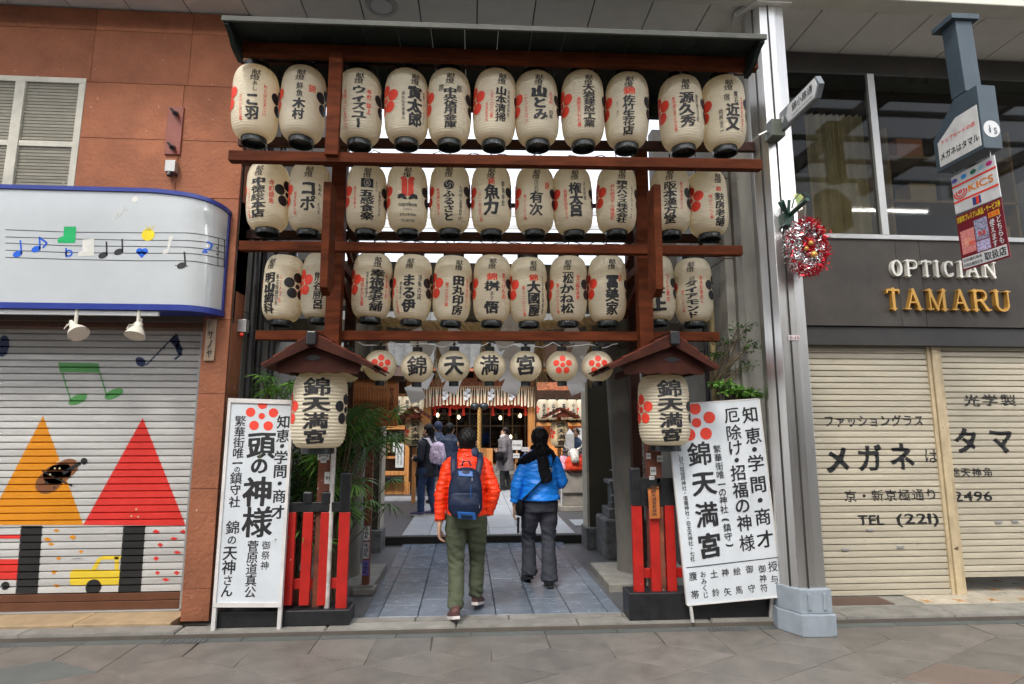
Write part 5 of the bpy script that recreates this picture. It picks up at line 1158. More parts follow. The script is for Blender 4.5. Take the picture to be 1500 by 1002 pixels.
# two large lanterns under little gabled roofs
big_roofs = []
for (cx, cyb, cyt, w, rot, pk, el, er, lab, side) in ((470, 664, 545, 75, -8, (459, 494), (389, 534), (546, 546), 'left', 0), (969, 660, 549, 74, 16, (985, 494), (893, 547), (1047, 537), 'right', 1)):
    Y = 4.98; Rb = w / 2 * Y / F; v = P(cx, cyb, Y + .1); zt2 = P(cx, cyt, Y - .1).z; H = zt2 - v.z - .05
    shp = dict(neck=.6, p=5, q=.5)
    bdy = MB().lathe([(r, z + .05) for r, z in lantern_profile(Rb, H, 22, .006, .6, 5, .5, 6)], 48, cap=False).mesh('paper_body', paper_m, 80)
    cps = [('bottom_cap', MB().lathe([(Rb * .56, 0), (Rb * .6, .003), (Rb * .6, .05), (Rb * .5, .055), (Rb * .5, .0)], 28, cap=False).lathe([(.001, .03), (Rb * .52, .03)], 20, cap=False).mesh('bottom_cap', lac_m, 50)), ('top_cap', MB().lathe([(Rb * .5, H + .05), (Rb * .6, H + .05), (Rb * .6, H + .10), (Rb * .5, H + .1)], 28).mesh('top_cap', lac_m, 50)), ('hanger', MB().loft([(0, 0, H + .09), (0, 0, H + .2)], .01, n=6).mesh('hanger', lac_m, 50))]
    face = -math.degrees(math.atan2(v.x, v.y))
    L = Lantern('large_lantern', 'large ribbed paper lantern with four bold characters under the %s little roof' % lab, 'lantern', 'large lanterns under little roofs', (v.x, Y, v.z), R(face + rot), bdy, cps, Rb, H, .05, shp)
    A_ = H / Rb; T0 = Text()
    for k, ch in enumerate('錦天満宮'): T0.char(ch, .0, -[.205, .43, .645, .85][k], [1.02, 1.0, .98, .86][k], [.25, .2, .215, .19][k], .06, 50)
    L.put(T0, ink_m); 
    for m_, ph in ((redink, -74), (ink_m, 74)):
        T0 = Text(); T0.plum(0, 0, .40, .21, .13, 90); T0.v = [(x, -.5 + y / A_) for x, y in T0.v]; L.put(T0, m_, 'plum_crest', None, R(ph))
    # roof
    Yf, Yb = 4.66, 5.36; Pk = P(pk[0], pk[1], Yf); E1, E2 = P(el[0], el[1], Yf), P(er[0], er[1], Yf)
    rt = thing('lantern_roof', 'little dark red gabled timber roof sheltering the %s large lantern' % lab, 'roof', (Pk.x, 5.0, E1.z), 'little roofs over the large lanterns')
    zE = (E1.z + E2.z) / 2; hw = (E2.x - E1.x) / 2; cx_ = Pk.x; hw1, hw2 = cx_ - E1.x, E2.x - cx_
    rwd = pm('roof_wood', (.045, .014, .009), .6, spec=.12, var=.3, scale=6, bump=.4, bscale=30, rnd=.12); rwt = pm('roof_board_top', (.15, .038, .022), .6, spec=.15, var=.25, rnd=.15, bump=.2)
    for sg, hw_ in ((-1, hw1), (1, hw2)):
        a = Vector((cx_, 0, Pk.z)); b = Vector((cx_ + sg * hw_, 0, zE)); dr_ = (b - a); nrm = Vector((-dr_.z, 0, dr_.x)).normalized() * (1 if sg > 0 else -1)
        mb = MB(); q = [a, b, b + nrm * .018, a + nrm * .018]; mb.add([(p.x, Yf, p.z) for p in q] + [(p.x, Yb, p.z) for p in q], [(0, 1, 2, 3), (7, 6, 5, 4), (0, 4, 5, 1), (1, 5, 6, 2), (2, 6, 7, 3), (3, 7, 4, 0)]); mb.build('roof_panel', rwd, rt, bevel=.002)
        for k in range(4):   # overlapping weatherboards on top
            t0, t1 = k / 4, (k + 1) / 4 + .02; c0, c1 = a + dr_ * t0 + nrm * .022, a + dr_ * t1 + nrm * .034
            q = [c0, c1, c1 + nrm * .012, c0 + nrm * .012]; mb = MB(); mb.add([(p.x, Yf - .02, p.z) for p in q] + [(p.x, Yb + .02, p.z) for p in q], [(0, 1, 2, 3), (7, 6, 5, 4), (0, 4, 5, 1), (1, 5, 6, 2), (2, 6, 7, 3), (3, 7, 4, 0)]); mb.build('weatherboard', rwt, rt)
        mb = MB(); lo = a + dr_ * 1.0; q = [a + nrm * .03, lo + nrm * .03, lo - nrm * .0, a - nrm * .07 + Vector((0, 0, 0))]
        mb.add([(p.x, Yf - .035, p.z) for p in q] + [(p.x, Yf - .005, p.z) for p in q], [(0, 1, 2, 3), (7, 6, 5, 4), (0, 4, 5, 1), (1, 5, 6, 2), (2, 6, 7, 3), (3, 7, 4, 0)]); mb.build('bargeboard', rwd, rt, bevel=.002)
        box('eave_rail', rwd, rt, min(cx_ + sg * hw_ * .62, cx_ + sg * hw_ * .56), max(cx_ + sg * hw_ * .62, cx_ + sg * hw_ * .56), Yf + .04, Yb - .04, zE - .03, zE + .03)
    zg = zE - .035; tri = [(cx_ - hw1 * .80, zE + .035), (cx_ - hw1 * .74, zg)]
    for k in range(9): t = k / 8; tri.append((cx_ - hw1 * .62 + (hw1 + hw2) * .62 * t, zg + .012 * math.sin(t * math.pi * 4) ** 2))
    tri += [(cx_ + hw2 * .74, zg), (cx_ + hw2 * .80, zE + .035), (cx_, Pk.z - .04)]
    MB().prism(tri, Yf + .03, Yf + .055).build('gable_panel', rwd, rt)
    hx = MB(); pts = [(cx_ + .055 * math.cos(R(a)) * (1 + .25 * math.cos(R(a * 4))), zE + .09 + .022 * math.sin(R(a))) for a in range(0, 360, 15)]; hx.prism(pts, Yf + .026, Yf + .031).build('cutout_shade', blk_m, rt)  # thin black piece stands for the shade inside the gable cutout
    MB().bar((cx_, Yf - .06, Pk.z + .01), (cx_, Yb + .05, Pk.z + .01), .085, .07).build('ridge', rwd, rt, bevel=.008); MB().bar((cx_, Yf - .07, Pk.z - .015), (cx_, Yf - .04, Pk.z - .015), .075, .11).build('ridge_end', blk_m, rt, bevel=.01)
    MB().box(cx_ - .03, cx_ + .03, 5.0, 5.34, zE - .02, zE + .04).build('support_arm', rwd, rt)

# ------------------------------------------------------------------ sign boards
def signboard(name, label, corners, Ys, zoom, org, frame, frm_w=.02):
    q = quad_space(corners, Ys); c = q(.5, 1.0); t = thing(name, label, 'sign', (c.x, c.y, 0))
    board(q, 0, 0, 1, 1, 'panel', pm('sign_white', (.58, .62, .65), .45, var=.05, scale=3, bump=.05, stain=.22), t, -.02, 0)
    e1 = Vector((corners[1][0] - corners[0][0], corners[1][1] - corners[0][1])); e2 = Vector((corners[2][0] - corners[0][0], corners[2][1] - corners[0][1])); det = e1.x * e2.y - e1.y * e2.x
    def uv(px, py): d = Vector((px - corners[0][0], py - corners[0][1])); return ((d.x * e2.y - d.y * e2.x) / det, -((e1.x * d.y - e1.y * d.x) / det))
    W = (q(1, .5) - q(0, .5)).length; Hh = (q(.5, 1) - q(.5, 0)).length; kz = W / (e1.length / zoom * zoom)
    def cpx(x, y): return uv(org[0] + x / zoom, org[1] + y / zoom)
    sc_ = 1 / (zoom * e1.length)     # crop px to u
    T = Text()
    def ch(c, x, y, s, b=.02, sy=1.0):
        u, v = cpx(x, y); T.char(c, u, v, s * sc_, s * sc_ * W / Hh * sy, b, 40 if s > 40 else 26)
    def run(s, x0, y0, x1, y1, size, b=.02):
        n = len(s)
        for i, c in enumerate(s): t_ = i / (n - 1) if n > 1 else 0; ch(c, x0 + (x1 - x0) * t_, y0 + (y1 - y0) * t_, size, b)
    def done(): T.build('lettering', ink_m, t, lambda u, v: q(u, -v, .0015))
    def plum(x, y, rg_, pr, cr): 
        P0 = Text(); P0.plum(0, 0, rg_, pr, cr, 90); u0, v0 = cpx(x, y); P0.v = [(u0 + a * sc_, v0 + b * sc_ * W / Hh) for a, b in P0.v]; P0.build('plum_crest', redink, t, lambda u, v: q(u, -v, .0015))
    return t, q, ch, run, done, plum, T, cpx
t, q, ch, run, done, plum, T, cpx = signboard('shrine_signboard', 'tall narrow white signboard with a red plum crest left of the gate', [(335, 585), (431, 588), (312, 888), (413, 888)], [5.16, 5.16, 5.08, 5.08], 2.504, (280, 560), True)
for (u0, v0, u1, v1) in ((-.0, -.006, 1, .016), (0, .984, 1, 1.004), (-.0, .016, .045, .984), (.955, .016, 1.0, .984)): board(q, u0, v0, u1, v1, 'frame', pm('frame_white', (.62, .60, .58), .5, stain=.35, var=.08, spot=((.3, .2, .15), .06, 30)), t, -.03, .012)
for u in (.025, .975): a = q(u, 1.0, -.01); MB().bar(a, (a.x - (.003 if u < .5 else .002), a.y + .0, .046), .03, .03).build('leg', MATS['frame_white'], t)
plum(258, 128, 44, 17.5, 12)
for c, x, y in (('知', 338, 150), ('恵', 334, 205), ('・', 330, 244), ('学', 326, 287), ('問', 322, 340), ('・', 319, 386), ('商', 317, 433), ('才', 313, 492)): ch(c, x, y, 52, .035)
ch('頭', 255, 240, 104, .055); ch('の', 247, 318, 66, .055); ch('神', 240, 415, 110, .055); ch('様', 237, 527, 112, .055)
for c, x, y, s in (('繁', 180, 147, 44), ('華', 177, 190, 42), ('街', 174, 230, 42), ('唯', 171, 270, 42), ('一', 168, 308, 38), ('の', 167, 331, 24), ('鎮', 163, 364, 46), ('守', 160, 407, 40), ('社', 157, 452, 42), ('錦', 150, 545, 50), ('の', 147, 590, 34), ('天', 140, 636, 52), ('神', 136, 687, 52), ('さ', 132, 733, 38), ('ん', 128, 770, 44)): ch(c, x, y, s, .028)
run('菅原道真公', 221, 614, 210, 776, 42, .022); run('御祭神', 268, 612, 262, 684, 32, .012); done()
t, q, ch, run, done, plum, T, cpx = signboard('shrine_signboard', 'wide white signboard leaning to the left, right of the gate', [(977, 594), (1111, 585), (1007, 886), (1145, 873)], [5.08, 5.06, 5.0, 4.96], 2.506, (900, 560), False)
for u0, v0, u1, v1 in ((-.008, 0, .0, 1), (1.0, 0, 1.012, 1), (0, 1, 1, 1.006), (0, -.006, 1, 0)): board(q, u0, v0, u1, v1, 'frame', MATS['frame_white'], t, -.025, .005)
a = q(.035, 1.0, -.01); MB().bar(a, (a.x + .02, a.y + .02, .046), .022, .022).build('leg', MATS['frame_white'], t); a = q(.93, 1.0, -.05); MB().bar(a, (a.x + .01, a.y + .08, .046), .022, .022).build('leg', MATS['frame_white'], t)
plum(301, 153, 51, 21.5, 17.5)
for c, x, y in (('知', 498, 122), ('恵', 508, 205), ('・', 512, 258), ('学', 517, 310), ('問', 525, 390), ('・', 531, 450), ('商', 540, 510), ('才', 548, 592)): ch(c, x, y, 62, .03)
for c, x, y in (('厄', 430, 124), ('除', 436, 192), ('け', 442, 250), ('・', 447, 298), ('招', 453, 345), ('福', 460, 410), ('の', 467, 468), ('神', 474, 532), ('様', 482, 604)): ch(c, x, y, 58, .026)
for c, x, y in (('繁', 376, 255), ('華', 380, 288), ('街', 384, 320), ('唯', 387, 352), ('一', 392, 388), ('の', 395, 417), ('神', 398, 447), ('社', 401, 480), ('鎮', 411, 547), ('守', 415, 580)): ch(c, x, y, 30, .014)
P0 = T
for y_, up_ in ((522, 1), (608, -1)):
    x_ = 405 if up_ > 0 else 419
    for k in range(5): a0 = k / 4 * math.pi; a1 = (k + 1) / 4 * math.pi; u0, v0 = cpx(x_ + 13 * math.cos(a0), y_ - up_ * 5 * math.sin(a0)); u1, v1 = cpx(x_ + 13 * math.cos(a1), y_ - up_ * 5 * math.sin(a1)); (T.line(u0, v0, u1, v1, .008) if k < 4 else None)
for c, x, y in (('錦', 312, 272), ('天', 328, 382), ('満', 338, 498), ('宮', 348, 610)): ch(c, x, y, 88, .045)
run('末社、日乃出稲荷神社・塩竈神社・白太夫神社・七社', 238, 236, 287, 657, 18, .014)
for c, x, y, s in (('授', 574, 690, 36), ('与', 579, 736, 30), ('御', 535, 698, 28), ('神', 538, 732, 28), ('符', 541, 765, 28), ('御', 490, 698, 28), ('守', 497, 766, 28), ('絵', 445, 704, 28), ('馬', 452, 770, 28), ('神', 403, 708, 28), ('矢', 411, 775, 28), ('土', 363, 712, 28), ('鈴', 369, 777, 28), ('お', 324, 712, 22), ('み', 327, 737, 22), ('く', 330, 760, 22), ('じ', 333, 784, 22), ('腹', 288, 718, 30), ('帯', 295, 783, 30)): ch(c, x, y, s, .018)
a, b = cpx(264, 688), cpx(597, 658); T.line(a[0], a[1], b[0], b[1], .004); done()

# ------------------------------------------------------------------ red and black fences
def fence(lab, base_px, slats, rails, posts, knobs, toprail, Y, seed, zb=.045):
    rf = random.Random(seed); c = P((base_px[0] + base_px[1]) / 2, 880, Y); t = thing('gate_fence', lab, 'fence', (c.x, Y, 0), 'red and black fences beside the path')
    x0, x1 = P(base_px[0], 900, Y - .06).x, P(base_px[1], 900, Y - .06).x; zt3 = P(500, base_px[2], Y - .06).z
    MB().box(x0, x1, Y - .06, Y + .16, zb, zt3).build('base', blk_m, t, bevel=.01)
    for (px, pt, pb, w) in slats:
        x = P(px, (pt + pb) / 2, Y).x; za, zb2 = P(px, pb, Y).z, P(px, pt, Y).z; ww = w * Y / F / 2
        MB().box(x - ww, x + ww, Y - .02, Y + .02, za, zb2).build('slat', vred, t, bevel=.003)
    for (pa, pb, pt, pbm, m_, o) in rails:
        xa, xb = P(pa, pt, Y).x, P(pb, pt, Y).x; MB().box(xa, xb, Y + o, Y + o + .035, P(pa, pbm, Y).z, P(pa, pt, Y).z).build('rail', m_, t, bevel=.003)
    for (px, pt, pb, w) in posts:
        x = P(px, pb, Y).x; ww = w * Y / F / 2; zt4 = P(px, pt, Y).z; MB().box(x - ww, x + ww, Y - .028, Y + .04, P(px, pb, Y).z, zt4).build('post', blk_m, t, bevel=.012)
    return t
fence('red slatted fence with black rail and base right of the tall narrow signboard', (312, 512, 893), [(502.5, 750, 892, 14.5), (475, 750, 886, 13.5), (449, 750, 886, 13.5), (424, 750, 886, 13), (398, 750, 886, 13)], [(385, 497, 850, 865, vred, .021), (385, 508, 736, 750, blk_m, -.02)], [(504.5, 692, 750, 14), (478, 720, 738, 13), (451, 720, 738, 13)], None, None, 5.19, 1)
fence('red slatted fence with black base behind the wide leaning signboard', (922, 1148, 877), [(934, 740, 878, 14.5), (959.5, 745, 871, 13.5), (982, 740, 870, 13.5), (1008, 740, 870, 13.5), (1034, 740, 870, 13.5)], [(940, 1060, 834, 848, vred, .021), (927, 1130, 700, 741, blk_m, -.02)], [(931.5, 685, 741, 14), (1138, 700, 880, 12)], None, None, 5.15, 2)
# orange plaque hung on the right fence
q = quad_space([(949, 716), (965, 713), (952, 760), (967, 759)], [5.09, 5.09, 5.09, 5.09]); pq = thing('wooden_plaque', 'small orange wooden plaque hung on the right red fence', 'plaque', q(.5, .5))
board(q, 0, 0, 1, 1, 'board', pm('plaque_wood', (.42, .13, .03), .5, var=.15), pq, -.008, 0); MB().prism([(q(0, 0).x, q(0, 0).z), (q(.5, 0).x, q(0, 0).z + .03), (q(1, 0).x, q(0, 0).z)], 5.082, 5.1).build('peak', wood_dk, pq)
T = Text(); T.col('錦天満宮参拝所', .5, -.06, -.94, .5, .02, 16); T.build('lettering', ink_m, pq, lambda u, v: q(u, -v, .001))

# ------------------------------------------------------------------ stone torii with rope and paper streamers
tor = thing('stone_torii', 'weathered concrete torii with tapering round pillars behind the lantern rack', 'torii', (.2, 6.62, 0))
tm = pm('torii_concrete', (.20, .19, .165), .85, var=.22, scale=3, bump=.5, bscale=45, stain=.7, stretch=(1, 1, .3), spot=((.1, .095, .08), .2, 9))
for (xb, xt) in ((-1.36, -1.25), (1.77, 1.60)):
    MB().loft([(xb, 6.62, .08), (xb, 6.62, .35), (xb * .3 + xt * .7, 6.62, 2.9), (xt, 6.62, 3.4)], [.165, .155, .145, .14], n=28).build('pillar', tm, tor, smooth=50)
MB().box(-2.3, 2.4, 6.52, 6.72, 2.62, 2.86).build('tie_beam', tm, tor, bevel=.01); MB().prism([(-2.5, 3.12), (2.6, 3.12), (2.75, 3.52), (-2.65, 3.52)], 6.45, 6.8).build('lintel', tm, tor, bevel=.01); MB().box(-2.45, 2.55, 6.49, 6.76, 3.0, 3.118).build('under_lintel', tm, tor, bevel=.01)
MB().box(-.12, .45, 6.45, 6.78, 2.86, 3.0).build('tablet', tm, tor)
straw = pm('straw', (.58, .43, .22), .8, var=.2, scale=30, bump=.5, bscale=80)
rope = thing('straw_rope', 'twisted straw rope slung across the torii behind the third lantern row', 'rope', (.2, 6.3, 2.6))
for ph in (0, 2.094, 4.189):
    pts = []
    for i in range(181):
        t_ = i / 180; px = 520 + 380 * t_; py = 466 + 14 * math.sin(math.pi * t_) * 1.0; v = P(px, py, 6.3); a = ph + i * .42; pts.append(v + Vector((0, math.cos(a) * .028, math.sin(a) * .028)))
    MB().loft(pts, .034, n=8).build('strand', straw, rope, smooth=60)
for k, px in enumerate((563, 645, 712, 790, 862)):
    rs_ = random.Random(k); c = P(px, 474, 6.3); ts = thing('straw_tassel', 'straw tassel hanging from the rope, %s' % ['leftmost behind the left round lanterns', 'second from the left', 'middle one of the five', 'second from the right', 'rightmost of the five'][k], 'tassel', c, 'straw tassels on the rope')
    mb = MB()
    for _ in range(70):
        a = Vector((rs_.gauss(0, .012), rs_.gauss(0, .012), 0)); b = Vector((rs_.gauss(0, .045), rs_.gauss(0, .03), -rs_.uniform(.45, .72))); mb.loft([c + a, c + (a + b) * .5 + Vector((rs_.gauss(0, .01), 0, 0)), c + b], [.0035, .003, .0015], n=4)
    o = mb.build('straw_strands', straw, ts); MB().loft([c + Vector((0, 0, .0)), c + Vector((0, 0, -.06))], .022, n=8).build('binding', straw, ts)
paperw = pm('shide_paper', (.84, .86, .90), .6, var=.02, bump=.03)
for k, (px, py, s, sl) in enumerate(((611, 482, 1.0, 1), (664, 480, .9, -1), (750, 462, 1.1, -1), (840, 478, .95, 1))):
    c = P(px, py, 6.22); t = thing('paper_streamer', 'white zigzag paper streamer %s' % ['behind the leftmost lettered round lantern', 'behind the four stroke round lantern', 'between the two right lettered round lanterns', 'behind the right plum crest lanterns'][k], 'paper streamer', c, 'zigzag paper streamers on the rope')
    x, z = 0.0, 0.0
    for j in range(5):
        w, h = .17 * s, .19 * s; dx = sl * (-1 if j % 2 else 1) * .085 * s; tl_ = R(24) * sl * (-1 if j % 2 == 0 else 1)
        M_ = Matrix.Translation(c + Vector((x, -.006 * j, z - h / 2))) @ Matrix.Rotation(tl_, 4, 'Y') @ Matrix.Rotation(R(12 * (-1) ** j), 4, 'Z')
        MB().box(-w / 2, w / 2, -.001, .001, -h / 2, h / 2, M_).build('paper_fold', paperw, t); x += dx; z -= h * .78
# wooden notice board hung behind the left little roof
q = quad_space([(509, 552), (584, 556), (511, 622), (582, 625)], [6.36] * 4); nb_ = thing('wooden_notice_board', 'big orange brown wooden notice board covered in brushed columns', 'notice board', q(.5, 1))
board(q, 0, 0, 1, 1, 'board', pm('notice_wood', (.46, .16, .045), .5, var=.15, stretch=(8, 1, 1)), nb_, -.03, 0)
MB().bar(q(-.05, -.02), q(1.12, -.02), .12, .05).build('top_rail', wood_dk, nb_)
T = Text(); T.col('錦天満宮略記', .87, -.18, -.66, .10, .02, 14)
for k in range(13): T.col('天神社菅原道真公錦宮学問商才招福神社末社街京極'[k:k + 14 + k % 5], .08 + k * .056, -.2, -.88 + .03 * (k % 3), .035, 0, 8)
T.build('lettering', pm('old_ink', (.07, .022, .01), .6), nb_, lambda u, v: q(u, -v, .002))
T = Text(); T.rect(.68, -.88, .8, -.76); T.build('seal', pm('seal_red', (.4, .03, .015), .6), nb_, lambda u, v: q(u, -v, .003))
# slim stickered post by the path
c = P(535, 870, 6.2); sp = thing('stickered_post', 'thin rusty square post with stickers on a small stone foot, left edge of the path', 'post', (c.x, 6.2, 0))
MB().box(c.x - .035, c.x + .035, 6.17, 6.24, .06, 1.75).build('shaft', post_old, sp, bevel=.004); MB().box(c.x - .11, c.x + .1, 6.1, 6.3, .018, .075).build('foot', kerb_m, sp, bevel=.008)
for (py, h, c_) in ((781, .14, (.6, .6, .6)), (806, .16, (.45, .45, .47)), (832, .14, (.12, .1, .35)), (740, .12, (.35, .1, .05))):
    z = P(536, py, 6.165).z; s_ = MB().box(c.x - .03, c.x + .03, 6.164, 6.168, z - h / 2, z + h / 2).build('sticker', pm('stk%d' % py, c_, .5, var=.3, scale=40), sp)
    T = Text(); T.col('千社札', c.x, z + h * .4, z - h * .4, .045, .03, 14); T.build('lettering', ink_m, s_, lambda x, z_: (x, 6.1625, z_))

# ------------------------------------------------------------------ greenery
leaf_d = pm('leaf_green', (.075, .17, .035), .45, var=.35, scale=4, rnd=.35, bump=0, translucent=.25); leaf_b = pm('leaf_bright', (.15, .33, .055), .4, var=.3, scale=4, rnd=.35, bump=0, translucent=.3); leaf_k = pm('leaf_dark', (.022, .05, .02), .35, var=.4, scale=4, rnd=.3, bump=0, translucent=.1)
stem_m = pm('stem', (.10, .075, .04), .8)
def frond_mesh(nb, L, w, droop, seed, mat):
    rf = random.Random(seed); mb = MB()
    for k in range(nb):
        a = R(-150 + 300 * k / (nb - 1)) + rf.gauss(0, .06); l = L * rf.uniform(.75, 1.1); vs = []; up = rf.uniform(.1, .35)
        dx, dy = math.sin(a), math.cos(a)
        for j in range(5):
            t = j / 4; r = l * t; z = up * r - droop * l * t * t * 1.2; ww = w * math.sin(math.pi * min(1, .15 + t * .85)) ** .7 * .5
            vs += [(dx * r - dy * ww, dy * r + dx * ww, z), (dx * r + dy * ww, dy * r - dx * ww, z)]
        mb.add(vs, [(2 * j, 2 * j + 1, 2 * j + 3, 2 * j + 2) for j in range(4)])
    return mb.mesh('frond', mat, 60)
fm = [frond_mesh(18, .26, .018, .55, s, m) for s, m in ((1, leaf_d), (2, leaf_b), (3, leaf_d), (4, leaf_b))]
fs2 = [frond_mesh(16, .2, .013, .5, s, m) for s, m in ((5, leaf_b), (6, leaf_d))]
def palm(lab, base, n, spread, h0, h1, fms, seed, sc_=1.0, cat='plant'):
    rf = random.Random(seed); t = thing('fan_palm', lab, cat, base, 'fan palms in the gate'); st_ = MB()
    for k in range(n):
        tip = Vector((rf.gauss(0, spread), rf.gauss(0, spread * .7), rf.uniform(h0, h1))); st_.loft([(rf.gauss(0, .03), rf.gauss(0, .03), 0), (tip.x * .3, tip.y * .3, tip.z * .6), tip], [.009, .006, .004], n=5)
        s = rf.uniform(.7, 1.15) * sc_; d_ = Vector((tip.x, tip.y, .6 * rf.random())); inst('frond', rf.choice(fms), t, tip, (R(rf.uniform(-20, 60)), R(rf.uniform(-30, 30)), math.atan2(-d_.x, d_.y) + rf.gauss(0, .6)), (s, s, s))
    st_.build('stems', stem_m, t, local=True); return t
palm('bushy fan palm with drooping leaves behind the left fence post', Vector((-1.28, 5.72, .1)), 84, .25, .75, 1.75, fm, 1)
palm('bright grassy palm top rising behind the left little roof', Vector((-1.85, 5.6, 1.3)), 18, .2, .5, .85, fm[1:2] + fs2, 2)
palm('small fan palm low behind the left red fence', Vector((-1.6, 5.6, .1)), 22, .2, .5, 1.4, fm[:1] + fs2, 3)
tag(MB().lathe([(.11, 0), (.15, .02), (.18, .32), (.165, .33), (.15, .28)], 20, (-1.62, 5.55, .02)).build('plant_pot', pm('terracotta', (.3, .1, .05), .7), None, smooth=40), 'terracotta plant pot behind the left red fence', 'plant pot')
tag(MB().lathe([(.13, 0), (.15, .02), (.17, .38), (.155, .39), (.14, .33)], 20, (2.05, 5.45, .02)).build('plant_pot', pm('pot_grey', (.36, .38, .34), .6), None, smooth=40), 'pale grey plant pot behind the right red fence', 'plant pot')
box('water_tank', pm('tank_grey', (.2, .22, .25), .5), None, -2.02, -1.75, 5.36, 5.5, .05, .72); tag(bpy.data.objects['water_tank'], 'grey metal panel standing behind the left red fence', 'panel')
def leafy(name, lab, base, blobs, mat, seed, sz=.05, twigs=True, cat='shrub'):
    rf = random.Random(seed); t = thing(name, lab, cat, base); st_ = MB(); lm = MB()
    for (c, r, n) in blobs:
        c = Vector(c)
        for _ in range(max(3, n // 25)):
            p = c + Vector((rf.gauss(0, 1) * r[0], rf.gauss(0, 1) * r[1], rf.gauss(0, 1) * r[2])) * .55; st_.loft([Vector(base), (Vector(base) + c) / 2 + Vector((rf.gauss(0, .04), rf.gauss(0, .04), 0)), c * .5 + p * .5, p], [.012, .008, .004, .002], n=5)
        for _ in range(n):
            u = Vector((rf.gauss(0, 1), rf.gauss(0, 1), rf.gauss(0, 1))).normalized() * (rf.random() ** .4); p = c + Vector((u.x * r[0], u.y * r[1], u.z * r[2])); p.z -= 0
            d_ = Vector((rf.gauss(0, 1), rf.gauss(0, 1), rf.gauss(0, .5))).normalized(); e = d_.cross(Vector((rf.gauss(0, .4), rf.gauss(0, .4), 1))).normalized(); L_ = sz * rf.uniform(.6, 1.3); w = L_ * .3; lift = Vector((0, 0, -L_ * .15))
            lm.add([p, p + d_ * L_ * .4 + e * w, p + d_ * L_ + lift, p + d_ * L_ * .4 - e * w], [(0, 1, 2), (0, 2, 3)])
    st_.build('branches', stem_m, t); o = lm.build('foliage', mat, t); o['kind'] = 'stuff'; return t
c1, c2, c3 = P(1080, 488, 5.6), P(1100, 478, 5.5), P(1060, 500, 5.7)
leafy('maple_branch', 'sparse green maple branches reaching in front of the right side wall', P(1040, 570, 5.35), [(P(1088, 478, 5.2), (.16, .14, .04), 90), (P(1062, 497, 5.25), (.18, .14, .04), 80), (P(1098, 506, 5.15), (.10, .10, .08), 70), (P(1090, 535, 5.2), (.12, .1, .05), 40), (P(1048, 520, 5.25), (.12, .1, .03), 90)], leaf_d, 3, .038, cat='plant')
leafy('green_shrub', 'green shrub top behind the wide leaning signboard', P(1085, 640, 5.25), [(P(1078, 572, 5.25), (.18, .12, .05), 300), (P(1100, 578, 5.2), (.12, .1, .05), 200), (P(1055, 562, 5.3), (.12, .12, .03), 160)], leaf_b, 4, .045)
leafy('potted_creeper', 'small pale creeper growing on the right torii pillar top', P(915, 512, 6.4), [(P(908, 497, 6.35), (.17, .12, .06), 260), (P(935, 500, 6.3), (.08, .08, .03), 60)], pm('leaf_pale', (.2, .25, .14), .5, rnd=.3), 5, .035, cat='plant')
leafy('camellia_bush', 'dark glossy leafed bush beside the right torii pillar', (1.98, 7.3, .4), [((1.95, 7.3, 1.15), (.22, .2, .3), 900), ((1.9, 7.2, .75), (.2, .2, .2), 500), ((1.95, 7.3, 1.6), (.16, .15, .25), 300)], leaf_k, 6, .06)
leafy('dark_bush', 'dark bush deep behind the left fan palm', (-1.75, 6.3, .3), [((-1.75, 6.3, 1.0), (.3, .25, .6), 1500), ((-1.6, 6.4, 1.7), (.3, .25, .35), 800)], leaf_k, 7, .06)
# tin pail and plinths beside the pillars
pl_ = thing('blue_pail', 'blue enamel pail standing behind the right torii pillar', 'pail', (1.88, 7.0, .02)); MB().lathe([(.10, 0), (.13, .3), (.12, .3), (.09, .01)], 18, (1.86, 6.95, .02)).build('body', pm('pail_blue', (.02, .08, .25), .35), pl_, smooth=40); MB().lathe([(.128, .29), (.136, .3), (.128, .31)], 18, (1.86, 6.95, .02)).build('rim', white_m, pl_, smooth=40)
for (sx_, lab) in ((1, 'right'), (-1, 'left')):
    xo = 1.95 if sx_ > 0 else -1.62; t = thing('stone_plinth', 'grey stone plinth with rough sides, %s of the passage before the step' % lab, 'plinth', (xo, 7.8, 0))
    rk_ = MB().box(xo - .27, xo + .27, 7.5, 8.1, .0, .5); rk_.build('rough_block', pm('plinth_stone', (.16, .165, .165), .8, var=.3, bump=.9, bscale=14, bdist=.03), t, bevel=.03); MB().box(xo - .2, xo + .2, 7.58, 8.02, .5, .62).build('cap_stone', MATS['plinth_stone'], t, bevel=.015); MB().box(xo - .13, xo + .13, 7.68, 7.95, .62, .92).build('pedestal', MATS['plinth_stone'], t, bevel=.01); MB().box(xo - .17, xo + .17, 7.62, 8.0, .92, .97).build('tablet', MATS['plinth_stone'], t, bevel=.01)
# cream framed olive gate posts at the step
for (xi, sg, lab) in ((1.585, 1, 'right'), (-1.235, -1, 'left')):
    t = thing('gate_post', 'dark olive board post with a cream edge, %s of the step' % lab, 'post', (xi, 8.45, 0), 'olive posts at the step')
    a, b = sorted((xi + sg * .035, xi + sg * .40)); MB().box(a, b, 8.2, 8.5, .3, 2.9).build('board', pm('olive', (.07, .065, .04), .6), t, bevel=.004); a, b = sorted((xi, xi + sg * .034)); MB().box(a, b, 8.18, 8.5, .28, 2.9).build('edge_strip', pm('cream_edge', (.5, .46, .36), .5), t, bevel=.003)
    a, b = sorted((xi - sg * .03, xi + sg * .5)); MB().box(a, b, 8.1, 8.5, .0, .3).build('foot_stone', MATS['plinth_stone'], t, bevel=.01)
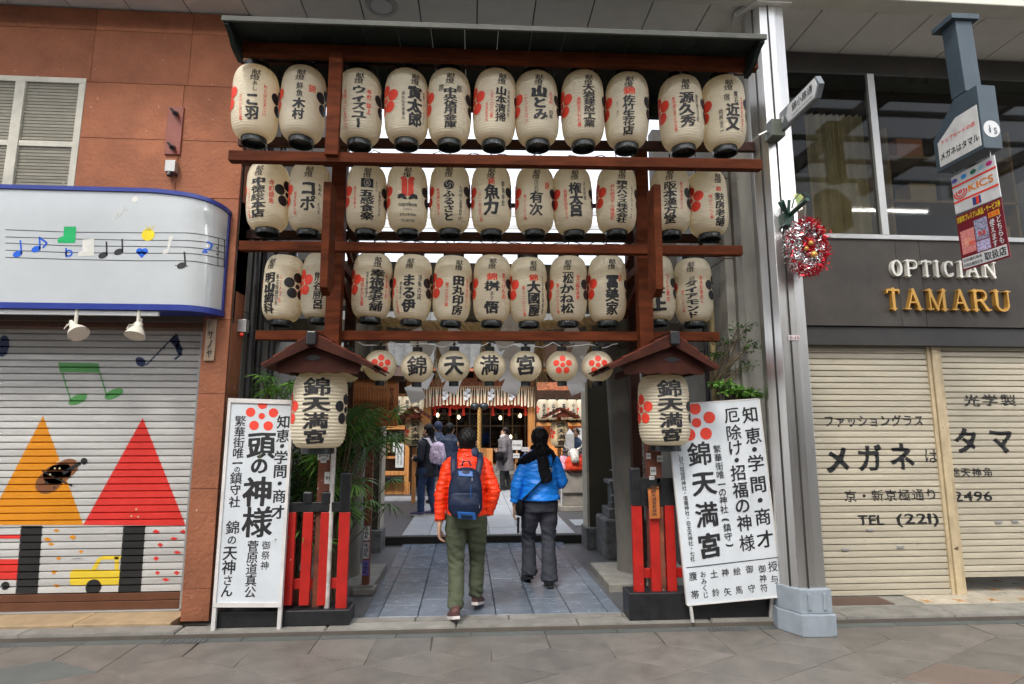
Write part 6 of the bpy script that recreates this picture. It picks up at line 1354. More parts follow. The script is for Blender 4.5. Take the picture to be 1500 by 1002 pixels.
# ------------------------------------------------------------------ shrine hall at the end of the courtyard
YH = 16.0
hall = thing('shrine_hall', 'wooden shrine hall with straw fringe and dark glass doors at the end of the path', 'shrine', (.5, 17, .125))
def HX(px): return P(px, 600, YH).x
def HZ(py): return P(700, py, YH).z
for px in (624, 780): MB().box(HX(px) - .13, HX(px) + .13, YH - .13, YH + .13, .3, 3.6).build('pillar', wood_org, hall, bevel=.01)
for px in (520, 880): MB().box(HX(px) - .13, HX(px) + .13, YH - .1, YH + .13, .3, 3.6).build('pillar', wood_org, hall, bevel=.01)
carv = pm('carved_wood', (.44, .14, .06), .55, var=.3, scale=12, bump=1.0, bscale=14, bdist=.03)
pts = []
for i in range(17): t = i / 16; pts.append((HX(612) + (HX(796) - HX(612)) * t, HZ(573) + .03 * math.sin(math.pi * t)))
MB().prism(pts + [(x, z + .27 + .05 * math.sin(math.pi * i / 16)) for i, (x, z) in reversed(list(enumerate(pts)))], YH - .2, YH + .05).build('carved_beam', carv, hall)
for px, s in ((612, -1), (797, 1)):
    mb = MB(); c = Vector((HX(px), YH - .15, HZ(560)))
    for k in range(14): a = k * 1.1; mb.ell(c + Vector((s * (.04 + .018 * k) * 1.0, rr.gauss(0, .04), .1 * math.sin(a))), (.07, .06, .05), 7, 5)
    mb.build('carved_nose', carv, hall, smooth=60)
for px in (660, 703, 745): mb = MB().box(HX(px) - .18, HX(px) + .18, YH - .22, YH - .05, HZ(556), HZ(546)).box(HX(px) - .1, HX(px) + .1, YH - .2, YH - .02, HZ(560), HZ(556)).build('bracket', carv, hall, bevel=.01)
box('upper_beam', wood_dk, hall, -3.2, 5.4, YH - .15, YH + .1, HZ(546), HZ(534))
# roof: long slope down towards the path plus a curved eave, tiles as ribs
roof_m = pm('roof_tile', (.10, .10, .095), .7, var=.25, scale=6, bump=.3, rnd=.15)
def roof_pt(x, t): y = 15.25 + 3.35 * t; z = 3.2 + 3.25 * t ** 1.25 + .25 * (abs(x - .5) / 5) ** 3; return (x, y, z)
xs_ = np.linspace(-5.2, 6.2, 39)
for i in range(38):
    xa, xb = xs_[i], xs_[i + 1]; mb = MB(); vs = []; n = 8
    for k in range(n + 1):
        t = k / n; A0 = roof_pt(xa, t); B0 = roof_pt(xb, t); vs += [A0, ((A0[0] * 2 + B0[0]) / 3, A0[1], A0[2] + .05), ((A0[0] + B0[0] * 2) / 3, B0[1], B0[2] + .05), (B0[0] - .004, B0[1], B0[2])]
    mb.add(vs, [(4 * k + j, 4 * k + j + 1, 4 * k + 5 + j, 4 * k + 4 + j) for k in range(n) for j in range(3)]); mb.build('roof_tile_row', roof_m, hall, smooth=30)
    MB().bar(Vector(roof_pt((xa + xb) / 2, 0)) + Vector((0, -.0, -.07)), Vector(roof_pt((xa + xb) / 2, .44)) + Vector((0, 0, -.16)), .06, .07).build('rafter', wood_dk, hall)
MB().box(-5.2, 6.2, 15.22, 15.28, 3.13, 3.2).build('eave_board', carv, hall)
MB().add([(-5.2, 15.3, 3.19), (6.2, 15.3, 3.19), (6.2, 16.9, 4.2), (-5.2, 16.9, 4.2)], [(0, 1, 2, 3)]).build('soffit', wood_dk, hall)
box('rear_wall', wood_dk, hall, -5, 6, 18.4, 18.6, .1, 6.4, bevel=0)
for z in (6.5,): MB().bar((-5.3, 18.6, 6.55), (6.3, 18.6, 6.55), .3, .3).build('ridge', roof_m, hall, bevel=.03)
# doors with lattice, floor, offering box
box('floor', wood_org, hall, -3.2, 5.4, YH + .1, 18.4, .5, .62)
for i, z in enumerate((.12, .3, .48)): box('stair', MATS['kerb_stone'], hall, HX(628), HX(776), YH - 1.0 + i * .33, YH + .12, z, z + .18)
MB().box(HX(631), HX(773), 17.3, 17.33, .6, 3.0).build('glass_door', glass_cl, hall)
for px in (631, 641, 657, 669, 688, 706, 719, 738, 752, 771): box('door_stile', pm('stile', (.2, .17, .13), .5), hall, HX(px) * 1.055 - .015, HX(px) * 1.055 + .015, 17.26, 17.3, .6, 3.0, bevel=0)
for z in (1.05, 1.7, 2.05, 2.6): box('door_rail', MATS['stile'], hall, HX(631), HX(773) * 1.08, 17.27, 17.29, z, z + .025, bevel=0)
rg2 = random.Random(9)
for k, (px, py) in enumerate(((641, 608), (672, 611), (733, 612), (762, 609), (655, 640), (748, 640))):
    c_ = P(px, py, 17.0); lp = thing('altar_lamp', 'tiny lit lamp glowing inside the shrine hall, %s' % ['leftmost high one', 'second high one from the left', 'third high one from the left', 'rightmost high one', 'left low one', 'right low one'][k], 'lamp', c_, 'lit lamps inside the shrine')
    MB().ell(c_, (.04, .04, .06), 12, 8).build('globe', emis('altar_glow%d' % k, (1, .72, .4), 3), lp, smooth=60); MB().lathe([(.02, .07), (.03, .1), (.0, .13)], 8, c_).build('cap', blk_m, lp)
for k in range(26):   # altar fittings glimpsed inside
    x, z = rg2.uniform(HX(636), HX(768)), rg2.uniform(.9, 2.5); s = rg2.uniform(.04, .12)
    o = MB().lathe([(s * .3, 0), (s, s * .6), (s * .5, s * 1.6), (s * .7, s * 2.2)], 10, (x, rg2.uniform(17.6, 18.2), z)).build('altar_fitting', rg2.choice([gold_m, wod, white_m, blk_m, gold_m]), hall, smooth=50)
for z in (.85, 1.3, 1.85, 2.3): box('altar_shelf', wood_dk, hall, HX(636), HX(768) * 1.08, 17.55, 18.3, z, z + .04)
box('offering_box', wood_org, hall, HX(680), HX(722), YH - .1, YH + .3, .62, 1.1)
# fringe of straw sheaths with red cloth and white zigzags behind
fr = thing('straw_fringe', 'fringe of short straw bundles hung under the shrine beam', 'fringe', (HX(702), YH - .25, HZ(585)))
sh = [MB().loft([(0, 0, 0), (s * .01, 0, -.2), (s * .03, 0, -L)], [.012, .018, .03], n=7).mesh('straw_bundle', pm('straw_lit', (.92, .76, .54), .7, rnd=.25)) for s, L in ((1, .5), (-1, .47), (0, .52))]  # paler copy of the straw, light on the fringe put into its colour
for i in range(52):
    t = i / 51; x = HX(619) + (HX(786) - HX(619)) * t; z = HZ(570) + .05 * math.sin(math.pi * t * 2) ** 2 + .03 * math.sin(math.pi * t); inst('straw_bundle', sh[i % 3], fr, Vector((x, YH - .25, z)) - fr.location)
MB().loft([(HX(619), YH - .25, HZ(569)), (HX(702), YH - .25, HZ(567)), (HX(786), YH - .25, HZ(569))], .02, n=6).build('cord', straw, fr)
rc = thing('red_curtain', 'gathered red cloth hanging behind the straw fringe', 'curtain', (HX(702), YH, HZ(595)))
mb = MB(); n = 60; mb.add([(HX(632) + (HX(772) - HX(632)) * i / n, YH + .08 + .03 * math.sin(i * 1.3), z + (.05 * abs(math.sin(math.pi * i / 15)) if z < 2.7 else 0)) for z in (HZ(600), HZ(582)) for i in range(n + 1)], [(i, i + 1, n + 2 + i, n + 1 + i) for i in range(n)]); mb.build('cloth', redink, rc, smooth=60)
for px in (637, 659, 679, 722, 746, 770): MB().loft([(HX(px), YH - .0, HZ(598)), (HX(px), YH, HZ(609))], [.03, .05], n=8).build('tassel', redink, rc)
for k, px in enumerate((653, 684, 719, 749)):
    t = thing('paper_streamer', 'small white zigzag paper on the straw fringe, %s' % ['leftmost', 'second from left', 'third from left', 'rightmost'][k], 'paper streamer', (HX(px), YH - .32, HZ(575)), 'small zigzag papers on the fringe')
    for j in range(4): MB().box(-.05, .05, -.001, .001, -.05, .05, Matrix.Translation((HX(px) + .03 * (-1) ** j, YH - .32, HZ(573) - .07 * j)) @ Matrix.Rotation(.4 * (-1) ** j, 4, 'Y')).build('paper_fold', paperw, t)
# bell and rope
bl = thing('bell_rope', 'thick twisted bell rope hanging before the shrine doors', 'rope', (HX(702), YH - .35, 1.2)); br = pm('bell_rope', (.50, .30, .09), .6, bump=.3)
for ph in (0, 2.09, 4.19): MB().loft([(HX(702) + .03 * math.cos(ph + i * .5), YH - .4 + .03 * math.sin(ph + i * .5), HZ(598) - i * .022) for i in range(72)], .026, n=7).build('strand', br, bl, smooth=60)
be = thing('bell', 'round dark metal bell above the bell rope', 'bell', (HX(702), YH - .4, HZ(600)))
for s in (-1, 1): MB().ell((HX(702) + s * .12, YH - .4, HZ(596)), (.13, .1, .1)).build('shell', pm('bell_metal', (.05, .06, .07), .35, metal=.5), be, smooth=60)
# lattice frame behind the fringe
box('lattice_bar', wood_org, hall, HX(680), HX(726), YH + .02, YH + .05, HZ(587), HZ(584), bevel=0)
# side walls and right hand lantern gallery
gal = thing('lantern_gallery', 'dark timber gallery with hanging lanterns right of the shrine hall', 'gallery', (2.6, 15, .125))
YG2 = 15.0
def g_(px, py, Y=YG2): return P(px, py, Y)
box('lintel', wood_dk, gal, g_(787, 580).x, 4.2, YG2 - .1, YG2 + .1, g_(800, 586).z, g_(800, 572).z); box('top_board', carv, gal, g_(787, 580).x, 4.2, YG2 - .05, YG2 + .1, g_(800, 572).z + .003, g_(800, 560).z)
box('wall_board', wood_org, gal, g_(787, 620).x, 4.2, YG2 + .2, YG2 + .26, .12, g_(800, 620).z); box('rail', wood_org, gal, g_(787, 620).x, 4.2, YG2 - .1, YG2 + .2, g_(800, 624).z, g_(800, 619).z)
box('counter', wood_org, gal, g_(787, 650).x, 4.2, YG2 - .3, YG2 + .19, .9, .96); box('back', wood_dk, gal, g_(787, 620).x, 4.4, YG2 + .5, YG2 + .55, .12, 4.0)
small_body = MB().lathe([(r, z + .03) for r, z in lantern_profile(.155, .52, 20, .002)], 24, cap=False).mesh('paper_body', paper_m, 80)
small_cap = MB().lathe([(.085, 0), (.085, .035), (.02, .035)], 16).mesh('bottom_cap', lac_m, 50)
small_top = MB().lathe([(.085, .55), (.085, .585), (.01, .585)], 16).mesh('top_cap', lac_m, 50)
for k, (px, txt) in enumerate(((795, '海老芳'), (809, '山本屋'), (824, '高倉屋'), (838, 'やまけ'), (852, '大安堂'))):
    c = g_(px, 617, YG2 - .1); t = Lantern('paper_lantern', 'small hanging lantern in the gallery beyond the blue jacket, %s' % ['leftmost', 'second from the left', 'middle of five', 'fourth from the left', 'rightmost of five'][k], 'lantern', 'lanterns in the right gallery', (c.x, c.y, c.z), 0, small_body, [('bottom_cap', small_cap), ('top_cap', small_top)], .155, .52, .03, dict(neck=.55, p=3.2, q=.5))
    T0 = Text(); T0.col(txt, .1, -.2, -.9, .6, .03, 20); t.put(T0, ink_m); T0 = Text(); T0.plum(0, 0, .42, .22, .12); T0.v = [(x, -.5 + y * .3) for x, y in T0.v]; t.put(T0, redink, 'plum_crest', None, R(-70))
q = quad_space([(842, 625), (855, 625), (842, 646), (855, 646)], [14.95] * 4); t = thing('framed_notice', 'white framed paper notice on the gallery wall behind the bull', 'notice', q(.5, 1)); board(q, 0, 0, 1, 1, 'frame', wood_org, t, -.02, 0); board(q, .1, .07, .9, .93, 'paper', white_m, t, 0, .003); T0 = Text(); T0.col('御守', .5, -.2, -.6, .3, .02, 14); T0.build('lettering', ink_m, t, lambda u, v: q(u, -v, .005))
for k, (pp, lab) in enumerate((([(749, 645), (765, 645), (749, 659), (765, 659)], 'larger white paper sign by the grey coat'), ([(751, 664), (761, 664), (751, 671), (761, 671)], 'small white paper sign below the larger one'), ([(764, 655), (775, 655), (764, 661), (775, 661)], 'narrow white paper sign at the foot of the orange pillar'))):
    q = quad_space(pp, [15.6] * 4); t = thing('paper_sign', lab, 'paper sign', q(.5, 1)); board(q, 0, 0, 1, 1, 'sheet', white_m, t, -.01, 0); T0 = Text(); T0.row('参拝順路', .1, .9, -.5, .25, .01, 14); T0.build('lettering', ink_m, t, lambda u, v: q(u, -v, .002)); MB().box(q(.5, 1).x - .02, q(.5, 1).x + .02, 15.62, 15.66, .13, q(.5, 1).z).build('stand', wood_org, t)
# left amulet stall
YS = 14.0
stl = thing('amulet_stall', 'orange timber amulet stall left of the shrine hall', 'stall', (-1.9, YS, .125))
def s_(px, py, Y=YS): return P(px, py, Y)
xL, xR = s_(552, 600).x, s_(598, 600).x; xL -= .8
for x in (xR, s_(563, 600).x - .0): MB().box(x - .05, x + .05, YS - .05, YS + .05, .125, 3.0).build('stall_post', wood_org, stl, bevel=.006)
for (a, b) in ((583, 577), (629, 623), (696, 690)): box('cross_beam', wood_org, stl, xL, xR, YS - .06, YS + .02, s_(580, a).z, s_(580, b).z)
for i in range(9): x = xL + i * (xR - xL) / 8.5; box('base_plank', wood_org, stl, x + .004, x + (xR - xL) / 8.5 - .004, YS - .03, YS + .0, .13, s_(580, 706).z)
box('tray', blk_m, stl, xL, xR - .08, YS - .2, YS, s_(580, 705).z, s_(580, 698).z); box('back_wall', wood_dk, stl, xL, xR, YS + 1.2, YS + 1.25, .12, 3.0, bevel=0); box('shelf', wood_org, stl, xL, xR, YS + .05, YS + .4, s_(580, 672).z, s_(580, 669).z)
mb = MB(); mb.add([(xL, YS - .5, 2.75), (xR + .35, YS - .5, 2.75), (xR + .35, YS + 1.4, 3.2), (xL, YS + 1.4, 3.2), (xL, YS - .5, 2.82), (xR + .35, YS - .5, 2.82), (xR + .35, YS + 1.4, 3.27), (xL, YS + 1.4, 3.27)], [(0, 1, 2, 3), (7, 6, 5, 4), (0, 4, 5, 1), (1, 5, 6, 2), (2, 6, 7, 3), (3, 7, 4, 0)]); mb.build('stall_roof', wood_dk, stl)
for i in range(14):
    x = xL + .45 + i * (xR - xL - .5) / 14
    MB().box(x - .012, x + .012, YS - .02, YS + .01, s_(580, 589).z, s_(580, 583).z).build('railing', wood_org, stl)
    h = rr.uniform(.12, .22); o = MB().lathe([(.01, 0), (.03, -.03), (.035, -h), (.02, -h - .02)], 8, (x, YS + .1, s_(580, 632).z - .02)).build('hanging_charm', rr.choice([white_m, alum_m, blk_m]), stl, smooth=40)
for i in range(9):
    x = xL + .55 + i * (xR - xL - .6) / 9; z = s_(580, 648).z; box('wooden_tag', rr.choice([wod, white_m, wood_org]), stl, x, x + .07, YS + .0, YS + .015, z - .28 * rr.uniform(.8, 1), z)
q = quad_space([(580, 650), (592, 650), (579, 685), (591, 685)], [YS - .08] * 4); t = thing('price_sheet', 'white price sheet hanging on the amulet stall', 'paper sign', q(.5, 1)); board(q, 0, 0, 1, 1, 'sheet', white_m, t, -.005, 0); T0 = Text(); T0.col('絵馬御守', .3, -.08, -.9, .25, 0, 12); T0.col('神符土鈴', .7, -.08, -.9, .25, 0, 12); T0.build('lettering', ink_m, t, lambda u, v: q(u, -v, .002))
for k, px in enumerate((583, 596, 612)):
    c = s_(px, 610 if k < 2 else 606, YS - .15); t = Lantern('paper_lantern', 'small hanging lantern above the amulet stall, %s' % ['leftmost', 'middle', 'rightmost, behind the little roof'][k], 'lantern', 'lanterns above the amulet stall', (c.x, c.y, c.z), 0, small_body, [('bottom_cap', small_cap), ('top_cap', small_top)], .155, .52, .03, dict(neck=.55, p=3.2, q=.5)); t.t.scale = (.85, .85, .85)
    T0 = Text(); T0.col(['御神燈', '錦市場', '奉納'][k], .1, -.2, -.9, .6, .03, 20); t.put(T0, ink_m)
# two roofed lanterns deeper in the courtyard
for (cx, yb, yt, pkx, pky, xl, xr, ye, lab, Y) in ((606, 655, 614, 607, 598, 585, 631, 614, 'left', 12.2), (820, 656, 616, 821, 600, 796, 845, 613, 'right', 12.2)):
    Rb = 13.6 * Y / F; b = P(cx, yb, Y); zt2 = P(cx, yt, Y).z; H = zt2 - b.z - .04
    bd = MB().lathe([(r, z + .03) for r, z in lantern_profile(Rb, H, 20, .004)], 32, cap=False).mesh('paper_body', pm('tan_paper', (.8, .62, .36), .6, translucent=.2), 80); cb = MB().lathe([(Rb * .55, 0), (Rb * .55, .035), (.02, .035)], 18).mesh('bottom_cap', lac_m, 50)  # warmer tan paper than on the gate lanterns
    L = Lantern('courtyard_lantern', 'lettered roofed lantern standing in the courtyard %s' % ('beside the dark coated visitor' if lab == 'left' else 'behind the stone pillar and bull'), 'lantern', 'roofed lanterns in the courtyard', (b.x, Y, b.z), R(-math.degrees(math.atan2(b.x, Y)) + (8 if lab == 'left' else 10)), bd, [('bottom_cap', cb)], Rb, H, .03, dict(neck=.55, p=3.2, q=.5))
    T0 = Text()
    for k, ch in enumerate('錦天満宮'): T0.char(ch, 0, -(.17 + k * .225), 1.0, .21, .045, 30)
    L.put(T0, ink_m); T0 = Text(); T0.plum(0, 0, .4, .21, .12); T0.v = [(x, -.5 + y * .35) for x, y in T0.v]; L.put(T0, redink, 'plum_crest', None, R(-70))
    t = thing('lantern_roof', 'small gabled roof on a post over the %s courtyard lantern' % lab, 'roof', (b.x, Y, .125), 'small roofs in the courtyard')
    pk, e1, e2 = P(pkx, pky, Y), P(xl, ye, Y), P(xr, ye, Y)
    for e in (e1, e2):
        dr_ = e - pk; n_ = Vector((-dr_.z, 0, dr_.x)).normalized(); n_ = n_ if n_.z > 0 else -n_; mb = MB(); qd = [pk, e, e + n_ * .03, pk + n_ * .03]
        mb.add([(p.x, Y - .35, p.z) for p in qd] + [(p.x, Y + .35, p.z) for p in qd], [(0, 1, 2, 3), (7, 6, 5, 4), (0, 4, 5, 1), (1, 5, 6, 2), (2, 6, 7, 3), (3, 7, 4, 0)]); mb.build('roof_panel', MATS['roof_board_top'], t)
        for k in range(5): c0 = pk + dr_ * (k / 5 + .06) + n_ * .04; MB().box(c0.x - .012, c0.x + .012, Y - .36, Y + .36, c0.z - .008, c0.z + .012).build('batten', MATS['roof_wood'], t)
    MB().prism([(e1.x + .12, e1.z + .02), (e2.x - .12, e2.z + .02), (pk.x, pk.z - .04)], Y - .3, Y - .27).build('gable_panel', MATS['roof_board_top'], t); MB().box(pk.x - .04, pk.x + .04, Y + .2, Y + .28, .125, pk.z - .1).build('support_post', wood_org, t)
# stone pillar and the lying bull on its pedestal
c = P(835, 660, 11.6); t = thing('stone_marker', 'pale pointed stone marker behind the bull statue', 'marker', (c.x, 11.6, .125)); ztop = P(835, 636, 11.6).z
gm = pm('grey_granite', (.42, .42, .42), .7, var=.15, bump=.4, bscale=60, scale=10); MB().box(c.x - .075, c.x + .075, 11.53, 11.67, .125, ztop).build('shaft', gm, t, bevel=.006); MB().add([(c.x - .075, 11.53, ztop + .002), (c.x + .075, 11.53, ztop + .002), (c.x + .075, 11.67, ztop + .002), (c.x - .075, 11.67, ztop + .002), (c.x, 11.6, ztop + .11)], [(0, 1, 4), (1, 2, 4), (2, 3, 4), (3, 0, 4)]).build('point', gm, t)
YB = 11.0; a, b = P(823, 760, YB), P(872, 760, YB); zp = P(840, 692, YB).z; pd = thing('statue_pedestal', 'stone pedestal built of two blocks under the bull', 'pedestal', (a.x + .5, YB + .4, .125))
pdm = pm('pedestal_stone', (.34, .31, .27), .7, var=.15, bump=.3, stain=.4); box('base_stone', pdm, pd, a.x - .03, a.x + 1.15, YB - .05, YB + .95, .12, .22, bevel=.015); box('lower_block', pdm, pd, a.x + .04, a.x + 1.1, YB + .02, YB + .9, .223, zp - .38, bevel=.012); box('upper_block', pdm, pd, a.x, a.x + 1.13, YB - .03, YB + .93, zp - .376, zp - .002, bevel=.015); box('white_edge', white_m, pd, a.x - .012, a.x + .008, YB - .02, YB + .02, .22, zp - .01)
bc = P(839, 680, YB + .1); bull = thing('bull_statue', 'lying metal bull statue with a pale worn face and a red bib', 'statue', (bc.x, YB + .4, zp), rz=0)
brz = pm('bronze_dark', (.09, .075, .07), .4, metal=.6, var=.3, bump=.2); facem = pm('worn_bronze', (.56, .52, .46), .35, metal=.25, var=.25, scale=14)
mb = MB(); X_, Z_ = bc.x, zp
mb.ell((X_ + .12, YB + .55, Z_ + .21), (.28, .42, .22), 18, 12).ell((X_ + .03, YB + .22, Z_ + .2), (.19, .18, .19), 16, 10).ell((X_, YB + .12, Z_ + .28), (.11, .14, .13), 14, 10)
mb.loft([(X_ - .14, YB + .1, Z_ + .04), (X_ - .17, YB - .0, Z_ + .04), (X_ - .1, YB - .02, Z_ + .03)], [.06, .05, .045], n=10).loft([(X_ + .2, YB + .1, Z_ + .04), (X_ + .2, YB - .0, Z_ + .04), (X_ + .12, YB - .02, Z_ + .03)], [.06, .05, .045], n=10).loft([(X_ + .35, YB + .6, Z_ + .1), (X_ + .4, YB + .3, Z_ + .05)], [.1, .05], n=10)
fused(mb, 'body', brz, bull, .018, 3)
hc = Vector((X_, YB + .0, Z_ + .34)); mb = MB(); mb.ell(hc, (.115, .09, .105), 14, 10).loft([hc + Vector((0, -.02, .03)), hc + Vector((0, -.10, -.03)), hc + Vector((0, -.17, -.10))], [.10, .085, .075], [.08, .065, .06], n=14).ell(hc + Vector((0, -.18, -.11)), (.08, .04, .05), 12, 8)
for s in (-1, 1): mb.ell(hc + Vector((s * .08, -.06, .03)), (.026, .022, .02), 8, 6)
fused(mb, 'head', facem, bull, .011, 2)
for s in (-1, 1):
    MB().loft([hc + Vector((s * .08, .0, .08)), hc + Vector((s * .16, -.01, .13)), hc + Vector((s * .17, -.02, .22))], [.026, .02, .006], n=8).build('horn', facem, bull, smooth=60); MB().ell(hc + Vector((s * .16, .02, .04)), (.065, .018, .03), 10, 6, Matrix.Rotation(-s * .3, 4, 'Y')).build('ear', brz, bull, smooth=60)
    MB().ell(hc + Vector((s * .088, -.078, .032)), (.010, .008, .010), 8, 6).build('eye', blk_m, bull); MB().ell(hc + Vector((s * .032, -.222, -.105)), (.009, .005, .008), 8, 6).build('nostril', blk_m, bull)
mb = MB(); mb.loft([hc + Vector((0, .02, -.06)), hc + Vector((0, -.02, -.14)), hc + Vector((0, -.06, -.3))], [.12, .17, .16], [.1, .11, .1], n=16); fused(mb, 'bib', pm('bib_red', (.72, .05, .01), .7), bull, .014, 2, .01, 14)
mb = MB(); mb.loft([(X_ + .17, YB + .05, Z_ + .33), (X_ + .2, YB + .03, Z_ + .2), (X_ + .21, YB + .0, Z_ + .06)], [.07, .1, .09], [.05, .06, .05], n=12); fused(mb, 'bib_side', pm('bib_dark_red', (.4, .01, .02), .7), bull, .014, 2, .012, 14)
mb = MB(); mb.loft([(X_ - .17, YB + .05, Z_ + .3), (X_ - .19, YB + .03, Z_ + .18), (X_ - .2, YB + .0, Z_ + .05)], [.07, .09, .08], [.05, .06, .05], n=12); fused(mb, 'bib_patterned', pm('bib_pattern', (.45, .35, .42), .7, var=.7, scale=30, hue=(.5, .06, .12)), bull, .014, 2, .012, 14)
# side walls of the courtyard and neighbours behind
for (x0, x1, y0, y1, z1, lab) in ((-9, -4.2, 9, 19, 4.2, 'low grey building behind the left side wall'), (5.0, 9.5, 9, 19, 4.0, 'low grey building behind the right side wall')):
    t = thing('back_building', lab, 'building', ((x0 + x1) / 2, 14, 0)); box('walls', conc_m, t, x0, x1, y0, y1, 0, z1); box('roof_slab', conc_m, t, x0 - .1, x1 + .1, y0 - .1, y1 + .1, z1 + .003, z1 + .2)
for k, (a, b) in enumerate(((P(500, 318, 14), P(935, 312, 14)), (P(500, 330, 14), P(935, 334, 14)))): tag(MB().bar(a, b, .05, .12).build('cable_rail', alum_m), 'thin grey rail crossing the bright sky behind the second lantern row, %s' % ['upper', 'lower'][k], 'rail')
# ------------------------------------------------------------------ people
skin_m = pm('skin', (.50, .29, .19), .5, var=.05, bump=.05); hair_m = pm('hair', (.009, .008, .008), .5, spec=.22, var=.4, scale=60, bump=.8, bscale=140, stretch=(1, 1, .2))
def body_frame(X, Y, yaw, z=0.045, k=1.0):
    M = Matrix.Translation((X, Y, z)) @ Matrix.Rotation(R(yaw), 4, 'Z') @ Matrix.Scale(k, 4); return lambda x, y, zz: M @ Vector((x, y, zz))
def dense(pts, rs, step=.012):
    P_, R_ = [], []
    for i in range(len(pts) - 1):
        a, b = Vector(pts[i]), Vector(pts[i + 1]); n = max(1, int((b - a).length / step))
        for k in range(n):
            t = k / n; s = t * t * (3 - 2 * t); P_.append(a.lerp(b, t)); R_.append(tuple(rs[i][j] * (1 - s) + rs[i + 1][j] * s for j in (0, 1)))
    P_.append(Vector(pts[-1])); R_.append(tuple(rs[-1])); return P_, R_
def limb(mb, pts, rs, quilt=0.0, period=.06, n=18, ref=(1, 0, 0)):
    rs = [(r, r) if not hasattr(r, '__len__') else r for r in rs]; p, r = dense(pts, rs); s = 0; ra = []; rb = []
    for i in range(len(p)):
        if i: s += (p[i] - p[i - 1]).length
        q = 1 + quilt * (abs(math.sin(math.pi * s / period)) ** .55 - .75); ra.append(r[i][0] * q); rb.append(r[i][1] * q)
    for c_, e in ((0, 1), (len(p) - 1, -1)):   # rounded ends
        ra[c_] *= .7; rb[c_] *= .7
    mb.loft(p, ra, rb, n=n, ref=ref)
def hand(mb, wrist, dir_, side, palmn, s=1.0, curl=.5):
    """palm, four unequal bent fingers and a thumb; dir_: forearm direction, side: towards the thumb, palmn: out of the palm"""
    d, t, n = Vector(dir_).normalized(), Vector(side).normalized(), Vector(palmn).normalized(); w = Vector(wrist)
    mb.loft([w - d * .02, w + d * .03, w + d * .075, w + d * .095], [.026 * s, .034 * s, .040 * s, .036 * s], [.02 * s, .017 * s, .015 * s, .012 * s], n=12, ref=tuple(t))
    for k, (o, L) in enumerate(((.028, .072), (.010, .08), (-.009, .075), (-.026, .058))):
        b = w + d * .088 + t * o * s; c1_, c2_, c3_ = curl, curl * 1.9, curl * 2.6; l = L * s
        p1 = b + (d * math.cos(c1_) + n * math.sin(c1_)) * l * .45; p2 = p1 + (d * math.cos(c2_) + n * math.sin(c2_)) * l * .32; p3 = p2 + (d * math.cos(c3_) + n * math.sin(c3_)) * l * .23
        mb.loft([b - d * .02, b, p1, p2, p3], [.0095 * s, .0095 * s, .0088 * s, .008 * s, .006 * s], n=8)
    b = w + d * .03 + t * .03 * s; mb.loft([b - t * .012, b + (d * .6 + t * .6) * .035 * s, b + (d * .85 + t * .45 + n * .3) * .062 * s, b + (d * .9 + t * .25 + n * .5) * .085 * s], [.013 * s, .0125 * s, .0105 * s, .008 * s], n=8)
def head(fr, hz, mb, s=1.0, tilt=0.0):
    """skull, jaw, nose, ears, neck; face towards local +y (walking direction), centre of head height hz"""
    E = lambda x, y, z, rx, ry, rz, n=16, m=12: mb.ell(fr(x, y, hz + z), (rx * s, ry * s, rz * s), n, m)
    E(0, -.01, .025, .077, .095, .092); E(0, .035, -.035, .062, .062, .075); E(0, .075, -.075, .035, .028, .03); E(0, .098, -.02, .013, .02, .022, 10, 8); E(0, .092, -.055, .022, .012, .009, 10, 6)
    for sd in (-1, 1): E(sd * .083, .0, -.02, .011, .018, .030, 10, 8)
    for sd in (-1, 1): E(sd * .032, .078, .005, .016, .012, .010, 10, 8)
    mb.loft([fr(0, -.012, hz - .19), fr(0, -.008, hz - .05)], [.058 * s, .055 * s], n=14)
def shoe(fr, name, p, yaw_, pitch, mat, sole, parent, L=.27):
    Mx = Matrix.Rotation(R(yaw_), 4, 'Z') @ Matrix.Rotation(R(pitch), 4, 'X'); f = lambda x, y, z: fr(*(Vector(p) + (Mx @ Vector((x, y, z)))))
    mb = MB(); mb.loft([f(0, -.055, .035), f(0, -.03, .045), f(0, .05, .045), f(0, .12, .034), f(0, .19, .028), f(0, .21, .025)], [.026, .038, .041, .046, .04, .018], [.03, .05, .048, .036, .026, .014], n=16); mb.loft([f(0, -.01, .04), f(0, -.015, .105)], [.04, .042], [.045, .048], n=14)
    fused(mb, name, mat, parent, .007, 2)
    out = [(-.03, -.06), (.03, -.06), (.038, 0), (.04, .06), (.048, .13), (.036, .19), (0, .215), (-.036, .19), (-.048, .13), (-.04, .06), (-.038, 0)]
    mb = MB(); n = len(out); mb.add([f(x, y, -.008) for x, y in out] + [f(x * 1.03, y * 1.0, .018) for x, y in out], [tuple(range(n)), tuple(range(2 * n - 1, n - 1, -1))] + [(i, i + n, (i + 1) % n + n, (i + 1) % n) for i in range(n)]); mb.build('sole', sole, parent, bevel=.004)
def folds(amp, knees):
    def w(v):
        r = 0
        ph = noise.noise(Vector((v.x * 6, v.y * 6, v.z * 5))) * 5
        for k in knees: r += math.exp(-((v.z - k) / .06) ** 2) * math.sin(v.z * 85 + v.x * 45 + ph) * amp * .6
        return r
    return w
def person(label, X, Y, yaw, z=.045, k=1.0):
    t = thing('person', label, 'person', (X, Y, z)); return t, body_frame(X, Y, yaw, z, k)

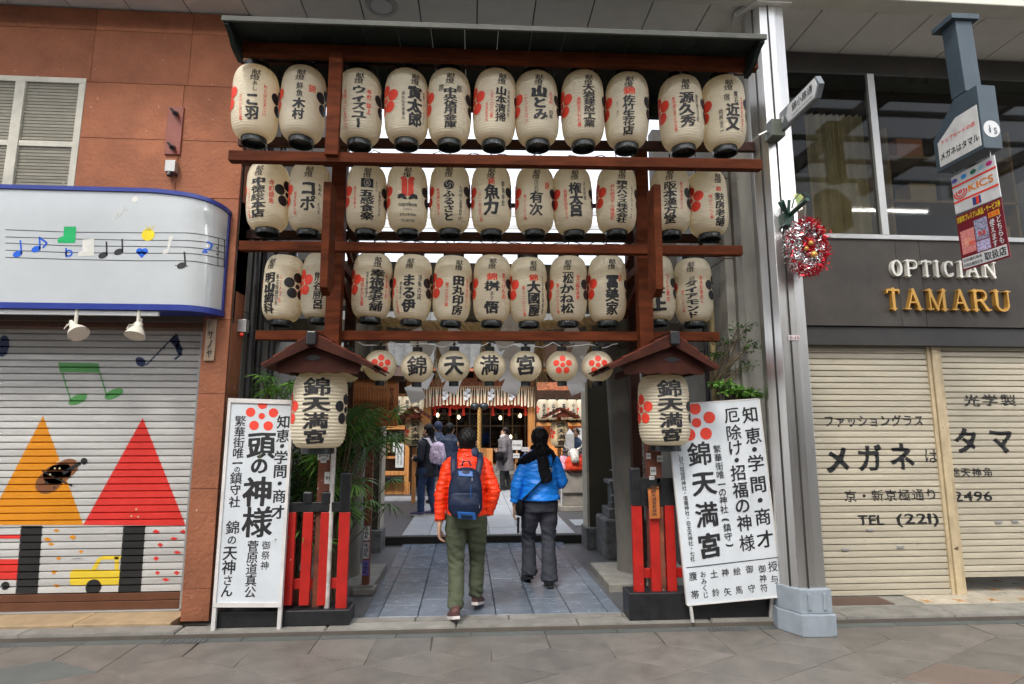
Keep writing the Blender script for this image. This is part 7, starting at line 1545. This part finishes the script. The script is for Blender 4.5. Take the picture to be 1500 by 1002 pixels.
# 1. man in the orange jacket, walking away
t, fr = person('man in a puffy orange red jacket walking up the path with a navy backpack', -.05, 5.31, 0, .045, .97)
SK = .97
lf, rf_ = (-.075, -.17, .01), (.09, .20, .03)       # left foot trailing near the camera, right foot ahead
hipL, hipR, knL, knR, anL, anR = (-.085, 0, .86), (.085, 0, .86), (-.085, .03, .46), (.10, .16, .47), (-.085, -.13, .10), (.095, .19, .11)
mb = MB(); head(fr, 1.53, mb, 1.0)
limb(mb, [fr(0, 0, .84), fr(0, .0, 1.05), fr(0, .0, 1.32), fr(0, -.005, 1.42)], [(.14, .09), (.13, .09), (.13, .085), (.06, .06)])
for h, k, a in ((hipL, knL, anL), (hipR, knR, anR)): limb(mb, [fr(*h), fr(*k), fr(*a)], [.085, .055, .038])
shL, elL, wrL = (-.15, .0, 1.30), (-.235, -.03, 1.06), (-.24, -.06, .80); shR, elR, wrR = (.15, 0, 1.30), (.255, -.05, 1.08), (.19, .03, .86)
for s_1, e_1, w_1 in ((shL, elL, wrL), (shR, elR, wrR)): limb(mb, [fr(*s_1), fr(*e_1), fr(*w_1)], [.04, .036, .028])
hand(mb, fr(-.24, -.065, .79), (-.0, .03, -1), (.1, 1, 0), (1, 0, 0), 1.0, .5)
fused(mb, 'body', skin_m, t, .007, 2)
pants = pm('olive_trousers', (.082, .095, .06), .8, spec=.15, var=.12, bump=.25, bscale=220); mb = MB()
limb(mb, [fr(0, 0, .76), fr(0, 0, .9), fr(0, 0, .97)], [(.165, .115), (.175, .125), (.165, .11)])
limb(mb, [fr(-.085, 0, .90), fr(-.095, .01, .74), fr(-.09, .03, .46), fr(-.085, -.06, .26), fr(-.085, -.13, .09)], [(.10, .115), (.095, .102), (.072, .077), (.07, .078), (.066, .076)])
limb(mb, [fr(.085, 0, .90), fr(.095, .04, .74), fr(.10, .15, .47), fr(.095, .16, .26), fr(.095, .19, .12)], [(.10, .115), (.095, .102), (.07, .076), (.067, .075), (.062, .072)])
fused(mb, 'trousers', pants, t, .008, 2, .007, 9, zs=2.2, wr=folds(.9, (.5, .62, .2, .15)))
jack = pm('orange_jacket', (.85, .045, .007), .45, spec=.35, var=.05, scale=5, bump=.05, bscale=200); mb = MB()
limb(mb, [fr(0, 0, .86), fr(0, 0, 1.0), fr(0, .0, 1.2), fr(0, -.0, 1.33), fr(0, -.0, 1.40), fr(0, -.005, 1.44)], [(.18, .14), (.172, .135), (.182, .135), (.185, .12), (.125, .10), (.085, .085)], .035, .058, 28)
limb(mb, [fr(-.12, 0, 1.375), fr(-.172, 0, 1.30), fr(-.235, -.03, 1.06), fr(-.24, -.06, .83)], [.045, .062, .058, .046], .05, .055)
limb(mb, [fr(.12, 0, 1.375), fr(.172, 0, 1.30), fr(.25, -.05, 1.08), fr(.19, .0, .88)], [.045, .062, .058, .052], .05, .055)
limb(mb, [fr(0, -.01, 1.38), fr(0, -.01, 1.475)], [(.088, .082), (.082, .08)])
fused(mb, 'jacket', jack, t, .0056, 1, .008, 14, zs=2.6)
mb = MB(); limb(mb, [fr(.0, .03, 1.30), fr(.055, -.035, 1.42), fr(.05, -.02, 1.475)], [.05, .055, .05]); fused(mb, 'hood', pm('hood_navy', (.02, .03, .07), .6), t, .01, 2)
mb = MB(); mb.ell(fr(0, -.028, 1.558), (.084, .10, .096), 20, 14); mb.loft([fr(0, -.05, 1.56), fr(0, -.055, 1.47)], [.078, .066], [.055, .04], n=16); fused(mb, 'hair', hair_m, t, .007, 1, .008, 55, zs=.35)
smat, ssol = pm('shoe_brown', (.11, .035, .03), .6, var=.4, scale=30, hue=(.05, .04, .04)), pm('sole_white', (.6, .55, .52), .6)
shoe(fr, 'shoe', (-.085, -.17, .035), 12, -16, smat, ssol, t); shoe(fr, 'shoe', (.095, .18, .05), -14, -12, smat, ssol, t)
# backpack
bp = thing('backpack', 'navy blue backpack with bright blue panels on the orange jacket', 'backpack', fr(-.01, -.22, 1.0)); nv = pm('navy_nylon', (.009, .017, .045), .5, spec=.3, var=.12, bump=.3, bscale=160); bb = pm('blue_nylon', (.015, .10, .34), .45, var=.1)
mb = MB(); limb(mb, [fr(-.01, -.19, .885), fr(-.01, -.205, .96), fr(-.01, -.21, 1.12), fr(-.01, -.20, 1.25), fr(-.01, -.18, 1.30)], [(.115, .07), (.148, .085), (.145, .085), (.12, .07), (.08, .045)], n=28); fused(mb, 'main_bag', nv, bp, .008, 2, .004, 12)
mb = MB(); limb(mb, [fr(-.015, -.27, .9), fr(-.015, -.285, 1.0), fr(-.015, -.28, 1.1)], [(.11, .03), (.13, .035), (.12, .02)], n=24); fused(mb, 'front_pocket', nv, bp, .008, 2, .004, 12)
def patch(pts, off, name, m, parent): MB().prism([(x, z) for x, z in pts], 0, .012).build(name, m, parent, local=True, bevel=.003); o = parent.children[-1]; o.location = off; return o
def patchw(x0, x1, z0, z1, y, name, m, tl=0.0, rx=0.0):
    c = fr((x0 + x1) / 2, y, (z0 + z1) / 2); w, h = (x1 - x0) / 2, (z1 - z0) / 2; o = MB().prism([(-w + tl, -h), (w, -h - tl * .6), (w - tl * .5, h - tl * .5), (-w + tl * .5, h)], -.006, .006).build(name, m, bp, local=True, bevel=.004); o.location = c - bp.location; o.rotation_euler = (rx, 0, 0); return o
patchw(-.08, .055, 1.235, 1.285, -.262, 'top_panel', bb, .012, R(-28)); patchw(-.085, .085, .885, .945, -.312, 'lower_panel', bb, .02, R(14)); patchw(-.05, .055, .895, .92, -.325, 'lower_opening', nv, .01, R(14)); patchw(.035, .042, 1.05, 1.16, -.306, 'zip_pull', bb, 0, R(-4)); patchw(.045, .05, 1.2, 1.225, -.291, 'label', white_m, 0, R(-10)); patchw(.11, .115, .97, 1.0, -.284, 'label', white_m, 0)
for s in (-1, 1): MB().loft([fr(s * .105 - .01, -.16, 1.23), fr(s * .12, -.13, 1.36), fr(s * .115, -.03, 1.425), fr(s * .12, .08, 1.38)], [.028, .028, .028, .028], [.011] * 4, n=10, ref=(1, 0, 0)).build('strap', nv, bp, smooth=60)
MB().loft([fr(-.045, -.17, 1.32), fr(-.03, -.17, 1.36), fr(.02, -.17, 1.36), fr(.035, -.17, 1.32)], .008, n=8).build('grab_loop', nv, bp, smooth=60)

# 2. woman in the blue jacket, walking away
t, fr = person('woman in a puffy bright blue jacket with a black scarf walking up the path', .71, 6.25, 3, .045, .99)
mb = MB(); head(fr, 1.50, mb, .95)
limb(mb, [fr(0, 0, .82), fr(0, .0, 1.02), fr(0, .0, 1.3), fr(0, -.005, 1.38)], [(.14, .09), (.12, .085), (.12, .08), (.055, .055)])
for h, k, a in (((-.085, 0, .82), (-.10, .15, .45), (-.10, .13, .12)), ((.085, 0, .82), (.085, .03, .45), (.075, -.10, .09))): limb(mb, [fr(*h), fr(*k), fr(*a)], [.085, .052, .035])
limb(mb, [fr(-.14, 0, 1.25), fr(-.25, -.02, 1.02), fr(-.27, .03, .80)], [.045, .036, .026]); limb(mb, [fr(.14, 0, 1.25), fr(.24, .02, 1.03), fr(.18, .2, .95)], [.045, .036, .026])
hand(mb, fr(-.27, .035, .79), (-.05, .1, -1), (.1, 1, 0), (1, 0, 0), .92, .45); hand(mb, fr(.17, .21, .95), (-.4, 1, .1), (0, 0, 1), (-1, 0, 0), .9, .6)
fused(mb, 'body', skin_m, t, .008, 2)
mb = MB(); limb(mb, [fr(0, 0, .74), fr(0, 0, .86), fr(0, 0, .96)], [(.175, .12), (.18, .13), (.16, .11)])
limb(mb, [fr(-.09, 0, .86), fr(-.10, .05, .7), fr(-.105, .15, .45), fr(-.10, .14, .25), fr(-.10, .12, .07)], [(.105, .115), (.098, .1), (.072, .075), (.076, .08), (.088, .09)])
limb(mb, [fr(.09, 0, .86), fr(.095, .02, .7), fr(.09, .03, .45), fr(.085, -.03, .25), (fr(.08, -.09, .05))], [(.105, .115), (.098, .1), (.074, .077), (.078, .082), (.09, .09)])
fused(mb, 'trousers', pm('charcoal_trousers', (.05, .053, .068), .8, spec=.15, var=.15, bump=.2, bscale=200), t, .008, 2, .007, 9, zs=2, wr=folds(.8, (.48, .6, .16)))
bj = pm('blue_jacket', (.012, .25, .90), .4, var=.05, bump=.04); mb = MB()
limb(mb, [fr(0, 0, .86), fr(0, 0, .97), fr(0, 0, 1.15), fr(0, 0, 1.28), fr(0, 0, 1.36), fr(0, -.005, 1.42)], [(.215, .165), (.195, .15), (.185, .135), (.185, .12), (.12, .095), (.075, .075)], .045, .075, 28)
limb(mb, [fr(-.11, 0, 1.335), fr(-.165, 0, 1.26), fr(-.25, -.02, 1.03), fr(-.272, .02, .84)], [.05, .064, .062, .046], .055, .055); limb(mb, [fr(.11, 0, 1.335), fr(.165, 0, 1.26), fr(.245, .02, 1.05), fr(.19, .17, .97)], [.05, .064, .062, .046], .055, .055)
fused(mb, 'jacket', bj, t, .006, 1, .007, 11, zs=2.4)
blk_cloth = pm('black_cloth', (.008, .008, .01), .85, spec=.12, var=.3, bump=.4, bscale=90); mb = MB()
mb.ell(fr(0, -.02, 1.53), (.092, .105, .105), 20, 14); mb.loft([fr(0, -.04, 1.54), fr(0, -.06, 1.42), fr(.0, -.10, 1.33)], [.085, .07, .05], [.06, .055, .035], n=16); fused(mb, 'hair', hair_m, t, .008, 1, .008, 55, zs=.35)
mb = MB(); limb(mb, [fr(-.22, .02, 1.225), fr(-.16, -.085, 1.29), fr(-.05, -.125, 1.355), fr(.05, -.11, 1.37), fr(.09, -.02, 1.39)], [(.05, .03), (.06, .03), (.06, .03), (.06, .035), (.05, .03)]); limb(mb, [fr(.0, -.13, 1.37), fr(.02, -.165, 1.2), fr(.05, -.18, 1.06)], [(.055, .025), (.065, .028), (.06, .02)]); limb(mb, [fr(-.08, .02, 1.40), fr(-.0, -.09, 1.42), fr(.08, .0, 1.40)], [.04, .045, .04])
fused(mb, 'scarf', blk_cloth, t, .008, 1, .007, 22)
shb = pm('shoe_black', (.015, .015, .015), .4); shoe(fr, 'shoe', (-.10, .13, .035), 10, -18, shb, shb, t, .25); shoe(fr, 'shoe', (.08, -.10, .012), -5, 0, shb, shb, t, .25)
bg = thing('shoulder_bag', 'black shoulder bag and strap worn across the blue jacket', 'bag', fr(-.24, .0, .85)); mb = MB()
pts = [fr(.13, .0, 1.37), fr(.14, -.11, 1.32), fr(.09, -.165, 1.2), fr(-.02, -.18, 1.07), fr(-.13, -.165, .96), fr(-.20, -.11, .88)]; mb.loft(pts, [.026] * 6, [.007] * 6, n=10, ref=(.6, 0, .8)).build('strap', blk_cloth, bg, smooth=60)
mb = MB(); limb(mb, [fr(-.215, -.02, .72), fr(-.22, -.03, .79), fr(-.21, -.04, .87)], [(.038, .08), (.045, .09), (.03, .07)]); fused(mb, 'bag_body', blk_cloth, bg, .01, 2, .005, 12); MB().loft([fr(-.24, -.06, .7), fr(-.245, -.065, .54)], [.015, .01], n=6).build('strap_end', blk_cloth, bg)
c = fr(.085, -.172, 1.19); MB().box(c.x - .02, c.x + .02, c.y - .008, c.y + .002, c.z - .015, c.z + .015).build('buckle', steel_m, bg, bevel=.003)

# 3. visitor in a dark coat and jeans, turned to the left
denim = pm('denim', (.02, .045, .12), .8, var=.2, bump=.3, bscale=160); dkc = pm('dark_coat', (.010, .013, .022), .8, var=.3, bump=.2)
def visitor(label, X, Y, yaw, hh, coat, legs, coat_bottom, z=.14, shoes=None, hairlen=.1, hairmat=None, wide=1.0, armf=.12):
    t, fr = person(label, X, Y, yaw, z); k = hh / 1.65
    g = lambda x, y, zz: fr(x, y, zz * k)
    mb = MB(); head(fr, 1.52 * k, mb, .96); limb(mb, [g(0, 0, .82), g(0, 0, 1.3), g(0, 0, 1.4)], [(.14, .09), (.15, .09), (.06, .06)])
    limb(mb, [g(-.08, 0, .85), g(-.09, .06, .45), g(-.09, .05, .09)], [.08, .052, .036]); limb(mb, [g(.08, 0, .85), g(.09, -.02, .45), g(.09, -.12, .09)], [.08, .052, .036])
    for s in (-1, 1): limb(mb, [g(s * .16, 0, 1.28), g(s * .22, 0, 1.02), g(s * .15, armf + .08, 1.0)], [.045, .036, .026]); hand(mb, g(s * .14, armf + .1, 1.0), (-s * .3, 1, .2), (0, .0, 1), (-s, 0, 0), .9, .5)
    fused(mb, 'body', skin_m, t, .009, 2)
    for s in (-1, 1):   # eyes and mouth
        mb = MB().ell(fr(s * .032, .087, 1.527 * k), (.009, .006, .006), 8, 6).build('eye', blk_m, t)
    mb = MB(); limb(mb, [g(0, 0, .76), g(0, 0, .94)], [(.15, .11), (.14, .1)]); limb(mb, [g(-.08, 0, .86), g(-.09, .06, .45), g(-.09, .05, .07)], [.098, .07, .062]); limb(mb, [g(.08, 0, .86), g(.09, -.02, .45), g(.09, -.12, .07)], [.098, .07, .062]); fused(mb, 'trousers', legs, t, .01, 2, .007, 10, zs=2)
    mb = MB(); limb(mb, [g(0, 0, coat_bottom), g(0, 0, .95), g(0, 0, 1.15), g(0, 0, 1.29), g(0, 0, 1.37), g(0, 0, 1.43)], [(.21 * wide, .16 * wide), (.175 * wide, .14), (.17, .125), (.18, .115), (.11, .09), (.07, .07)], n=24)
    for s in (-1, 1): limb(mb, [g(s * .14, 0, 1.31), g(s * .19, 0, 1.25), g(s * .235, -.01, 1.02), g(s * .16, armf + .04, 1.0)], [.065, .07, .06, .045])
    fused(mb, 'coat', coat, t, .01, 2, .006, 12)
    mb = MB(); mb.ell(fr(0, -.02, 1.545 * k), (.087, .1, .095), 18, 12); mb.loft([fr(0, -.05, 1.54 * k), fr(0, -.065, (1.54 - hairlen) * k)], [.08, .055], [.05, .03], n=14); fused(mb, 'hair', hairmat or hair_m, t, .009, 1, .008, 55, zs=.35)
    sm_ = shoes or shb; shoe(fr, 'shoe', (-.09, .05, .01), 0, 0, sm_, ssol if shoes else sm_, t); shoe(fr, 'shoe', (.09, -.12, .01), 0, 0, sm_, ssol if shoes else sm_, t); return t, fr, g
sp_ = pm('shoe_purple', (.12, .1, .2), .7)
t, fr, g = visitor('visitor in a dark coat and jeans standing left with a patterned backpack', -.80, 10.5, 62, 1.60, dkc, denim, .68, shoes=sp_, hairlen=.22)
bk = thing('backpack', 'pale pink and grey patterned backpack on the dark coat', 'backpack', g(0, -.2, 1.1)); pat = pm('pattern_cloth', (.42, .34, .46), .7, var=.9, scale=22, hue=(.08, .07, .12), spot=((.7, .25, .4), .25, 16)); mb = MB(); limb(mb, [g(0, -.19, .92), g(0, -.21, 1.05), g(0, -.2, 1.22), g(0, -.17, 1.3)], [(.13, .07), (.15, .085), (.13, .07), (.07, .04)]); fused(mb, 'main_bag', pat, bk, .01, 2, .006, 12)
for s in (-1, 1): MB().loft([g(s * .09, -.15, 1.24), g(s * .1, -.07, 1.37), g(s * .1, .06, 1.37), g(s * .11, .12, 1.2)], [.025] * 4, [.01] * 4, n=8, ref=(1, 0, 0)).build('strap', pm('strap_pale', (.6, .55, .65), .7), bk, smooth=60)
t, fr, g = visitor('man in a navy jacket standing behind the orange jacketed man', -.44, 11.3, -20, 1.62, pm('navy_jacket', (.015, .03, .07), .6), denim, .8, hairlen=.1)
t, fr, g = visitor('capped visitor in a dark jacket reading at the amulet stall', -.72, 12.1, 30, 1.66, pm('navy_jacket_faded', (.03, .05, .1), .6), denim, .8, hairlen=.1, hairmat=pm('cap_cloth', (.02, .03, .07), .8))
t, fr, g = visitor('woman in a long grey coat in profile with a black handbag', .80, 14.6, 80, 1.55, pm('grey_coat', (.16, .145, .155), .85, var=.1), pm('tights', (.01, .01, .012), .7), .50, hairlen=.1, wide=1.1)
mb = MB(); limb(mb, [g(0, .03, 1.36), g(0, .07, 1.44)], [(.09, .09), (.085, .08)]); fused(mb, 'scarf', pm('white_scarf', (.6, .58, .55), .9), t, .01, 2, .006, 20)
hb = thing('handbag', 'black handbag on the arm of the woman in the grey coat', 'bag', g(-.2, .05, .9)); mb = MB(); limb(mb, [g(-.25, .12, .78), g(-.26, .12, .9), g(-.26, .12, 1.0)], [(.09, .17), (.1, .19), (.06, .12)]); fused(mb, 'bag_body', blk_cloth, hb, .014, 2)
MB().loft([g(-.26, .0, 1.0), g(-.25, .02, 1.1), g(-.25, .2, 1.1), g(-.26, .22, 1.0)], .01, n=6).build('handle', blk_cloth, hb)
t, fr, g = visitor('person in blue partly hidden behind the bull statue', P(843, 650, 12.8).x, 12.8, 170, 1.52, pm('slate_jacket', (.05, .09, .17), .7), denim, .8)
bpy.data.objects.remove(_go); bpy.data.scenes.remove(TMP)
